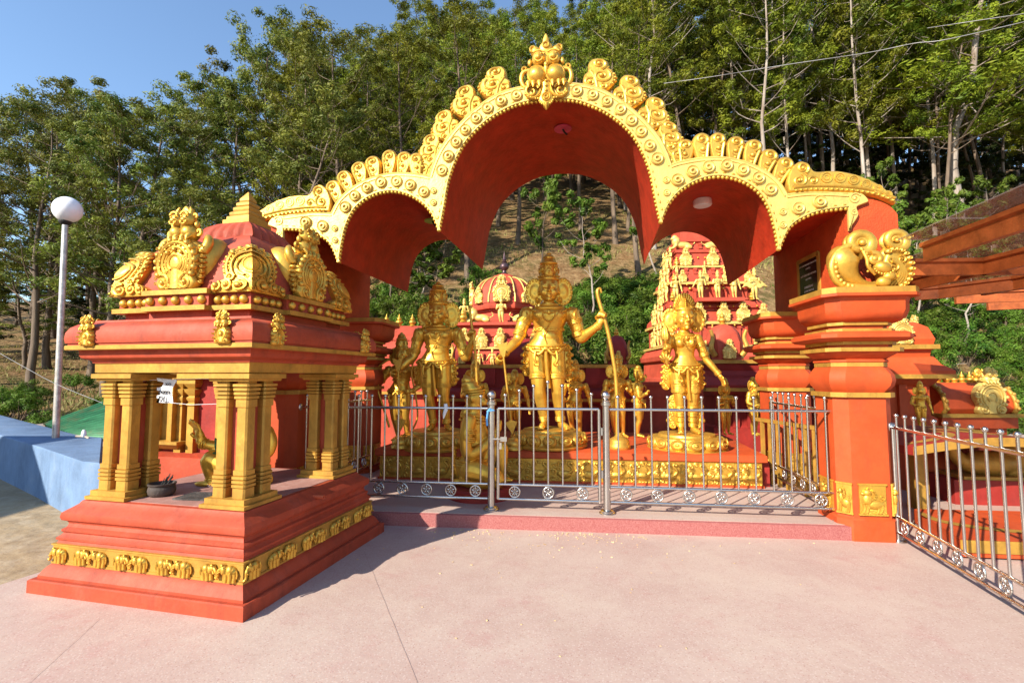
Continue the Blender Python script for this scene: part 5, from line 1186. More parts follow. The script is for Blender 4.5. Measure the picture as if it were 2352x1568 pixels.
x = MB(); x.lathe([(.10, 0), (.118, .02), (.115, .05), (.10, .07), (.105, .09), (.092, .12), (.075, .135), (.08, .15), (.06, .18), (.03, .20), (.01, .23)], 20); x.map(lambda p: (p.x-.3*p.z, p.y, p.z)); kp_part('crown', x.xf(F((-.075, 0, 1.13)) @ RY(R(-12))))
x = MB()
for z in (1.10, 1.13): x.tube([(-.06+.122*cos(2*pi*i/20), .112*sin(2*pi*i/20), z+.02*cos(2*pi*i/20)) for i in range(21)], .011, 6)
kp_part('brow_band', x)
x = MB()
for z, r in ((.86, .13), (.83, .155), (.79, .175)): x.tube([(-.07+r*cos(2*pi*i/24), r*1.05*sin(2*pi*i/24), z-.05*max(0, cos(2*pi*i/24))) for i in range(25)], .012, 6)
kp_part('necklace', x)
for sg in (1, -1):
    x = MB(); armring(x, (.20, sg*.035, .60), (.06, sg*.14, .46), .08, .047, .011); kp_part('bracelet', x)
    x = MB(); armring(x, (-.085, sg*.19, .79), (-.10, sg*.235, .42), .35, .085, .012); armring(x, (-.085, sg*.19, .79), (-.10, sg*.235, .42), .6, .08, .012); x.ell((-.10, sg*.30, .60), (.045, .02, .05), 8, 6); kp_part('armlet', x)
x = MB()
for z in (.30, .27, .24): x.tube([(-.09+.195*cos(2*pi*i/24), .2*sin(2*pi*i/24), z) for i in range(25)], .016, 6)
kp_part('girdle', x); x = MB(); x.tube(cr([(-.12, .05, .95), (-.19, .0, .85), (-.2, 0, .78)], 4), [.05, .06, .06, .055, .05, .045, .04, .03, .02], 8); kp_part('hair_lock', x)
x = MB(); x.tube(cr([(-.26, .02, .10), (-.31, -.02, .25), (-.30, -.04, .42)], 5), [.05-.003*i for i in range(11)], 9)
for k in range(9): x.ell((-.325+.004*k, -.03, .08+.045*k), (.03, .05, .018), 7, 5)
kp_part('tail', x)
# gold figure inside the small shrine
def mk2(b):
    b.ell((.05, .0, .13), (.15, .14, .13), 14, 10); b.ell((.08, 0, .30), (.11, .11, .15), 14, 10); b.ell((.09, 0, .42), (.135, .12, .11), 14, 10); b.tube([(.10, 0, .48), (.12, -.01, .57)], [.06, .055], 10)
    b.ell((.125, -.01, .61), (.075, .08, .085), 14, 10); b.ell((.09, -.075, .59), (.045, .04, .035), 10, 7)
    limb(b, [(-.02, -.04, .46), (-.10, -.06, .36), (-.17, -.08, .335), (-.25, -.10, .345), (-.315, -.115, .36)], (.065, .058, .05, .048, .035))
    hand(b, (-.315, -.115, .36), (-.345, -.13, .46), 1.0, False, (-.5, -1, 0))
    limb(b, [(.20, .02, .45), (.25, .0, .36), (.235, -.04, .27), (.16, -.12, .30), (.08, -.14, .34)], (.065, .062, .055, .05, .036))
    limb(b, [(.02, -.06, .13), (-.10, -.12, .18), (-.21, -.15, .23), (-.20, -.14, .13), (-.19, -.14, .03)], (.10, .095, .075, .068, .038)); b.ell((-.25, -.17, .022), (.085, .04, .025), 10, 6)
    limb(b, [(.10, -.02, .12), (.14, -.12, .10), (.12, -.20, .06), (.12, -.05, .05), (.14, .14, .04)], (.10, .09, .07, .06, .04))
q = Vector(on_y(560, 1040, 4.45)); hn = kneeler('seated_statue', 'gold half kneeling figure with raised palm behind the shrine columns', (q.x, 4.45, .634), -.1, mk2, voxel=.009)
x = MB(); x.lathe([(.07, 0), (.08, .01), (.078, .03), (.06, .05), (.05, .075), (.02, .09)], 16); obj('crown', x, 'gold_statue', hn, (.13, 0, .66), smooth=60)
x = MB()
for i, (cx, cz, r) in enumerate(((.21, .20, .05), (.215, .11, .055), (.24, .035, .05))): x.tube(spiral((cx, cz), r, .012, 1.3, R(90), 14, -.02, -1), .018, 7); x.ell((cx, -.0, cz), (r*.8, .02, r*.8), 10, 7)
obj('tail_scroll', x, 'gold_statue', hn, smooth=60)
x = MB(); armring(x, (-.315, -.115, .36), (-.2, -.09, .34), .1, .042, .009); obj('bracelet', x, 'gold_statue', hn, smooth=60)
x = MB(); armring(x, (-.19, -.14, .03), (-.2, -.14, .13), .3, .045, .010); obj('anklet', x, 'gold_statue', hn, smooth=60)
x = MB(); armring(x, (-.02, -.04, .46), (-.12, -.06, .36), .6, .065, .011); x.ell((-.085, -.105, .40), (.04, .02, .04), 8, 6); obj('armlet', x, 'gold_statue', hn, smooth=60)
gl = thing('leaf_garland', 'withered dark green leaf garland hung on the shrine figure', 'garland', (q.x-.02, 4.31, .634))
for k in range(16):
    f = k/15; x = -.02-.10*sin(f*pi); z = .56-.40*f; lf = MB().ell((0, 0, 0), (.016, .006, .055), 7, 6); obj('leaf', lf, 'leaf_garland', gl, (x+rnd.uniform(-.02, .02), rnd.uniform(-.02, .02), z), (rnd.uniform(-.6, .6), rnd.uniform(-1.6, 1.6), rnd.uniform(0, 3)), smooth=60)
obj('cord', MB().tube(cr([(.06, .05, .58), (-.05, -.01, .50), (-.10, -.02, .36), (-.06, -.02, .18), (-.02, .0, .14)], 5), .006, 6), 'leaf_garland', gl)
# ================================================================ TEMPLE BUILDINGS BEHIND
hl = horseshoe(.40, .40, .08, lite=True); hl.join(guardian(.8), F((0, -.0, .38))); hl_me = hl.mesh('horseshoe_ornament', 60); hl_me.materials.append(MATS['gold_pale'])
kal = MB().lathe([(.055, 0), (.06, .02), (.04, .035), (.06, .06), (.07, .085), (.055, .115), (.03, .125), (.045, .145), (.04, .165), (.022, .185), (.012, .22), (.002, .25)], 14); kal_me = kal.mesh('finial_pot', 50); kal_me.materials.append(MATS['gold'])
kal_dk = MB().lathe([(.055, 0), (.06, .02), (.04, .035), (.06, .06), (.07, .085), (.055, .115), (.03, .125), (.045, .145), (.04, .165), (.022, .185), (.012, .22), (.002, .25)], 14).mesh('finial_pot', 50); kal_dk.materials.append(MATS['gold_trim'])
nf = [o for o in bpy.data.objects if o.name.startswith('attendant_statue')]
nf_b = [[c for c in o.children if c.name.startswith('body')][0].data for o in nf]; nf_c = [[c for c in o.children if c.name.startswith('crown')][0].data for o in nf]
pale_b = []
for k in (0, 1, 2):
    a = nf_b[k].copy(); b = nf_c[k].copy(); a.materials.clear(); b.materials.clear(); a.materials.append(MATS['gold_pale']); b.materials.append(MATS['gold_pale']); pale_b.append((a, b))
def niche(parent, p, s_, k=0, rz=0):
    o = obj('niche_figure', pale_b[k % 3][0], None, parent, p, (0, 0, rz), sc=s_); obj('figure_crown', pale_b[k % 3][1], None, o); return o
def ledges(prof_list, m_main, m_gold, parent, c=(0, 0), ry=None, name='tier'):
    for nm, pr, mm in prof_list:
        obj(nm, MB().sq(pr, c, 0, ry), m_gold if mm else m_main, parent, smooth=28)
# ---- low dark red shrine behind the altar
Yb_ = 9.3
hx0, hx1 = (1050-1176)/1110*Yb_, (1446-1176)/1110*Yb_; hcx = (hx0+hx1)/2; hw = (hx1-hx0)/2
low = thing('low_shrine', 'low dark red shrine with gold edged ledges behind the altar statues', 'shrine', (hcx, Yb_+1.0, 0), GR*.5)
ledges([('wall', [(1.0, .10), (1.0, .35), (.94, .38), (.94, 1.02), (1.0, 1.06), (1.0, 1.12)], 0), ('eave_strip', [(1.12, 1.11), (1.12, 1.16)], 1), ('eave', [(1.11, 1.158), (1.12, 1.22), (1.10, 1.30), (1.02, 1.35), (.98, 1.36), (.98, 1.42)], 0), ('parapet', [(.96, 1.41), (.96, 1.75)], 0), ('roof_ledge', [(1.03, 1.745), (1.03, 1.81), (.2, 1.812)], 1)], 'crimson', 'gold_trim', low, ry=0)
for o in low.children:
    me = o.data
    for v in me.vertices: v.co.x *= (hw+.1)/1.0; 
for i in range(7):
    x = -hw*.9+hw*1.8*i/6; obj('pilaster', MB().box(x-.07, x+.07, -1.0, -.93, .36, 1.03), 'crimson', low); obj('parapet_block', MB().box(x-.13, x+.13, -1.02, -.95, 1.42, 1.74), 'crimson', low)
def kiosk(parent, x, y, z, w_, h, dark=True, name='corner_kiosk'):
    o = obj(name, MB().sq([(w_*.55, z), (w_*.55, z+.12*h), (w_*.60, z+.2*h), (w_*.60, z+.45*h), (w_*.5, z+.7*h), (w_*.36, z+.86*h), (w_*.15, z+.92*h), (.01, z+.93*h)], (x, y), w_*.2), 'crimson' if dark else 'temple_red', parent, smooth=40)
    for sx, sy, rz in ((0, -1, 0), (-1, 0, -pi/2), (1, 0, pi/2)): obj('horseshoe_ornament', hl_me, None, o, (x+sx*w_*.64, y+sy*w_*.64, z+.02), (0, 0, rz), sc=w_*1.3)
    for sx in (-1, 1): 
        m_ = MB(); m_.tube(cr([(x+sx*w_*.5, y-w_*.5, z+.1), (x+sx*w_*.66, y-w_*.6, z+.3*h), (x+sx*w_*.58, y-w_*.55, z+.55*h), (x+sx*w_*.66, y-w_*.6, z+.75*h)], 4), [.035*w_/.3*(1-.5*i/12) for i in range(13)], 7); obj('corner_horn', m_, 'gold_trim', o, smooth=60)
    obj('finial_pot', kal_me, None, o, (x, y, z+.92*h), sc=w_*2.2); return o
kiosk(low, hw-.16, -.72, 1.81, .33, .62)
kiosk(low, -hw+.10, -.6, 1.81, .30, .55)
# barrel roofed block in the middle of the low shrine
def barrel(parent, x0, x1, y, z, r, m, gold='gold_trim', name='barrel_roof', n=12, legs=.15):
    ol = [(-r*.92, 0), (-r*1.0, legs*.6)] + [(r*1.05*cos(a), legs+r*1.05*sin(a)) for a in [pi-pi*i/n for i in range(n+1)]] + [(r*1.0, legs*.6), (r*.92, 0)]
    m_ = MB(); m_.loft([[(x, y+a, z+b) for a, b in ol] for x in (x0, x1)]); o = obj(name, m_, m, parent, smooth=40)
    for x in (x0, x1):
        g = MB(); g.tube([(x, y+a*1.06, z+b*1.04) for a, b in ol], .035, 7)
        for a, b in ol[2:-2]: g.ell((x, y+a*1.12, z+b*1.08), (.03, .035, .035), 7, 5)
        obj('gable_edge', g, gold, o, smooth=60)
    return o
bl = barrel(low, -.72, .02, -.62, 1.81, .36, 'crimson')
for i in range(2): obj('finial_pot', kal_dk, None, bl, (-.42+.30*i, -.62, 1.81+.36+.14), sc=1.15)
obj('horseshoe_ornament', hl_me, None, bl, (-.12, -1.02, 1.81), sc=.95)
# ---- domed tower (vimana) on the hill side of it
VY = 14.; vx = (1158-1176)/1110*VY
vim = thing('domed_tower', 'salmon red temple tower with ribbed round dome and dark spire finial', 'tower', (vx, VY, 0), GR*.5)
ledges([('base_block', [(1.5, -.3), (1.5, 1.75)], 0), ('tier_ledge', [(1.56, 1.745), (1.56, 1.80)], 1), ('tier', [(1.38, 1.80), (1.40, 1.95), (1.30, 2.0), (1.28, 2.30)], 0), ('tier_ledge', [(1.36, 2.295), (1.36, 2.345)], 1), ('tier', [(1.32, 2.34), (1.30, 2.45), (1.18, 2.50), (1.16, 2.62), (1.20, 2.64), (1.20, 2.72), (1.10, 2.75), (1.10, 2.92), (1.22, 2.94), (1.22, 3.02), (.5, 3.03)], 0)], 'temple_red', 'gold_pale', vim)
def octo(prof, m, nm, parent, n=8, smooth=30): return obj(nm, MB().lathe(prof, n).xf(RZ(pi/n)), m, parent, smooth=smooth)
octo([(.86, 3.02), (.86, 3.10), (.74, 3.13), (.74, 3.36), (.80, 3.38), (.80, 3.42), (.92, 3.44), (.95, 3.50), (.95, 3.60), (.86, 3.62)], 'temple_red', 'neck', vim)
N = 48; rr = []
for i in range(13):
    t = i/12; z = 3.60+.80*sin(t*pi/2)**1.0; r0 = .88*(1.04 if t < .25 else 1)*cos(t*pi/2*.80) + .02
    rr.append([(r0*(1+.018*cos(a*16))*cos(a), r0*(1+.018*cos(a*16))*sin(a), z) for a in [2*pi*j/96 for j in range(96)]])
dm = obj('ribbed_dome', MB().loft(rr), 'temple_red', vim, smooth=50)
for k in range(16):
    a = 2*pi*k/16; q = []
    for i in range(13):
        t = i/12; z = 3.60+.80*sin(t*pi/2); r0 = .88*(1.04 if t < .25 else 1)*cos(t*pi/2*.80)+.05; q.append((r0*cos(a), r0*sin(a), z+.01))
    obj('dome_rib', MB().tube(q, .022, 6), 'gold_pale', dm, smooth=60)
obj('dome_cap', MB().lathe([(.34, 4.36), (.38, 4.40), (.33, 4.47), (.20, 4.53), (.10, 4.55)], 24), 'temple_red', vim, smooth=40)
obj('spire_finial', MB().lathe([(.10, 4.54), (.11, 4.58), (.06, 4.61), (.055, 4.66), (.12, 4.72), (.14, 4.78), (.11, 4.85), (.06, 4.89), (.09, 4.92), (.05, 4.95), (.07, 4.98), (.04, 5.03), (.015, 5.15), (.002, 5.25)], 20), 'bronze_dark', vim, smooth=50)
for k in range(8):
    a = 2*pi*k/8-pi/2; s_ = 1.3 if k % 2 == 0 else .8; obj('horseshoe_ornament', hl_me, None, vim, (.93*cos(a), .93*sin(a), 3.60), (0, 0, a+pi/2), sc=s_)
niche(vim, (0, -1.08, 2.98), .30, 1)
def lion():
    b = MB(); b.ell((0, 0, .16), (.30, .12, .13), 12, 8); b.ell((-.25, 0, .30), (.15, .15, .19), 12, 8); b.ell((-.30, -.03, .42), (.11, .11, .11), 10, 7); b.ell((-.40, -.05, .38), (.06, .07, .05), 8, 6)
    for y in (-.09, .09): b.tube([(-.25, y, .16), (-.38, y, .04), (-.48, y, .03)], [.06, .05, .045], 8); b.ell((.18, y, .08), (.14, .06, .09), 8, 6)
    b.tube([(.3, 0, .15), (.42, 0, .25), (.36, 0, .36)], .03, 6); return fuse(b, .025, 2)
lm = lion(); lm.materials.append(MATS['gold_pale'])
for x, sx in ((-.55, 1), (.55, -1)): o = obj('lion', lm, None, vim, (x, -1.05, 3.02), sc=(.8*sx, .8, .8))
for x, k in ((-1.02, 0), (1.02, 2)): niche(vim, (x, -1.0, 3.02), .26, k); obj('finial_pot', kal_me, None, vim, (x*1.0, -1.15, 3.02), sc=1.6)
for x in (-.95, -.5, 0, .5, .95): obj('horseshoe_ornament', hl_me, None, vim, (x, -1.34, 2.33), sc=.9)
for i, x in enumerate((-1.25, -.9, -.55, -.2, .2, .55, .9, 1.25)): niche(vim, (x, -1.44, 1.80), .20, i)
# ---- long barrel roof at left with three finials
SY2 = 11.2; sx0 = (872-1176)/1110*SY2; sx1 = (1010-1176)/1110*SY2
sal = thing('barrel_roof_shrine', 'salmon red barrel roofed shrine with three gold finials left of the dome', 'shrine', (0, SY2, 0))
m_ = MB(); m_.box(sx0-.9, sx1, -.7, .7, -.2, 1.75); obj('wall', m_, 'temple_red', sal)
obj('eave_strip', MB().box(sx0-1.0, sx1+.1, -.85, .85, 1.20, 1.26), 'gold_trim', sal); obj('eave', MB().box(sx0-.98, sx1+.08, -.82, .82, 1.258, 1.42), 'temple_red', sal)
ol = [(-.86, 1.74), (-.86, 1.84), (-.70, 1.90), (-.74, 2.1), (-.62, 2.32), (-.40, 2.48), (-.30, 2.52), (-.30, 2.72), (.3, 2.72), (.3, 2.52), (.7, 1.9), (.7, 1.74)]
obj('curved_roof', MB().loft([[(x, a, b) for a, b in ol] for x in (sx0-.4+.2, sx1)]), 'temple_red', sal, smooth=40)
m_ = MB()
for i in range(18):
    m_ = MB(); c = (sx0-.1+rnd.random()*(sx1-sx0), 2.0+rnd.random()*.35); yy = -.74+.10*max(0, (c[1]-2.0)/.4)*2; m_.tube(spiral(c, .09, .02, 1.4, rnd.random()*6, 14, yy), .014, 5); obj('roof_scroll', m_, 'temple_red', sal, smooth=60)
for i, px in enumerate((890, 919, 949)): obj('finial_pot', kal_me, None, sal, ((px-1176)/1110*SY2*.99, -.25, 2.71), sc=1.15)
obj('gable_ornament', flame_me, None, sal, (sx0-.2, -.78, 1.95), (0, R(-30), 0), sc=1.6)
# ---- tall tiered gate tower (gopuram)
GY = 13.; gx = (1663-1176)/1110*GY
gop = thing('gate_tower', 'tall tiered salmon red gate tower crowded with pale gold figures', 'tower', (gx, GY+1.2, 0), GR*.4)
def gt_(nm, pr, gold=0): obj(nm, MB().sq(pr, (0, 0), 0, -.35), 'gold_pale' if gold else 'temple_red', gop, smooth=28)
gt_('base_block', [(1.62, -.3), (1.62, 1.35), (1.66, 1.40), (1.66, 1.5), (1.56, 1.54), (1.54, 1.95), (1.64, 2.0), (1.66, 2.12), (1.58, 2.24), (1.46, 2.36)])
gt_('tier_ledge', [(1.55, 2.35), (1.55, 2.42)], 1); gt_('tier', [(1.40, 2.41), (1.40, 2.95), (1.46, 3.0)]); gt_('tier_ledge', [(1.50, 2.995), (1.50, 3.07)], 1)
gt_('tier', [(1.46, 3.065), (1.44, 3.22), (1.34, 3.34), (1.28, 3.38), (1.28, 3.44), (1.34, 3.46), (1.34, 3.54), (1.26, 3.56), (1.24, 3.66), (1.18, 3.68), (1.18, 4.10), (1.24, 4.14)]); gt_('tier_ledge', [(1.27, 4.135), (1.27, 4.20)], 1)
gt_('tier', [(1.22, 4.195), (1.20, 4.34), (1.10, 4.44), (1.06, 4.64)]); gt_('tier_ledge', [(1.12, 4.635), (1.12, 4.69)], 1); gt_('tier', [(1.06, 4.685), (1.04, 4.90), (.96, 4.98), (.96, 5.08), (1.0, 5.1), (1.0, 5.18), (.88, 5.22), (.86, 5.40), (.92, 5.44), (.92, 5.52), (.80, 5.56), (.80, 5.9), (.86, 5.95), (.86, 6.05), (.6, 6.1)])
GF = lambda h: -(h-.35)
for x in (-.55, .0+.10, .62): obj('horseshoe_ornament', hl_me, None, gop, (x, GF(1.46)-.05, 3.06), sc=.95 if abs(x) > .2 else .95)
for x in (-1.15, 1.15): obj('horseshoe_ornament', hl_me, None, gop, (x, GF(1.46)-.05, 3.06), sc=.85)
for x in (-.9, -.30, .30, .9): obj('horseshoe_ornament', hl_me, None, gop, (x, GF(1.22)-.04, 4.19), sc=.62)
for x in (-.75, .0, .72): obj('horseshoe_ornament', hl_me, None, gop, (x, GF(1.06)-.04, 4.69), sc=.9)
for x in (-1.30, -.95, 1.0, 1.3): obj('horseshoe_ornament', hl_me, None, gop, (x, GF(1.46)-.05, 2.41), sc=.7)
obj('figure_shelf', MB().box(-.62, .62, GF(1.30)-.35, GF(1.1), 3.60, 3.70), 'temple_red', gop)
for i, x in enumerate((-.48, -.02, .42)): niche(gop, (x, GF(1.30)-.15, 3.70), .30, i)
niche(gop, (1.02, GF(1.28)-.05, 3.68), .34, 1); niche(gop, (-1.10, GF(1.28), 3.68), .30, 2)
w2 = MB(); 
for sg in (1, -1): obj('wing', MB().prism(cr([(1.02, 4.22), (1.02+sg*.18, 4.18), (1.02+sg*.34, 4.02), (1.02+sg*.22, 4.04), (1.02+sg*.12, 3.98), (1.02, 4.05)], 3), .05, GF(1.28)-.05, .01), 'gold_pale', gop, smooth=40)
for i, x in enumerate((-1.3, -1.05, -.2, .15)): niche(gop, (x*1.0, GF(1.42)-.05, 2.42), .22, i)
for i, x in enumerate((-1.02, -.25, .3)): niche(gop, (x, GF(1.1)-.05, 4.40), .16, i)
for i, z in enumerate((2.42, 3.07, 3.68, 4.2, 4.69)):
    hwid = (1.5, 1.46, 1.27, 1.2, 1.08)[i]
    for k in range(3): niche(gop, (-hwid-.02, GF(hwid)+.25+.35*k, z), .24, i+k, -pi/2)
    obj('horseshoe_ornament', hl_me, None, gop, (-hwid-.03, 0, z), (0, 0, -pi/2), sc=.8); obj('finial_pot', kal_me, None, gop, (-hwid+.08, GF(hwid)+.02, z), sc=1.1)
    obj('finial_pot', kal_me, None, gop, (hwid-.3, GF(hwid)+.02, z), sc=1.1)
for x in [-1.15+.23*i for i in range(11)]: obj('stud', stud, None, gop, (x, GF(1.18)-.03, 4.02), sc=1.3)
for hw_, z0_, z1_, n_ in ((1.40, 2.42, 2.94, 11), (1.18, 3.69, 4.00, 9), (1.06, 4.45, 4.62, 9), (1.54, 1.56, 1.94, 13), (.86, 5.23, 5.39, 7)):
    for i in range(n_): x = -hw_*.94+hw_*1.88*i/(n_-1); obj('pilaster', MB().sq([(.045, z0_), (.045, z0_+.05), (.034, z0_+.06), (.034, z1_-.07), (.05, z1_-.06), (.05, z1_)], (x, GF(hw_)-.02)), 'temple_red', gop)
for hw_, z_, n_ in ((1.46, 2.965, 15), (1.34, 3.50, 13), (1.24, 4.12, 13), (1.04, 4.93, 11)):
    for i in range(n_): obj('stud', stud, None, gop, (-hw_*.95+hw_*1.9*i/(n_-1), GF(hw_)-.015, z_), sc=.8)
lo_ = obj('lion', lm, None, gop, (-.75, GF(.88), 5.21), sc=(.8, .8, .8)); lo_ = obj('lion', lm, None, gop, (.1, GF(.88), 5.21), sc=(-.8, .8, .8))
# ---- dark red kiosk in front of the gate tower
KY = 10.3; kx = (1690-1176)/1110*KY
kk = thing('red_kiosk', 'dark red kiosk with gold edged eaves and domed top before the gate tower', 'kiosk', (kx+.15, KY+.6, 0), GR*.5)
ledges([('wall', [(.62, -.1), (.62, .5), (.56, .55), (.56, 1.15), (.62, 1.22), (.66, 1.28)], 0), ('eave_strip', [(.82, 1.27), (.82, 1.34)], 1), ('eave', [(.81, 1.335), (.82, 1.40), (.76, 1.50), (.66, 1.58), (.60, 1.60), (.56, 1.70), (.60, 1.80), (.60, 1.86)], 0), ('roof_ledge', [(.66, 1.855), (.66, 1.93), (.3, 1.94)], 1)], 'crimson', 'gold_trim', kk)
for x in (-.45, -.15, .15, .45): obj('pilaster', MB().box(x-.07, x+.07, -.63, -.55, .5, 1.18), 'crimson', kk)
kiosk(kk, -.27, -.33, 1.93, .56, .85, False); 
# low salmon wall between altar and kiosk
wl_ = thing('low_wall', 'low salmon red wall between the altar statues and the dark red kiosk', 'wall', ((1500-1176)/1110*9.8, 9.8, 0))
obj('wall_body', MB().box(-.75, .95, -.12, .12, 0, 1.40), 'temple_red', wl_); obj('coping', MB().box(-.77, .97, -.16, .16, 1.40, 1.47), 'temple_red', wl_); obj('ledge', MB().box(-.76, .96, -.14, -.11, 1.15, 1.20), 'temple_red', wl_)
# dark pavilion behind the right pillars
dp = thing('rear_pavilion', 'shaded red pavilion with gold gable seen between the right pillars', 'pavilion', ((1890-1176)/1110*8.6, 8.6, 0), GR)
obj('back_wall', MB().box(-.55, .75, .2, .35, 0, 2.15), 'crimson', dp); obj('side_post', MB().box(-.60, -.42, -.3, .2, 0, 2.0), 'crimson', dp); obj('side_post', MB().box(.62, .8, -.3, .2, 0, 2.0), 'crimson', dp)
obj('roof_slab', MB().box(-.72, .95, -.42, .5, 2.0, 2.12), 'temple_red', dp)
g = MB(); g.tube([(-.35, -.35, 1.55), (.0, -.35, 1.85), (.35, -.35, 1.55)], .05, 6); obj('gold_gable', g, 'gold_trim', dp)
obj('fascia', MB().box(-.74, .97, -.45, -.42, 2.02, 2.10), 'gold_trim', dp)
q = figure('seated_statue', 'shaded gold statue inside the rear pavilion between the right pillars', ((1895-1176)/1110*8.3, 8.3, .55), GR, .42, smallJ, voxel=.03, adorn=0)
# ---- right hand kiosk beyond the big pillar
RY_ = 7.9; rx = (2090-1176)/1110*RY_
rk = thing('red_kiosk', 'orange red kiosk with gold edged eave right of the big pillar', 'kiosk', (rx, RY_+.6, 0), GR)
ledges([('wall', [(.50, -.1), (.50, .9), (.44, .95), (.44, 1.42), (.50, 1.48), (.54, 1.56)], 0), ('eave_strip', [(.69, 1.55), (.69, 1.62)], 1), ('eave', [(.68, 1.615), (.68, 1.68), (.56, 1.78), (.50, 1.90), (.46, 1.92), (.48, 2.02), (.52, 2.04)], 0), ('roof_ledge', [(.56, 2.035), (.56, 2.11), (.3, 2.12)], 1), ('cushion_roof', [(.50, 2.11), (.52, 2.2), (.46, 2.40), (.34, 2.50), (.1, 2.54)], 0)], 'orange', 'gold_trim', rk)
for x, y, rz in ((0, -.53, 0), (-.53, 0, -pi/2), (.53, 0, pi/2)): obj('horseshoe_ornament', hl_me, None, rk, (x, y, 2.11), (0, 0, rz), sc=.95)
for x in (-.3, 0, .3): obj('pilaster', MB().box(x-.06, x+.06, -.50, -.43, .95, 1.45), 'orange', rk)
obj('finial_pot', kal_me, None, rk, (0, 0, 2.53), sc=1.3)
RB = 8.6; rb = thing('barrel_roof_wall', 'orange barrel roofed wall with a row of gold finials at far right', 'wall', (0, RB, 0))
bx0, bx1 = (2145-1176)/1110*RB, (2268-1176)/1110*RB
obj('wall_body', MB().box(bx0-.3, bx1-.1, -.35, .35, -.3, .95), 'orange', rb); obj('ledge', MB().box(bx0-.35, bx1+.05, -.50, .5, .90, .96), 'gold_trim', rb)
obj('wall_moulding', MB().box(bx0-.32, bx1, -.45, .45, .72, .90), 'orange', rb)
b2 = barrel(rb, bx0-.25, bx1-.02, 0, .96, .42, 'orange', 'gold_trim', 'barrel', 12, .08)
obj('horseshoe_ornament', hl_me, None, b2, ((2208-1176)/1110*RB, -.46, .96), sc=1.35)
for px in (2150, 2170, 2188, 2206, 2224): obj('finial_pot', kal_me, None, b2, ((px-1176)/1110*RB*1.0, 0, .96+.5), sc=.85)
obj('gable_mask', gd_me, None, b2, (bx1-.2, 0, 1.45), sc=1.1)
q = figure('attendant_statue', 'gold monkey guardian statue standing right of the big pillar', ((2108-1176)/1110*6.9, 6.9, .86), GR, .255, relax, voxel=.03, adorn=1)
q2 = thing('guardian_plinth', 'square orange plinth with gold edge under the guardian statue at right', 'plinth', ((2108-1176)/1110*6.9, 6.9, 0)); obj('block', MB().box(-.3, .55, -.25, .3, 0, .80), 'orange', q2); obj('gold_edge', MB().box(-.32, .58, -.28, .32, .80, .858), 'gold_trim', q2)
# ---- painted slabs behind the near fence
sl_ = thing('painted_canopy_slab', 'dark red slab with gold painted swirls on gold posts behind the near fence', 'slab', (0, 0, 0))
Y0, Y1 = 5.35, 6.7; x0, x1 = (2085-1176)/1110*Y0, 6.9
rings = []
for x, z in [(x0+(x1-x0)*i/14, .82+.10*sin(i/14*pi*1.3)) for i in range(15)]: rings.append([(x, Y0, z-.09), (x, Y1, z-.09), (x, Y1, z), (x, Y0, z)])
obj('slab', MB().loft(rings), 'crimson', sl_, smooth=40)
m_ = MB()
for i in range(14):
    xa, xb = x0+(x1-x0)*i/14, x0+(x1-x0)*(i+1)/14; za, zb = .82+.10*sin(i/14*pi*1.3), .82+.10*sin((i+1)/14*pi*1.3); m_.add([(xa, Y0-.004, za-.092), (xb, Y0-.004, zb-.092), (xb, Y0-.004, zb+.004), (xa, Y0-.004, za+.004)], [(0, 1, 2, 3)])
obj('gold_edge', m_, 'gold_trim', sl_)
def swirl(pts, wd, z_of, nm, par, m='gold_trim'):
    P = cr(pts, 8); m_ = MB(); k = len(P); v = []
    for i, (x, y) in enumerate(P):
        a = P[max(0, i-1)]; b = P[min(k-1, i+1)]; t = Vector((b[0]-a[0], b[1]-a[1])).normalized(); w_ = wd*(.25+.75*sin(pi*min(1, .08+i/k)))
        v += [(x-t.y*w_, y+t.x*w_, z_of(x)+.005), (x+t.y*w_, y-t.x*w_, z_of(x)+.005)]
    m_.add(v, [(2*i, 2*i+1, 2*i+3, 2*i+2) for i in range(k-1)]); obj(nm, m_, m, par)
zs = lambda x: .82+.10*sin((x-x0)/(x1-x0)*pi*1.3)
swirl([(x0+.05, Y0+.15), (x0+.5, Y0+.2), (x0+.8, Y0+.5), (x0+.6, Y0+.9)], .06, zs, 'gold_swirl', sl_); swirl([(x0+.9, Y0+.95), (x0+1.2, Y0+.5), (x0+1.8, Y0+.25), (x0+2.3, Y0+.15)], .09, zs, 'gold_swirl', sl_)
for x in (x0+.18, x0+.55): obj('carved_post', MB().box(x-.07, x+.07, Y0+.55, Y0+.69, 0, .76), 'gold_trim', sl_)
cy_ = thing('coiled_sculpture', 'dark gold coiled peacock sculpture on a red block behind the near fence', 'sculpture', ((2250-1176)/1110*6.3, 6.3, .32), GR)
b = MB(); b.ell((0, 0, .16), (.36, .16, .16), 16, 10); b.tube(cr([(-.30, 0, .18), (-.40, 0, .34), (-.32, 0, .50)], 5), [.09-.003*i for i in range(11)], 9); b.tube(cr([(.1, 0, .22), (.3, 0, .36), (.42, 0, .24), (.36, 0, .08), (.2, 0, .06)], 5), .085, 9); b.ell((.36, 0, .20), (.14, .10, .2), 10, 8)
me = fuse(b, .018, 2); me.materials.append(MATS['gold_trim']); obj('body', me, None, cy_)
for k in range(9): obj('feather', MB().ell((.42+.02*sin(k), -.08, .02+.045*k), (.06, .02, .03), 8, 5), 'gold_trim', cy_, smooth=60)
obj('block', MB().box(-.55, .5, -.22, .3, -.32, -.02), 'crimson', cy_); obj('gold_plate', MB().box(-.42, .52, -.2, .26, -.022, .02), 'gold_trim', cy_)
ls = thing('painted_floor_slab', 'low orange slab with gold painted curve behind the near fence', 'slab', (0, 0, 0))
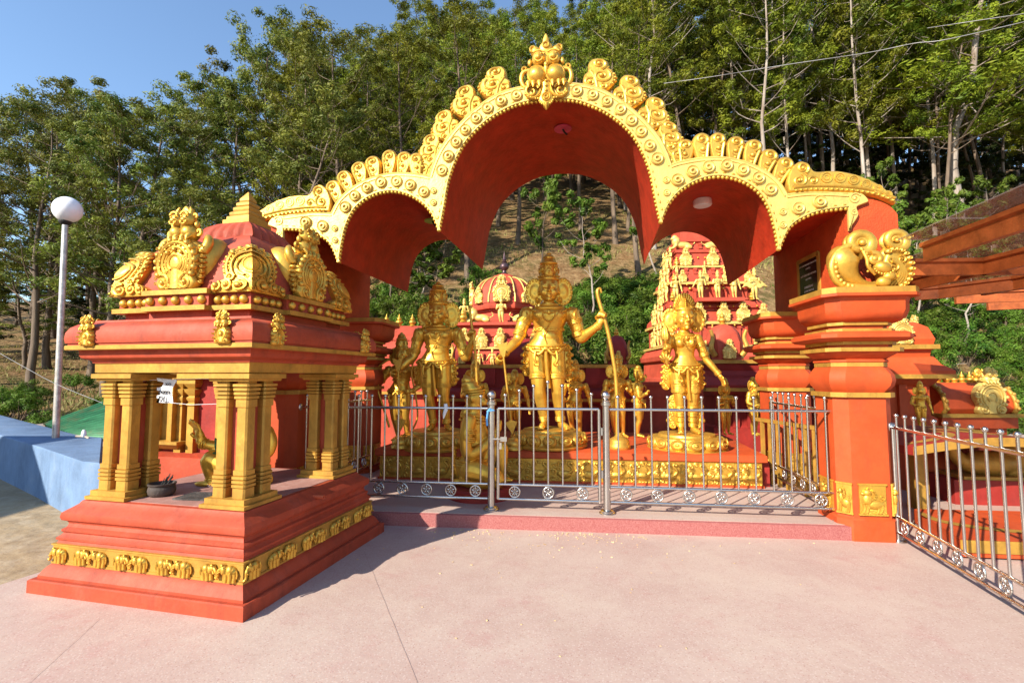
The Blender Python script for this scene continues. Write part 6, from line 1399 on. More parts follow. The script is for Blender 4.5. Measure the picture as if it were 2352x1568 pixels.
pts = [(3.95, 4.35), (5.6, 4.15), (6.2, 5.2), (4.35, 5.35)]
obj('slab', MB().loft([[(x, y, z) for x, y in pts] for z in (.02, .16)]), 'orange', ls); 
a, b_ = pts[0], pts[1]; obj('gold_edge', MB().loft([[(a[0]-.02, a[1]-.012, z), (b_[0], b_[1]-.012, z), (b_[0], b_[1]+.0, z), (a[0]-.02, a[1], z)] for z in (.06, .165)]), 'gold_trim', ls)
swirl([(4.3, 5.2), (4.25, 4.9), (4.5, 4.65), (5.0, 4.5), (5.6, 4.45)], .06, lambda x: .16, 'gold_swirl', ls)
# ---- timber and glass lean-to at the right edge
cb = thing('glass_canopy', 'reddish timber beam canopy roofed with tinted glass at the right edge', 'canopy', (0, 0, 0))
gm = bpy.data.materials.new('tinted_glass'); gm.use_nodes = True; n, l = nodes_of(gm); b = n['Principled BSDF']; b.inputs['Base Color'].default_value = (.22, .17, .15, 1); b.inputs['Roughness'].default_value = .04; b.inputs['Alpha'].default_value = .42; b.inputs['Specular IOR Level'].default_value = .8; MATS['tinted_glass'] = gm
ZG, ZB = 2.80, 2.63
def beam(a, b, name='beam', wd=.06, e0=0., e1=0., z1=ZG, z0=ZB):
    a, b = Vector((a[0], a[1], 0)), Vector((b[0], b[1], 0)); d = (b-a).normalized(); a = a-d*e0; b = b+d*e1; n_ = Vector((-d.y, d.x, 0))*wd*.5
    rings = []
    for p in (a, b): rings.append([p+n_*k+Vector((0, 0, z)) for k, z in ((-1, z0), (1, z0), (1, z1-.045), (1.9, z1-.035), (1.9, z1), (-1.9, z1), (-1.9, z1-.035), (-1, z1-.045))])
    return obj(name, MB().loft(rings), 'wood_beam', cb)
A0, A1 = on_z(2132, 557, ZG), on_z(2352, 474, ZG)
beam(A0, A1, e0=.03, e1=2.4)
yB = 4.95
beam((4.12, yB), (8.5, yB-.22), 'cross_beam', z1=ZG-.002)
C0, C1 = on_z(2155, 657, ZG), on_z(2352, 631, ZG); beam(C0, C1, e1=1.2)
D0 = on_z(2100, 661, ZG); beam(D0, C0, 'cross_beam')
beam(on_z(2193, 671, ZG), on_z(2352, 664, ZG), 'cross_beam', e1=2); beam(on_z(2267, 688, ZG), on_z(2352, 684, ZG), 'beam', e1=2)
beam((4.9, 6.2), (4.75, 2.0), z1=ZG-.004); beam((6.1, 6.2), (5.95, 2.0), z1=ZG-.004)
T0, T1 = on_z(2062, 550, ZG+.012), on_z(2352, 423, ZG+.012); dT = (T1-T0).normalized()
def pane(pts): return obj('glass_pane', MB().loft([[Vector((p[0], p[1], z)) for p in pts] for z in (ZG+.006, ZG+.016)]), 'tinted_glass', cb)
S = on_z(2166, 504.4, ZG); q0 = T0; q1 = T0+dT*((S.y-T0.y)/dT.y); q2 = T0+dT*3.4
pane([q0, q1+(-dT)*.004, (q1.x+.62, q1.y, 0), (q0.x+.62, q0.y, 0)]); pane([q1+dT*.004, q2, (q2.x+.62, q2.y, 0), (q1.x+.62, q1.y-.004, 0)])
pane([(q0.x+.63, yB+.05, 0), (q2.x+.63, q2.y, 0), (8.4, q2.y, 0), (8.4, yB-.2, 0)])
pane([(D0.x-.2, D0.y+.1, 0), (4.3, yB+.08, 0), (6.2, yB+.0, 0), (6.2, C0.y-.1, 0)])
for x_, y_ in ((4.85, 1.6), (7.9, 4.6), (7.9, 6.9)): obj('canopy_post', MB().box(x_, x_+.12, y_, y_+.12, 0, ZB+.02), 'wood_beam', cb)
# ---- dark yellow fence bars behind the side fence
yf = thing('gold_fence', 'dull gold painted bar fence behind the right pillars', 'fence', g2w(2.75, 1.95, 0), GR+R(-78))
for i in range(9): obj('baluster', MB().box(.1+.17*i, .14+.17*i, -.02, .02, .14, .98), 'gold_trim', yf)
for z in (.3, .96): obj('rail', MB().box(0, 1.7, -.025, .025, z, z+.045), 'gold_trim', yf)
# ---- niche wall behind the small shrine
nx_, ny_ = on_y(330, 1000, 6.2).x, 6.2
nw = thing('niche_wall', 'red wall with gold pilasters and a gold niche behind the small shrine', 'wall', (nx_, ny_, 0), SR)
W_ = 1.55
obj('wall_body', MB().box(0.05, W_, 0, .9, 0, 1.75), 'crimson', nw); obj('plinth', MB().box(-.08, W_+.02, -.12, 1.0, 0, .50), 'red_shrine', nw); obj('plinth_moulding', MB().loft([[(x, y, z) for x, y in ((-.05+k, -.09+k), (W_, -.09+k), (W_, .95), (-.05+k, .95))] for k, z in ((-.03, .50), (-.03, .56), (.03, .60), (.0, .66))]), 'red_shrine', nw, smooth=30)
def pil(x, wd=.10):
    p = obj('pilaster', MB().sq([(wd*.5, .66), (wd*.5, 1.22)], (x, -.02)), 'gold_trim', nw); obj('pilaster_capital', MB().sq([(wd*.45, 1.22), (wd*.6, 1.235), (wd*.6, 1.25), (wd*.42, 1.27), (wd*.6, 1.31), (wd*.6, 1.33), (wd*.42, 1.35), (wd*.75, 1.40), (wd*.8, 1.43), (wd*.5, 1.44), (wd*.9, 1.50), (wd*.9, 1.56)], (x, -.02)), 'gold_trim', p, smooth=30)
for x in (.10, .24, .60, .78): pil(x)
nb = MB(); nb.box(.28, .56, -.01, .12, .85, 1.5); obj('niche_back', MB().box(.27, .57, .0, .006, .80, 1.6), 'gold_trim', nw, (0, -.008, 0))
for x in (.26, .56): obj('niche_jamb', MB().box(x, x+.02, -.14, 0, .80, 1.6), 'gold_trim', nw)
obj('niche_sill', MB().loft([[(.12, -.17, .80), (.70, -.17, .80), (.70, 0, .80), (.12, 0, .80)], [(.12, -.17, .765), (.70, -.17, .765), (.70, 0, .765), (.12, 0, .765)], [(.2, -.08, .70), (.62, -.08, .70), (.62, 0, .70), (.2, 0, .70)]]), 'gold_trim', nw, smooth=20)
obj('entablature', MB().box(-.05, W_, -.14, .95, 1.56, 1.66), 'gold_trim', nw); obj('roof_slab', MB().box(-.12, W_, -.2, 1.0, 1.66, 1.78), 'crimson', nw)
# ================================================================ TREES AND SHRUBS
def leaf_mat(name, c1, c2, c3, tr=.38):
    m = bpy.data.materials.new(name); m.use_nodes = True; n, l = nodes_of(m); b = n['Principled BSDF']; out = n['Material Output']
    tc = n.new('ShaderNodeTexCoord'); oi = n.new('ShaderNodeObjectInfo')
    t = n.new('ShaderNodeTexNoise'); t.inputs['Scale'].default_value = .55; t.inputs['Detail'].default_value = 3; l.new(tc.outputs['Object'], t.inputs['Vector'])
    t2 = n.new('ShaderNodeTexNoise'); t2.inputs['Scale'].default_value = 5; t2.inputs['Detail'].default_value = 2; l.new(tc.outputs['Object'], t2.inputs['Vector'])
    def rng(x, a, c):
        r = n.new('ShaderNodeMapRange'); r.inputs[1].default_value = a; r.inputs[2].default_value = c; l.new(x, r.inputs[0]); return r.outputs[0]
    x = n.new('ShaderNodeMix'); x.data_type = 'RGBA'; l.new(rng(t.outputs['Fac'], .35, .65), x.inputs[0]); x.inputs[6].default_value = (*c1, 1); x.inputs[7].default_value = (*c2, 1)
    y = n.new('ShaderNodeMix'); y.data_type = 'RGBA'; l.new(rng(t2.outputs['Fac'], .60, .75), y.inputs[0]); l.new(x.outputs[2], y.inputs[6]); y.inputs[7].default_value = (*c3, 1)
    hs = n.new('ShaderNodeHueSaturation'); l.new(y.outputs[2], hs.inputs['Color'])
    mr = n.new('ShaderNodeMapRange'); mr.inputs[3].default_value = .72; mr.inputs[4].default_value = 1.3; l.new(oi.outputs['Random'], mr.inputs[0]); l.new(mr.outputs[0], hs.inputs['Value'])
    m3 = n.new('ShaderNodeMapRange'); m3.inputs[3].default_value = .475; m3.inputs[4].default_value = .515; l.new(oi.outputs['Random'], m3.inputs[0]); l.new(m3.outputs[0], hs.inputs['Hue'])
    l.new(hs.outputs[0], b.inputs['Base Color']); b.inputs['Roughness'].default_value = .55; b.inputs['Specular IOR Level'].default_value = .18
    tl = n.new('ShaderNodeBsdfTranslucent'); l.new(hs.outputs[0], tl.inputs[0]); mx = n.new('ShaderNodeMixShader'); mx.inputs[0].default_value = tr
    l.new(b.outputs[0], mx.inputs[1]); l.new(tl.outputs[0], mx.inputs[2]); l.new(mx.outputs[0], out.inputs[0]); MATS[name] = m
leaf_mat('gum_leaf', (.048, .078, .010), (.20, .215, .030), (.21, .12, .04), .25)
leaf_mat('gum_leaf_shade_tone', (.018, .034, .006), (.05, .075, .012), (.06, .04, .02), .15)  # darker gum leaf: dense canopy shade put into the leaf colour
leaf_mat('gum_leaf_bright', (.060, .100, .008), (.235, .265, .020), (.22, .18, .03), .28)
leaf_mat('shrub_leaf', (.035, .085, .007), (.125, .20, .02), (.20, .19, .05), .25)
leaf_mat('grass_blade', (.12, .16, .03), (.30, .24, .09), (.22, .16, .07), .2)
def bark_mat(name, c1, c2, sc):
    m = bpy.data.materials.new(name); m.use_nodes = True; n, l = nodes_of(m); b = n['Principled BSDF']; geo = n.new('ShaderNodeNewGeometry')
    mp = n.new('ShaderNodeMapping'); mp.inputs['Scale'].default_value = (sc, sc, sc*.12); l.new(geo.outputs['Position'], mp.inputs[0])
    t = n.new('ShaderNodeTexNoise'); t.inputs['Scale'].default_value = 1; t.inputs['Detail'].default_value = 7; t.inputs['Roughness'].default_value = .7; l.new(mp.outputs[0], t.inputs['Vector'])
    r = n.new('ShaderNodeMapRange'); r.inputs[1].default_value = .38; r.inputs[2].default_value = .62; l.new(t.outputs['Fac'], r.inputs[0])
    x = n.new('ShaderNodeMix'); x.data_type = 'RGBA'; l.new(r.outputs[0], x.inputs[0]); x.inputs[6].default_value = (*c1, 1); x.inputs[7].default_value = (*c2, 1); l.new(x.outputs[2], b.inputs['Base Color']); b.inputs['Roughness'].default_value = .85
    bp = n.new('ShaderNodeBump'); bp.inputs['Strength'].default_value = .6; bp.inputs['Distance'].default_value = .05; l.new(t.outputs['Fac'], bp.inputs['Height']); l.new(bp.outputs[0], b.inputs['Normal']); MATS[name] = m
bark_mat('bark_dark', (.075, .05, .032), (.17, .12, .08), 4); bark_mat('bark_pale', (.38, .33, .28), (.17, .12, .085), 3)
def rawmesh(name, v, f, m):
    me = bpy.data.meshes.new(name); me.from_pydata(v, [], f); me.materials.append(MATS[m]); me.update(); return me
def leaves(r, v, f, c, rx, rz, n, sz, up=.5, droop=0.):
    """n leaf quads through an ellipsoid clump, denser near its skin"""
    g = r.gauss
    for _ in range(n):
        dx, dy, dz = g(0, 1), g(0, 1), g(0, 1); k = (dx*dx+dy*dy+dz*dz)**.5 or 1; q = (r.random()**.45)/k
        px, py, pz = c[0]+dx*q*rx, c[1]+dy*q*rx, c[2]+dz*q*rz
        nx, ny, nz = g(0, .42)+dx*1.3/k, g(0, .42)+dy*1.3/k, g(up*.7, .4)+dz*1.3/k
        k = (nx*nx+ny*ny+nz*nz)**.5 or 1; nx /= k; ny /= k; nz /= k
        ax, ay, az = g(0, 1), g(0, 1), g(-droop, .7); d = ax*nx+ay*ny+az*nz; ax -= d*nx; ay -= d*ny; az -= d*nz
        k = (ax*ax+ay*ay+az*az)**.5 or 1; s = sz*(.6+.8*r.random()); ax *= s/k; ay *= s/k; az *= s/k
        w_ = .34; bx, by, bz = (ny*az-nz*ay)*w_, (nz*ax-nx*az)*w_, (nx*ay-ny*ax)*w_
        i = len(v); v += [(px-ax*.5, py-ay*.5, pz-az*.5), (px+bx*.5, py+by*.5, pz+bz*.5), (px+ax*.5, py+ay*.5, pz+az*.5), (px-bx*.5, py-by*.5, pz-bz*.5)]; f.append((i, i+1, i+2, i+3))
def gum(seed, h, cf, spread, nb, lsz, leaf_n, rt=.24, lean=0., flat=.6, pale=False, lm='gum_leaf'):
    """trunk mesh, crown mesh for a gum tree of height h, crown starting at share cf"""
    r = random.Random(seed); t = MB(); v, f = [], []
    pts = []; x = y = 0; bx, by = r.uniform(-1, 1)*lean, r.uniform(-1, 1)*lean
    for i in range(11):
        k = i/10; pts.append((x+bx*k*k*h*.1, y+by*k*k*h*.1, k*h*.93)); x += r.gauss(0, .10); y += r.gauss(0, .10)
    t.tube(pts, [rt*(1.25 if i == 0 else 1)*(1-.86*i/10) for i in range(11)], 8)
    def tp(k): i = min(9, int(k*10)); q = k*10-i; a, b = Vector(pts[i]), Vector(pts[i+1]); return a.lerp(b, q)
    leaves(r, v, f, tp(.99)+Vector((0, 0, .2)), spread*.26, spread*.18, leaf_n, lsz, .6)
    for j in range(nb):
        k = cf+(1-cf)*(j+r.random()*.7)/nb; k = min(k, .97); a = tp(k); an = j*2.4+r.gauss(0, .4); rel = (k-cf)/(1-cf)
        ln = spread*(1.05-.62*rel)*(.6+.5*r.random()) * (.75+.5*min(1, rel*3)); rise = ln*(.45+.45*r.random())
        e = a+Vector((cos(an)*ln, sin(an)*ln, rise)); m1 = a.lerp(e, .5)+Vector((r.gauss(0, .15), r.gauss(0, .15), -.10*ln))
        br = rt*(1-.8*k)*.38; t.tube(cr([a, m1, e], 3), [br*(1-.8*i/6) for i in range(7)], 5)
        nc = 4 if ln > spread*.6 else 3
        for c in range(nc):
            q = (.55+.45*(c+.5)/nc) if c < nc-1 else 1.0; p_ = a.lerp(e, q)+Vector((r.gauss(0, .28), r.gauss(0, .28), .30+r.gauss(0, .2)))*spread*.28
            if c < nc-1: t.tube([a.lerp(e, q*.8), p_], [br*.35, .012], 4)
            cs = spread*(.105+.085*r.random()); leaves(r, v, f, p_, cs, cs*flat, leaf_n, lsz, .55, .3 if pale else 0)
    return t.mesh('trunk', 70), rawmesh('crown', v, f, lm)
protos = []
for s in range(5):
    a, b = gum(11+s, 18, .25+.05*(s % 3), 3.7+.3*(s % 2), 34, .20, 135, .22, .8, .6); a.materials.append(MATS['bark_dark']); protos.append((a, b))
protoD = []
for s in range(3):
    a, b = gum(111+s, 18, .10, 3.8, 26, .34, 110, .2, .8, .6, lm='gum_leaf_shade_tone'); a.materials.append(MATS['bark_dark']); protoD.append((a, b))
protoM = []
for s in range(4):
    a, b = gum(31+s, 21, .30+.04*(s % 2), 3.9, 38, .21, 135, .22, .8, .65, lm='gum_leaf_bright'); a.materials.append(MATS['bark_dark']); protoM.append((a, b))
protoR = []
for s in range(4):
    a, b = gum(51+s, 23, .34+.05*(s % 2), 3.3, 38, .22, 120, .15, 1.0, .8, True, 'gum_leaf_bright'); a.materials.append(MATS['bark_pale' if s != 1 else 'bark_dark']); protoR.append((a, b))
rt_ = random.Random(5)
def zone(px):
    for a, b in ((60, 'at the far left edge'), (190, 'behind the lamp globe'), (330, 'right of the lamp post'), (450, 'above the shrine roof mask'), (560, 'left of the shrine finial'), (680, 'right of the shrine finial'), (800, 'above the left shoulder crest'), (920, 'above the left arch'), (1040, 'left of the middle arch crest'), (1180, 'left of the crowning mask'), (1320, 'above the crowning mask'), (1460, 'right of the crowning mask'), (1600, 'right of the middle arch'), (1740, 'above the right arch'), (1880, 'right of the right arch'), (2000, 'above the right shoulder crest'), (2110, 'above the right volute'), (2230, 'above the glass canopy tip')):
        if px < a: return b
    return 'at the upper right corner'
def depth_word(Y): return 'front row' if Y < 29 else 'second row' if Y < 34.5 else 'third row' if Y < 40 else 'fourth row' if Y < 46 else 'back row'
def plant_tree(pr, x, y, s_, label, group, sz=1., name='gum_tree'):
    label = '%s, %s, %s' % (label, depth_word(y), zone(1176+1110*x/y)) if group else label
    t = thing(name, label, 'tree', (x, y, hill_z(x, y)-.25), rt_.uniform(0, 6.28), group); t.scale = (s_*sz, s_*sz, s_)
    obj('trunk', pr[0], None, t); obj('crown', pr[1], None, t); return t
def skyline(px):
    pts = [(-200, 150), (0, 165), (90, 140), (150, 215), (230, 145), (330, 140), (380, 85), (430, 150), (470, 105), (540, 90), (565, 5), (640, -30), (720, 10), (760, 45), (830, 35), (880, -10), (1000, -60), (3000, -120)]
    for (a, b), (c, d) in zip(pts, pts[1:]):
        if a <= px <= c: return b+(d-b)*(px-a)/(c-a)
    return 100
rows_L = [(22, 5.2), (26, 5.0), (31, 5.2), (37, 6.0), (45, 8)]
for Y, st in rows_L:
    x = -1.17*Y
    while x < -.36*Y:
        xx = x+rt_.uniform(-.3, .3)*st; yy = Y+rt_.uniform(-1.8, 1.8); px = 1176+1110*xx/yy
        top = (862-skyline(px))/1110*yy+1.6; top *= rt_.uniform(.90, 1.0) if Y > 24 else rt_.uniform(.70, .98)
        hh = top-hill_z(xx, yy)
        if px > 60 or Y > 24:
            k = rt_.randrange(5); plant_tree(protos[k], xx, yy, hh/18.6, 'olive green gum tree', 'gum trees on the left bank', 1. if hh < 20 else .85)
        x += st
rows_M = [(27, 4.6), (31, 4.6), (35.5, 5.0), (40.5, 5.4), (46, 6.0), (53, 7), (60, 8)]
for Y, st in rows_M:
    x = -.42*Y
    while x < .30*Y:
        xx = x+rt_.uniform(-.35, .35)*st; yy = Y+rt_.uniform(-1.8, 1.8); px = 1176+1110*xx/yy; z0 = hill_z(xx, yy)
        hh = (862-skyline(px))/1110*yy+1.6-z0
        hh = min(hh, 25)*rt_.uniform(.86, 1.03)
        if not (Y < 29 and 1080 < px < 1420): k = rt_.randrange(4); plant_tree(protoM[k], xx, yy, hh/21.6, 'bright green gum tree', 'gum trees behind the arches')
        x += st
rows_R = [(30.5, 3.6), (33.5, 3.4), (37, 3.8), (40, 4.2), (43, 5.0), (48, 5.5), (54, 6), (60, 7)]
for Y, st in rows_R:
    x = .27*Y
    while x < 1.22*Y:
        xx = x+rt_.uniform(-.4, .4)*st; yy = Y+rt_.uniform(-1.5, 1.5); k = rt_.randrange(4); hh = rt_.uniform(20, 26)
        plant_tree(protoR[k], xx, yy, hh/23.6, 'tall pale trunked gum tree', 'pale trunked gum trees at right'); x += st
for Y, st in ((37, 5.5), (42, 5.0), (47, 5), (53, 5.2), (59, 5.5), (65, 6), (71, 7)):
    x = (.30 if Y < 45 else -.2)*Y
    while x < 1.25*Y:
        xx = x+rt_.uniform(-.4, .4)*st; yy = Y+rt_.uniform(-1.5, 1.5); k = rt_.randrange(5); hh = rt_.uniform(11, 16)
        plant_tree(protoD[k % 3], xx, yy, hh*(.6 if Y < 45 else 1)/18.6, 'shade coloured young gum tree', 'shade coloured young gum trees far back', 1.25); x += st
for Y, st in ((30, 6), (38, 6), (50, 7), (60, 8)):
    x = -1.25*Y
    while x < -.2*Y:
        xx = x+rt_.uniform(-.4, .4)*st; yy = Y+rt_.uniform(-1.5, 1.5); k = rt_.randrange(5); hh = rt_.uniform(6, 9)*(1 if Y < 45 else 1.5)
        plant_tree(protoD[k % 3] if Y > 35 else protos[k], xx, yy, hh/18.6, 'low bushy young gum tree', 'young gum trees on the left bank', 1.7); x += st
# the stout white trunk at far right
q = on_y(2195, 475, 30); plant_tree(protoR[2], q.x, 30, 1.1, 'thickest white barked gum tree above the right canopy', None, 1.9)
# ---- understorey saplings and shrubs
def shrub(seed, h, w_, n, lsz, ln, lm='shrub_leaf'):
    r = random.Random(seed); t = MB(); v, f = [], []
    for j in range(n):
        a = r.random()*6.28; d = w_*r.random()**.6; hh = h*(.45+.55*r.random())*(1-.35*d/w_); e = (cos(a)*d, sin(a)*d, hh)
        t.tube([(cos(a)*d*.15, sin(a)*d*.15, -.1), (cos(a)*d*.55, sin(a)*d*.55, hh*.5), e], [.035, .02, .006], 4)
        leaves(r, v, f, e, w_*.30, w_*.24, ln, lsz, .7)
    return t.mesh('stems', 70), rawmesh('foliage', v, f, lm)
shp = []
for s in range(4):
    a, b = shrub(70+s, 1.5, 1.1, 16, .125, 170); a.materials.append(MATS['bark_dark']); shp.append((a, b))
sap = []
for s in range(3):
    a, b = gum(90+s, 6, .35, 1.5, 13, .24, 70, .07, .8, .7, lm='shrub_leaf'); a.materials.append(MATS['bark_pale' if s else 'bark_dark']); sap.append((a, b))
def plant_shrub(x, y, s_, label, group, name='shrub'):
    px_ = 1176+1110*x/y; label = '%s %s, %s, %s' % ('big' if s_ > .85 else 'small' if s_ < .62 else 'middle sized', label, 'near' if y < 17 else 'halfway up' if y < 21 else 'high up', 'below '+zone(px_)[6:] if zone(px_).startswith('above') else zone(px_))
    k = rt_.randrange(4); t = thing(name, label, 'shrub', (x, y, hill_z(x, y)-.05), rt_.uniform(0, 6.28), group); t.scale = (s_, s_, s_*rt_.uniform(.8, 1.15)); obj('stems', shp[k][0], None, t); obj('foliage', shp[k][1], None, t)
for _ in range(100):   # behind the statues, under the arches
    Y = rt_.uniform(14.5, 24); px = rt_.choice([rt_.uniform(1340, 1570), rt_.uniform(1340, 1570), rt_.uniform(850, 1010), rt_.uniform(1000, 1400)])
    if 1130 < px < 1340 and rt_.random() < .8: continue
    plant_shrub((px-1176)/1110*Y, Y, rt_.uniform(.6, 1.15), 'green shrub on the slope', 'shrubs under the arches')
for _ in range(120):   # right hillside
    Y = rt_.uniform(13.5, 25); a = rt_.uniform(.62, 1.15); plant_shrub(a*Y, Y, rt_.uniform(.5, .95), 'bright green shrub on the right bank', 'shrubs on the right bank')
for _ in range(34):   # left bank
    Y = rt_.uniform(13, 24); a = rt_.uniform(-1.15, -.62); plant_shrub(a*Y, Y, rt_.uniform(.4, .8), 'shrub on the left bank', 'shrubs on the left bank')
for i in range(26):
    Y = rt_.uniform(20, 30); px = rt_.choice([rt_.uniform(1130, 1560), rt_.uniform(880, 1000), rt_.uniform(1900, 2300)]); x = (px-1176)/1110*Y; k = rt_.randrange(3)
    t = thing('sapling', 'slim leafy sapling on the slope, %s, %s' % ('low down' if Y < 23.5 else 'halfway up' if Y < 27 else 'high up', 'seen '+zone(px).replace('above', 'below')), 'tree', (x, Y, hill_z(x, Y)-.1), rt_.uniform(0, 6.28), 'saplings on the slope'); t.scale = (.8, .8, rt_.uniform(.7, 1.2)); obj('trunk', sap[k][0], None, t); obj('crown', sap[k][1], None, t)
# ---- grass tufts, leaf litter, dead wood
v, f = [], []; rg = random.Random(3)
for _ in range(40000):
    Y = 11.5+30*rg.random()**1.5; a = rg.uniform(-1.2, 1.2); x = a*Y; dens = noise.noise(Vector((x*.25, Y*.25, 5)))+(.35 if a > .6 else 0)
    if dens < .02: continue
    z = hill_z(x, Y); hh = rg.uniform(.15, .42)*(1.2 if a > .6 else .8); an = rg.random()*6.28; dx, dy = cos(an)*.035, sin(an)*.035; lx, ly = rg.gauss(0, .13), rg.gauss(0, .13)
    i = len(v); v += [(x-dx, Y-dy, z-.03), (x+dx, Y+dy, z-.03), (x+lx, Y+ly, z+hh)]; f.append((i, i+1, i+2))
me = rawmesh('grass', v, f, 'grass_blade'); o = bpy.data.objects.new('grass', me); link(o); o['kind'] = 'stuff'; o['label'] = 'dry and green grass tufts on the slope'
for i in range(26):
    Y = rg.uniform(14, 27); px = rg.choice([rg.uniform(850, 1560), rg.uniform(2080, 2350), rg.uniform(0, 330)]); x = (px-1176)/1110*Y; an = rg.random()*3.1; ln = rg.uniform(.6, 1.8); P = []
    for k in range(5): xx, yy = x+cos(an)*ln*(k/4-.5), Y+sin(an)*ln*(k/4-.5); P.append((xx, yy, hill_z(xx, yy)+.06+rg.uniform(0, .2)))
    o = obj('dead_branch', MB().tube(P, [.04, .035, .03, .02, .01], 5), 'bark_pale', None, smooth=60); tag(o, 'grey dead branch lying on the earth slope', 'branch', 'dead branches on the slope')
mat('rock', (.25, .20, .17), .9, 0, 1., 6, .3, 2, dirt=.5)
def rock(loc, s_, label):
    b = MB().ell((0, 0, 0), s_, 16, 10); b.map(lambda p: p*(1+.35*noise.noise(p*1.3+Vector(loc)))); tag(obj('boulder', b, 'rock', None, loc, smooth=50), label, 'rock')
q = on_y(85, 870, 16); rock((q.x, 16, hill_z(q.x, 16)+.1), (1.6, 1.0, .8), 'big grey brown boulder on the bank left of the lamp post'); q = on_y(2310, 905, 16); rock((q.x, 16, hill_z(q.x, 16)), (1.3, .8, .8), 'bare pinkish rock on the bank at the far right edge')
# ================================================================ LEFT SIDE AND SMALL THINGS
bp_ = thing('blue_platform', 'low pale blue painted concrete platform left of the small shrine', 'platform', (0, 0, 0))
P = [on_z(225, 1078, .64), on_z(191, 1060, .64), on_z(97, 1028, .64), on_z(0, 999.7, .64)]; d_ = (P[3]-P[2]).normalized(); P.append(P[3]+d_*6)
Q = [on_z(237, 1005, .64), on_z(188, 1001, .64), on_z(117.6, 981, .64), on_z(0, 952.6, .64)]; Q.append(Q[3]+d_*6)
P[0] = P[1]+(P[1]-P[2]).normalized()*.28+Vector((.05, .06, 0)); poly = P+Q[::-1]
def ins(k): c = sum(poly, Vector())/len(poly); return [p+(c-p).normalized()*k for p in poly]
obj('slab', MB().loft([[(p.x, p.y, -.02) for p in poly], [(p.x, p.y, .60) for p in poly], [(p.x, p.y, .63) for p in ins(.015)], [(p.x, p.y, .64) for p in ins(.05)]]), 'blue_wall', bp_, smooth=30)
lb = on_z(128, 1005, .64); lamp = thing('lamp_post', 'galvanised lamp post with white globe standing on the blue platform', 'lamp post', lb)
top = on_y(150, 517, lb.y+.02)-lb
obj('pole', MB().tube([(0, 0, -.01), top*.5, top], [.046, .043, .040], 14), 'galv', lamp, smooth=60); obj('holder', MB().lathe([(.045, 0), (.075, .03), (.09, .06), (.085, .075)], 20), 'black', lamp, tuple(top), smooth=50)
obj('globe', MB().ell((top.x+.02, top.y, top.z+.25), (.195, .195, .205), 28, 18), 'dome_white', lamp, smooth=180)
# green corrugated roof of a shed below
gr = thing('green_roof_shed', 'shed with rusty green corrugated metal roof beyond the blue platform', 'shed', (0, 0, 0))
mat('green_tin', (.03, .15, .06), .55, .1, .2, 20, .25, 3, dirt=.85, dirtcol=(.20, .07, .03), dscale=1.6)
A = on_y(100, 976, 10.6); B = on_y(360, 880, 12.8); C = on_y(360, 1012, 9.0); D = on_y(185, 1006, 9.0)
B = B+(B-A)*.5; C = C+(C-D)*.6
n1, n2 = 6, 190; vv = []; nrm = (B-A).cross(D-A).normalized(); nrm = nrm if nrm.z > 0 else -nrm
for j in range(n2+1):
    for i in range(n1+1): s, t = i/n1, j/n2; p = (A*(1-s)+B*s)*(1-t)+(D*(1-s)+C*s)*t; vv.append(p+nrm*.05*sin(t*2*pi*15))
m_ = MB(); m_.add(vv, [(j*(n1+1)+i, j*(n1+1)+i+1, (j+1)*(n1+1)+i+1, (j+1)*(n1+1)+i) for j in range(n2) for i in range(n1)]); obj('roof_sheet', m_, 'green_tin', gr, smooth=60)
m_ = MB(); m_.loft([[Vector((p.x, p.y, -2.5)) for p in (A, B, C, D)], [p-Vector((0, 0, .06)) for p in (A, B, C, D)]]); obj('shed_wall', m_, 'far_wall', gr, smooth=0)
ft = thing('white_tap', 'small white plastic tap and pipe on the edge of the blue platform', 'tap', on_z(192, 1006, .64)); obj('pipe', MB().tube([(-.12, 0, .03), (.02, 0, .03), (.08, 0, .0)], .016, 7), 'far_wall', ft); obj('tap_body', MB().lathe([(.02, .02), (.035, .05), (.03, .10), (.012, .13)], 10), 'dome_white', ft)
# house with blue roof among the far trees
hq = on_y(135, 790, 46); hs_ = thing('far_house', 'small house with bright blue roof among the trees at left', 'house', (hq.x, 46, hq.z))
obj('wall', MB().box(-3.0, 2.6, 0, 3, -3, .35), 'far_wall', hs_); obj('roof', MB().loft([[(-3.4, -.6, .25), (3.0, -.6, .25), (3.0, -.6, .32), (-3.4, -.6, .32)], [(-3.4, 2, .75), (3.0, 2, .75), (3.0, 2, .82), (-3.4, 2, .82)]]), 'far_roof_blue', hs_)
for x in (-1.8, -.2, 1.5): w_ = obj('window', MB().box(x-.35, x+.35, -.03, .0, -.45, .1), 'dome_white', hs_); obj('pane', MB().box(x-.28, x+.28, -.04, -.03, -.38, .04), 'plaque_black', w_)
for x in (-3.2, 2.8): obj('veranda_post', MB().box(x-.06, x+.06, -.5, -.38, -3, .3), 'dome_white', hs_)
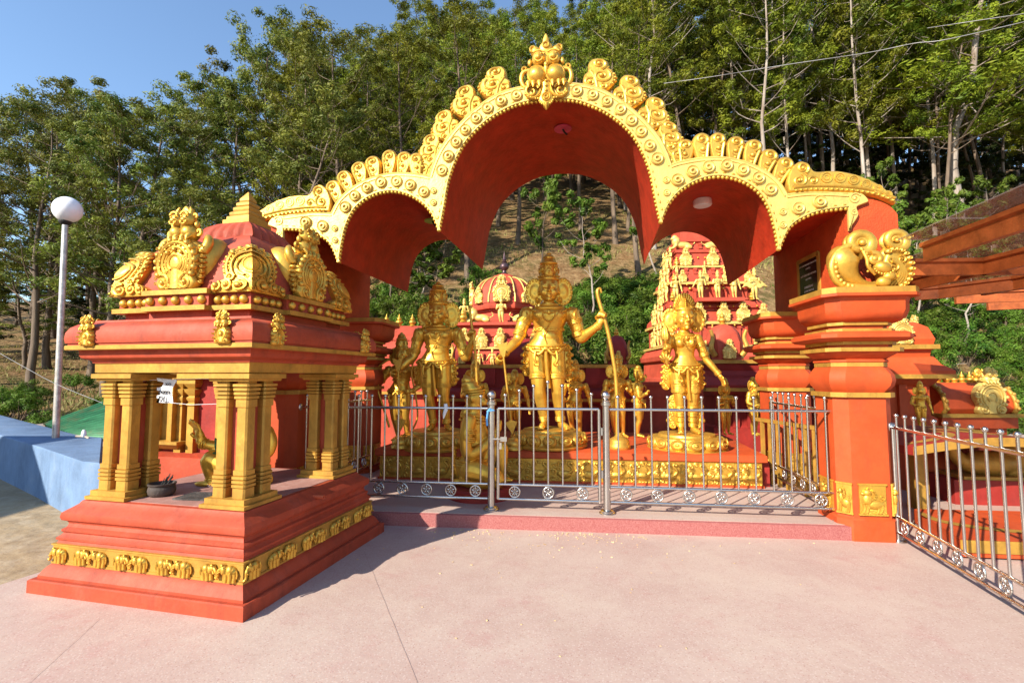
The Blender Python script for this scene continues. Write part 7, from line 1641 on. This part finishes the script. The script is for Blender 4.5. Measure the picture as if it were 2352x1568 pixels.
# house beyond the left edge whose shadow falls over the blue platform
nb_ = thing('neighbour_house', 'plain rendered house beyond the left edge of the yard', 'house', (-13.6, 1.0, 0))
obj('wall', MB().box(-2.4, 2.4, -8, 2.2, 0, 4.0), 'far_wall', nb_); obj('roof', MB().box(-2.6, 2.55, -8.2, 2.4, 4.0, 4.15), 'far_wall', nb_)
for y in (-5, -1): w_ = obj('window', MB().box(2.4, 2.45, y-.6, y+.6, 1.1, 2.4), 'dome_white', nb_); obj('pane', MB().box(2.45, 2.46, y-.52, y+.52, 1.18, 2.32), 'plaque_black', w_)
# cables
def cable(label, pts, Y0, Y1, r=.008):
    k = len(pts); P = [on_y(x, y, Y0+(Y1-Y0)*i/(k-1)) for i, (x, y) in enumerate(pts)]
    tag(obj('overhead_cable', MB().tube(cr([tuple(p) for p in P], 6), r, 6), 'wire', None, smooth=60), label, 'cable')
cable('thin grey overhead cable crossing above the right arches', [(1525, 192), (1640, 176), (1800, 150), (1990, 122), (2100, 100), (2180, 90), (2420, 35)], 12, 9.5)
cable('short grey overhead cable near the upper right corner', [(2130, 65), (2250, 47), (2400, 25)], 11, 10)
cable('slack white line strung from the left trees to the small shrine', [(-20, 800), (60, 845), (130, 882), (235, 925)], 8.5, 6.8, .0035)
# fallen petals and peanut shells swept against the kerb
rp = random.Random(8); m_ = MB()
def crumb(px, py, s):
    p = on_z(px, py, 0); e = MB().ell((0, 0, 0), (s, s*.6, s*.28), 6, 4); e.xf(F((p.x, p.y, s*.25)) @ RZ(rp.random()*6.28) @ RX(rp.uniform(-.4, .4))); m_.join(e)
for cx, cy, n_, sx, sy in ((1060, 1222, 40, 42, 5), (1150, 1226, 25, 55, 8), (1310, 1229, 60, 36, 6), (1380, 1236, 30, 40, 8), (1480, 1232, 40, 70, 12), (1200, 1250, 22, 110, 16), (1450, 1262, 18, 140, 18), (1100, 1330, 14, 300, 60), (1300, 1420, 9, 380, 70), (1700, 1260, 8, 140, 20)):
    for _ in range(n_):
        px, py = rp.gauss(cx, sx), rp.gauss(cy, sy)
        if py > 1205+max(0, (px-880))*.033+4 and px < 1940: crumb(px, py, rp.uniform(.006, .014))
o = obj('fallen_petals', m_, 'petal', None, smooth=60); o['kind'] = 'stuff'; o['label'] = 'scattered pale petals and shells on the pink terrace'
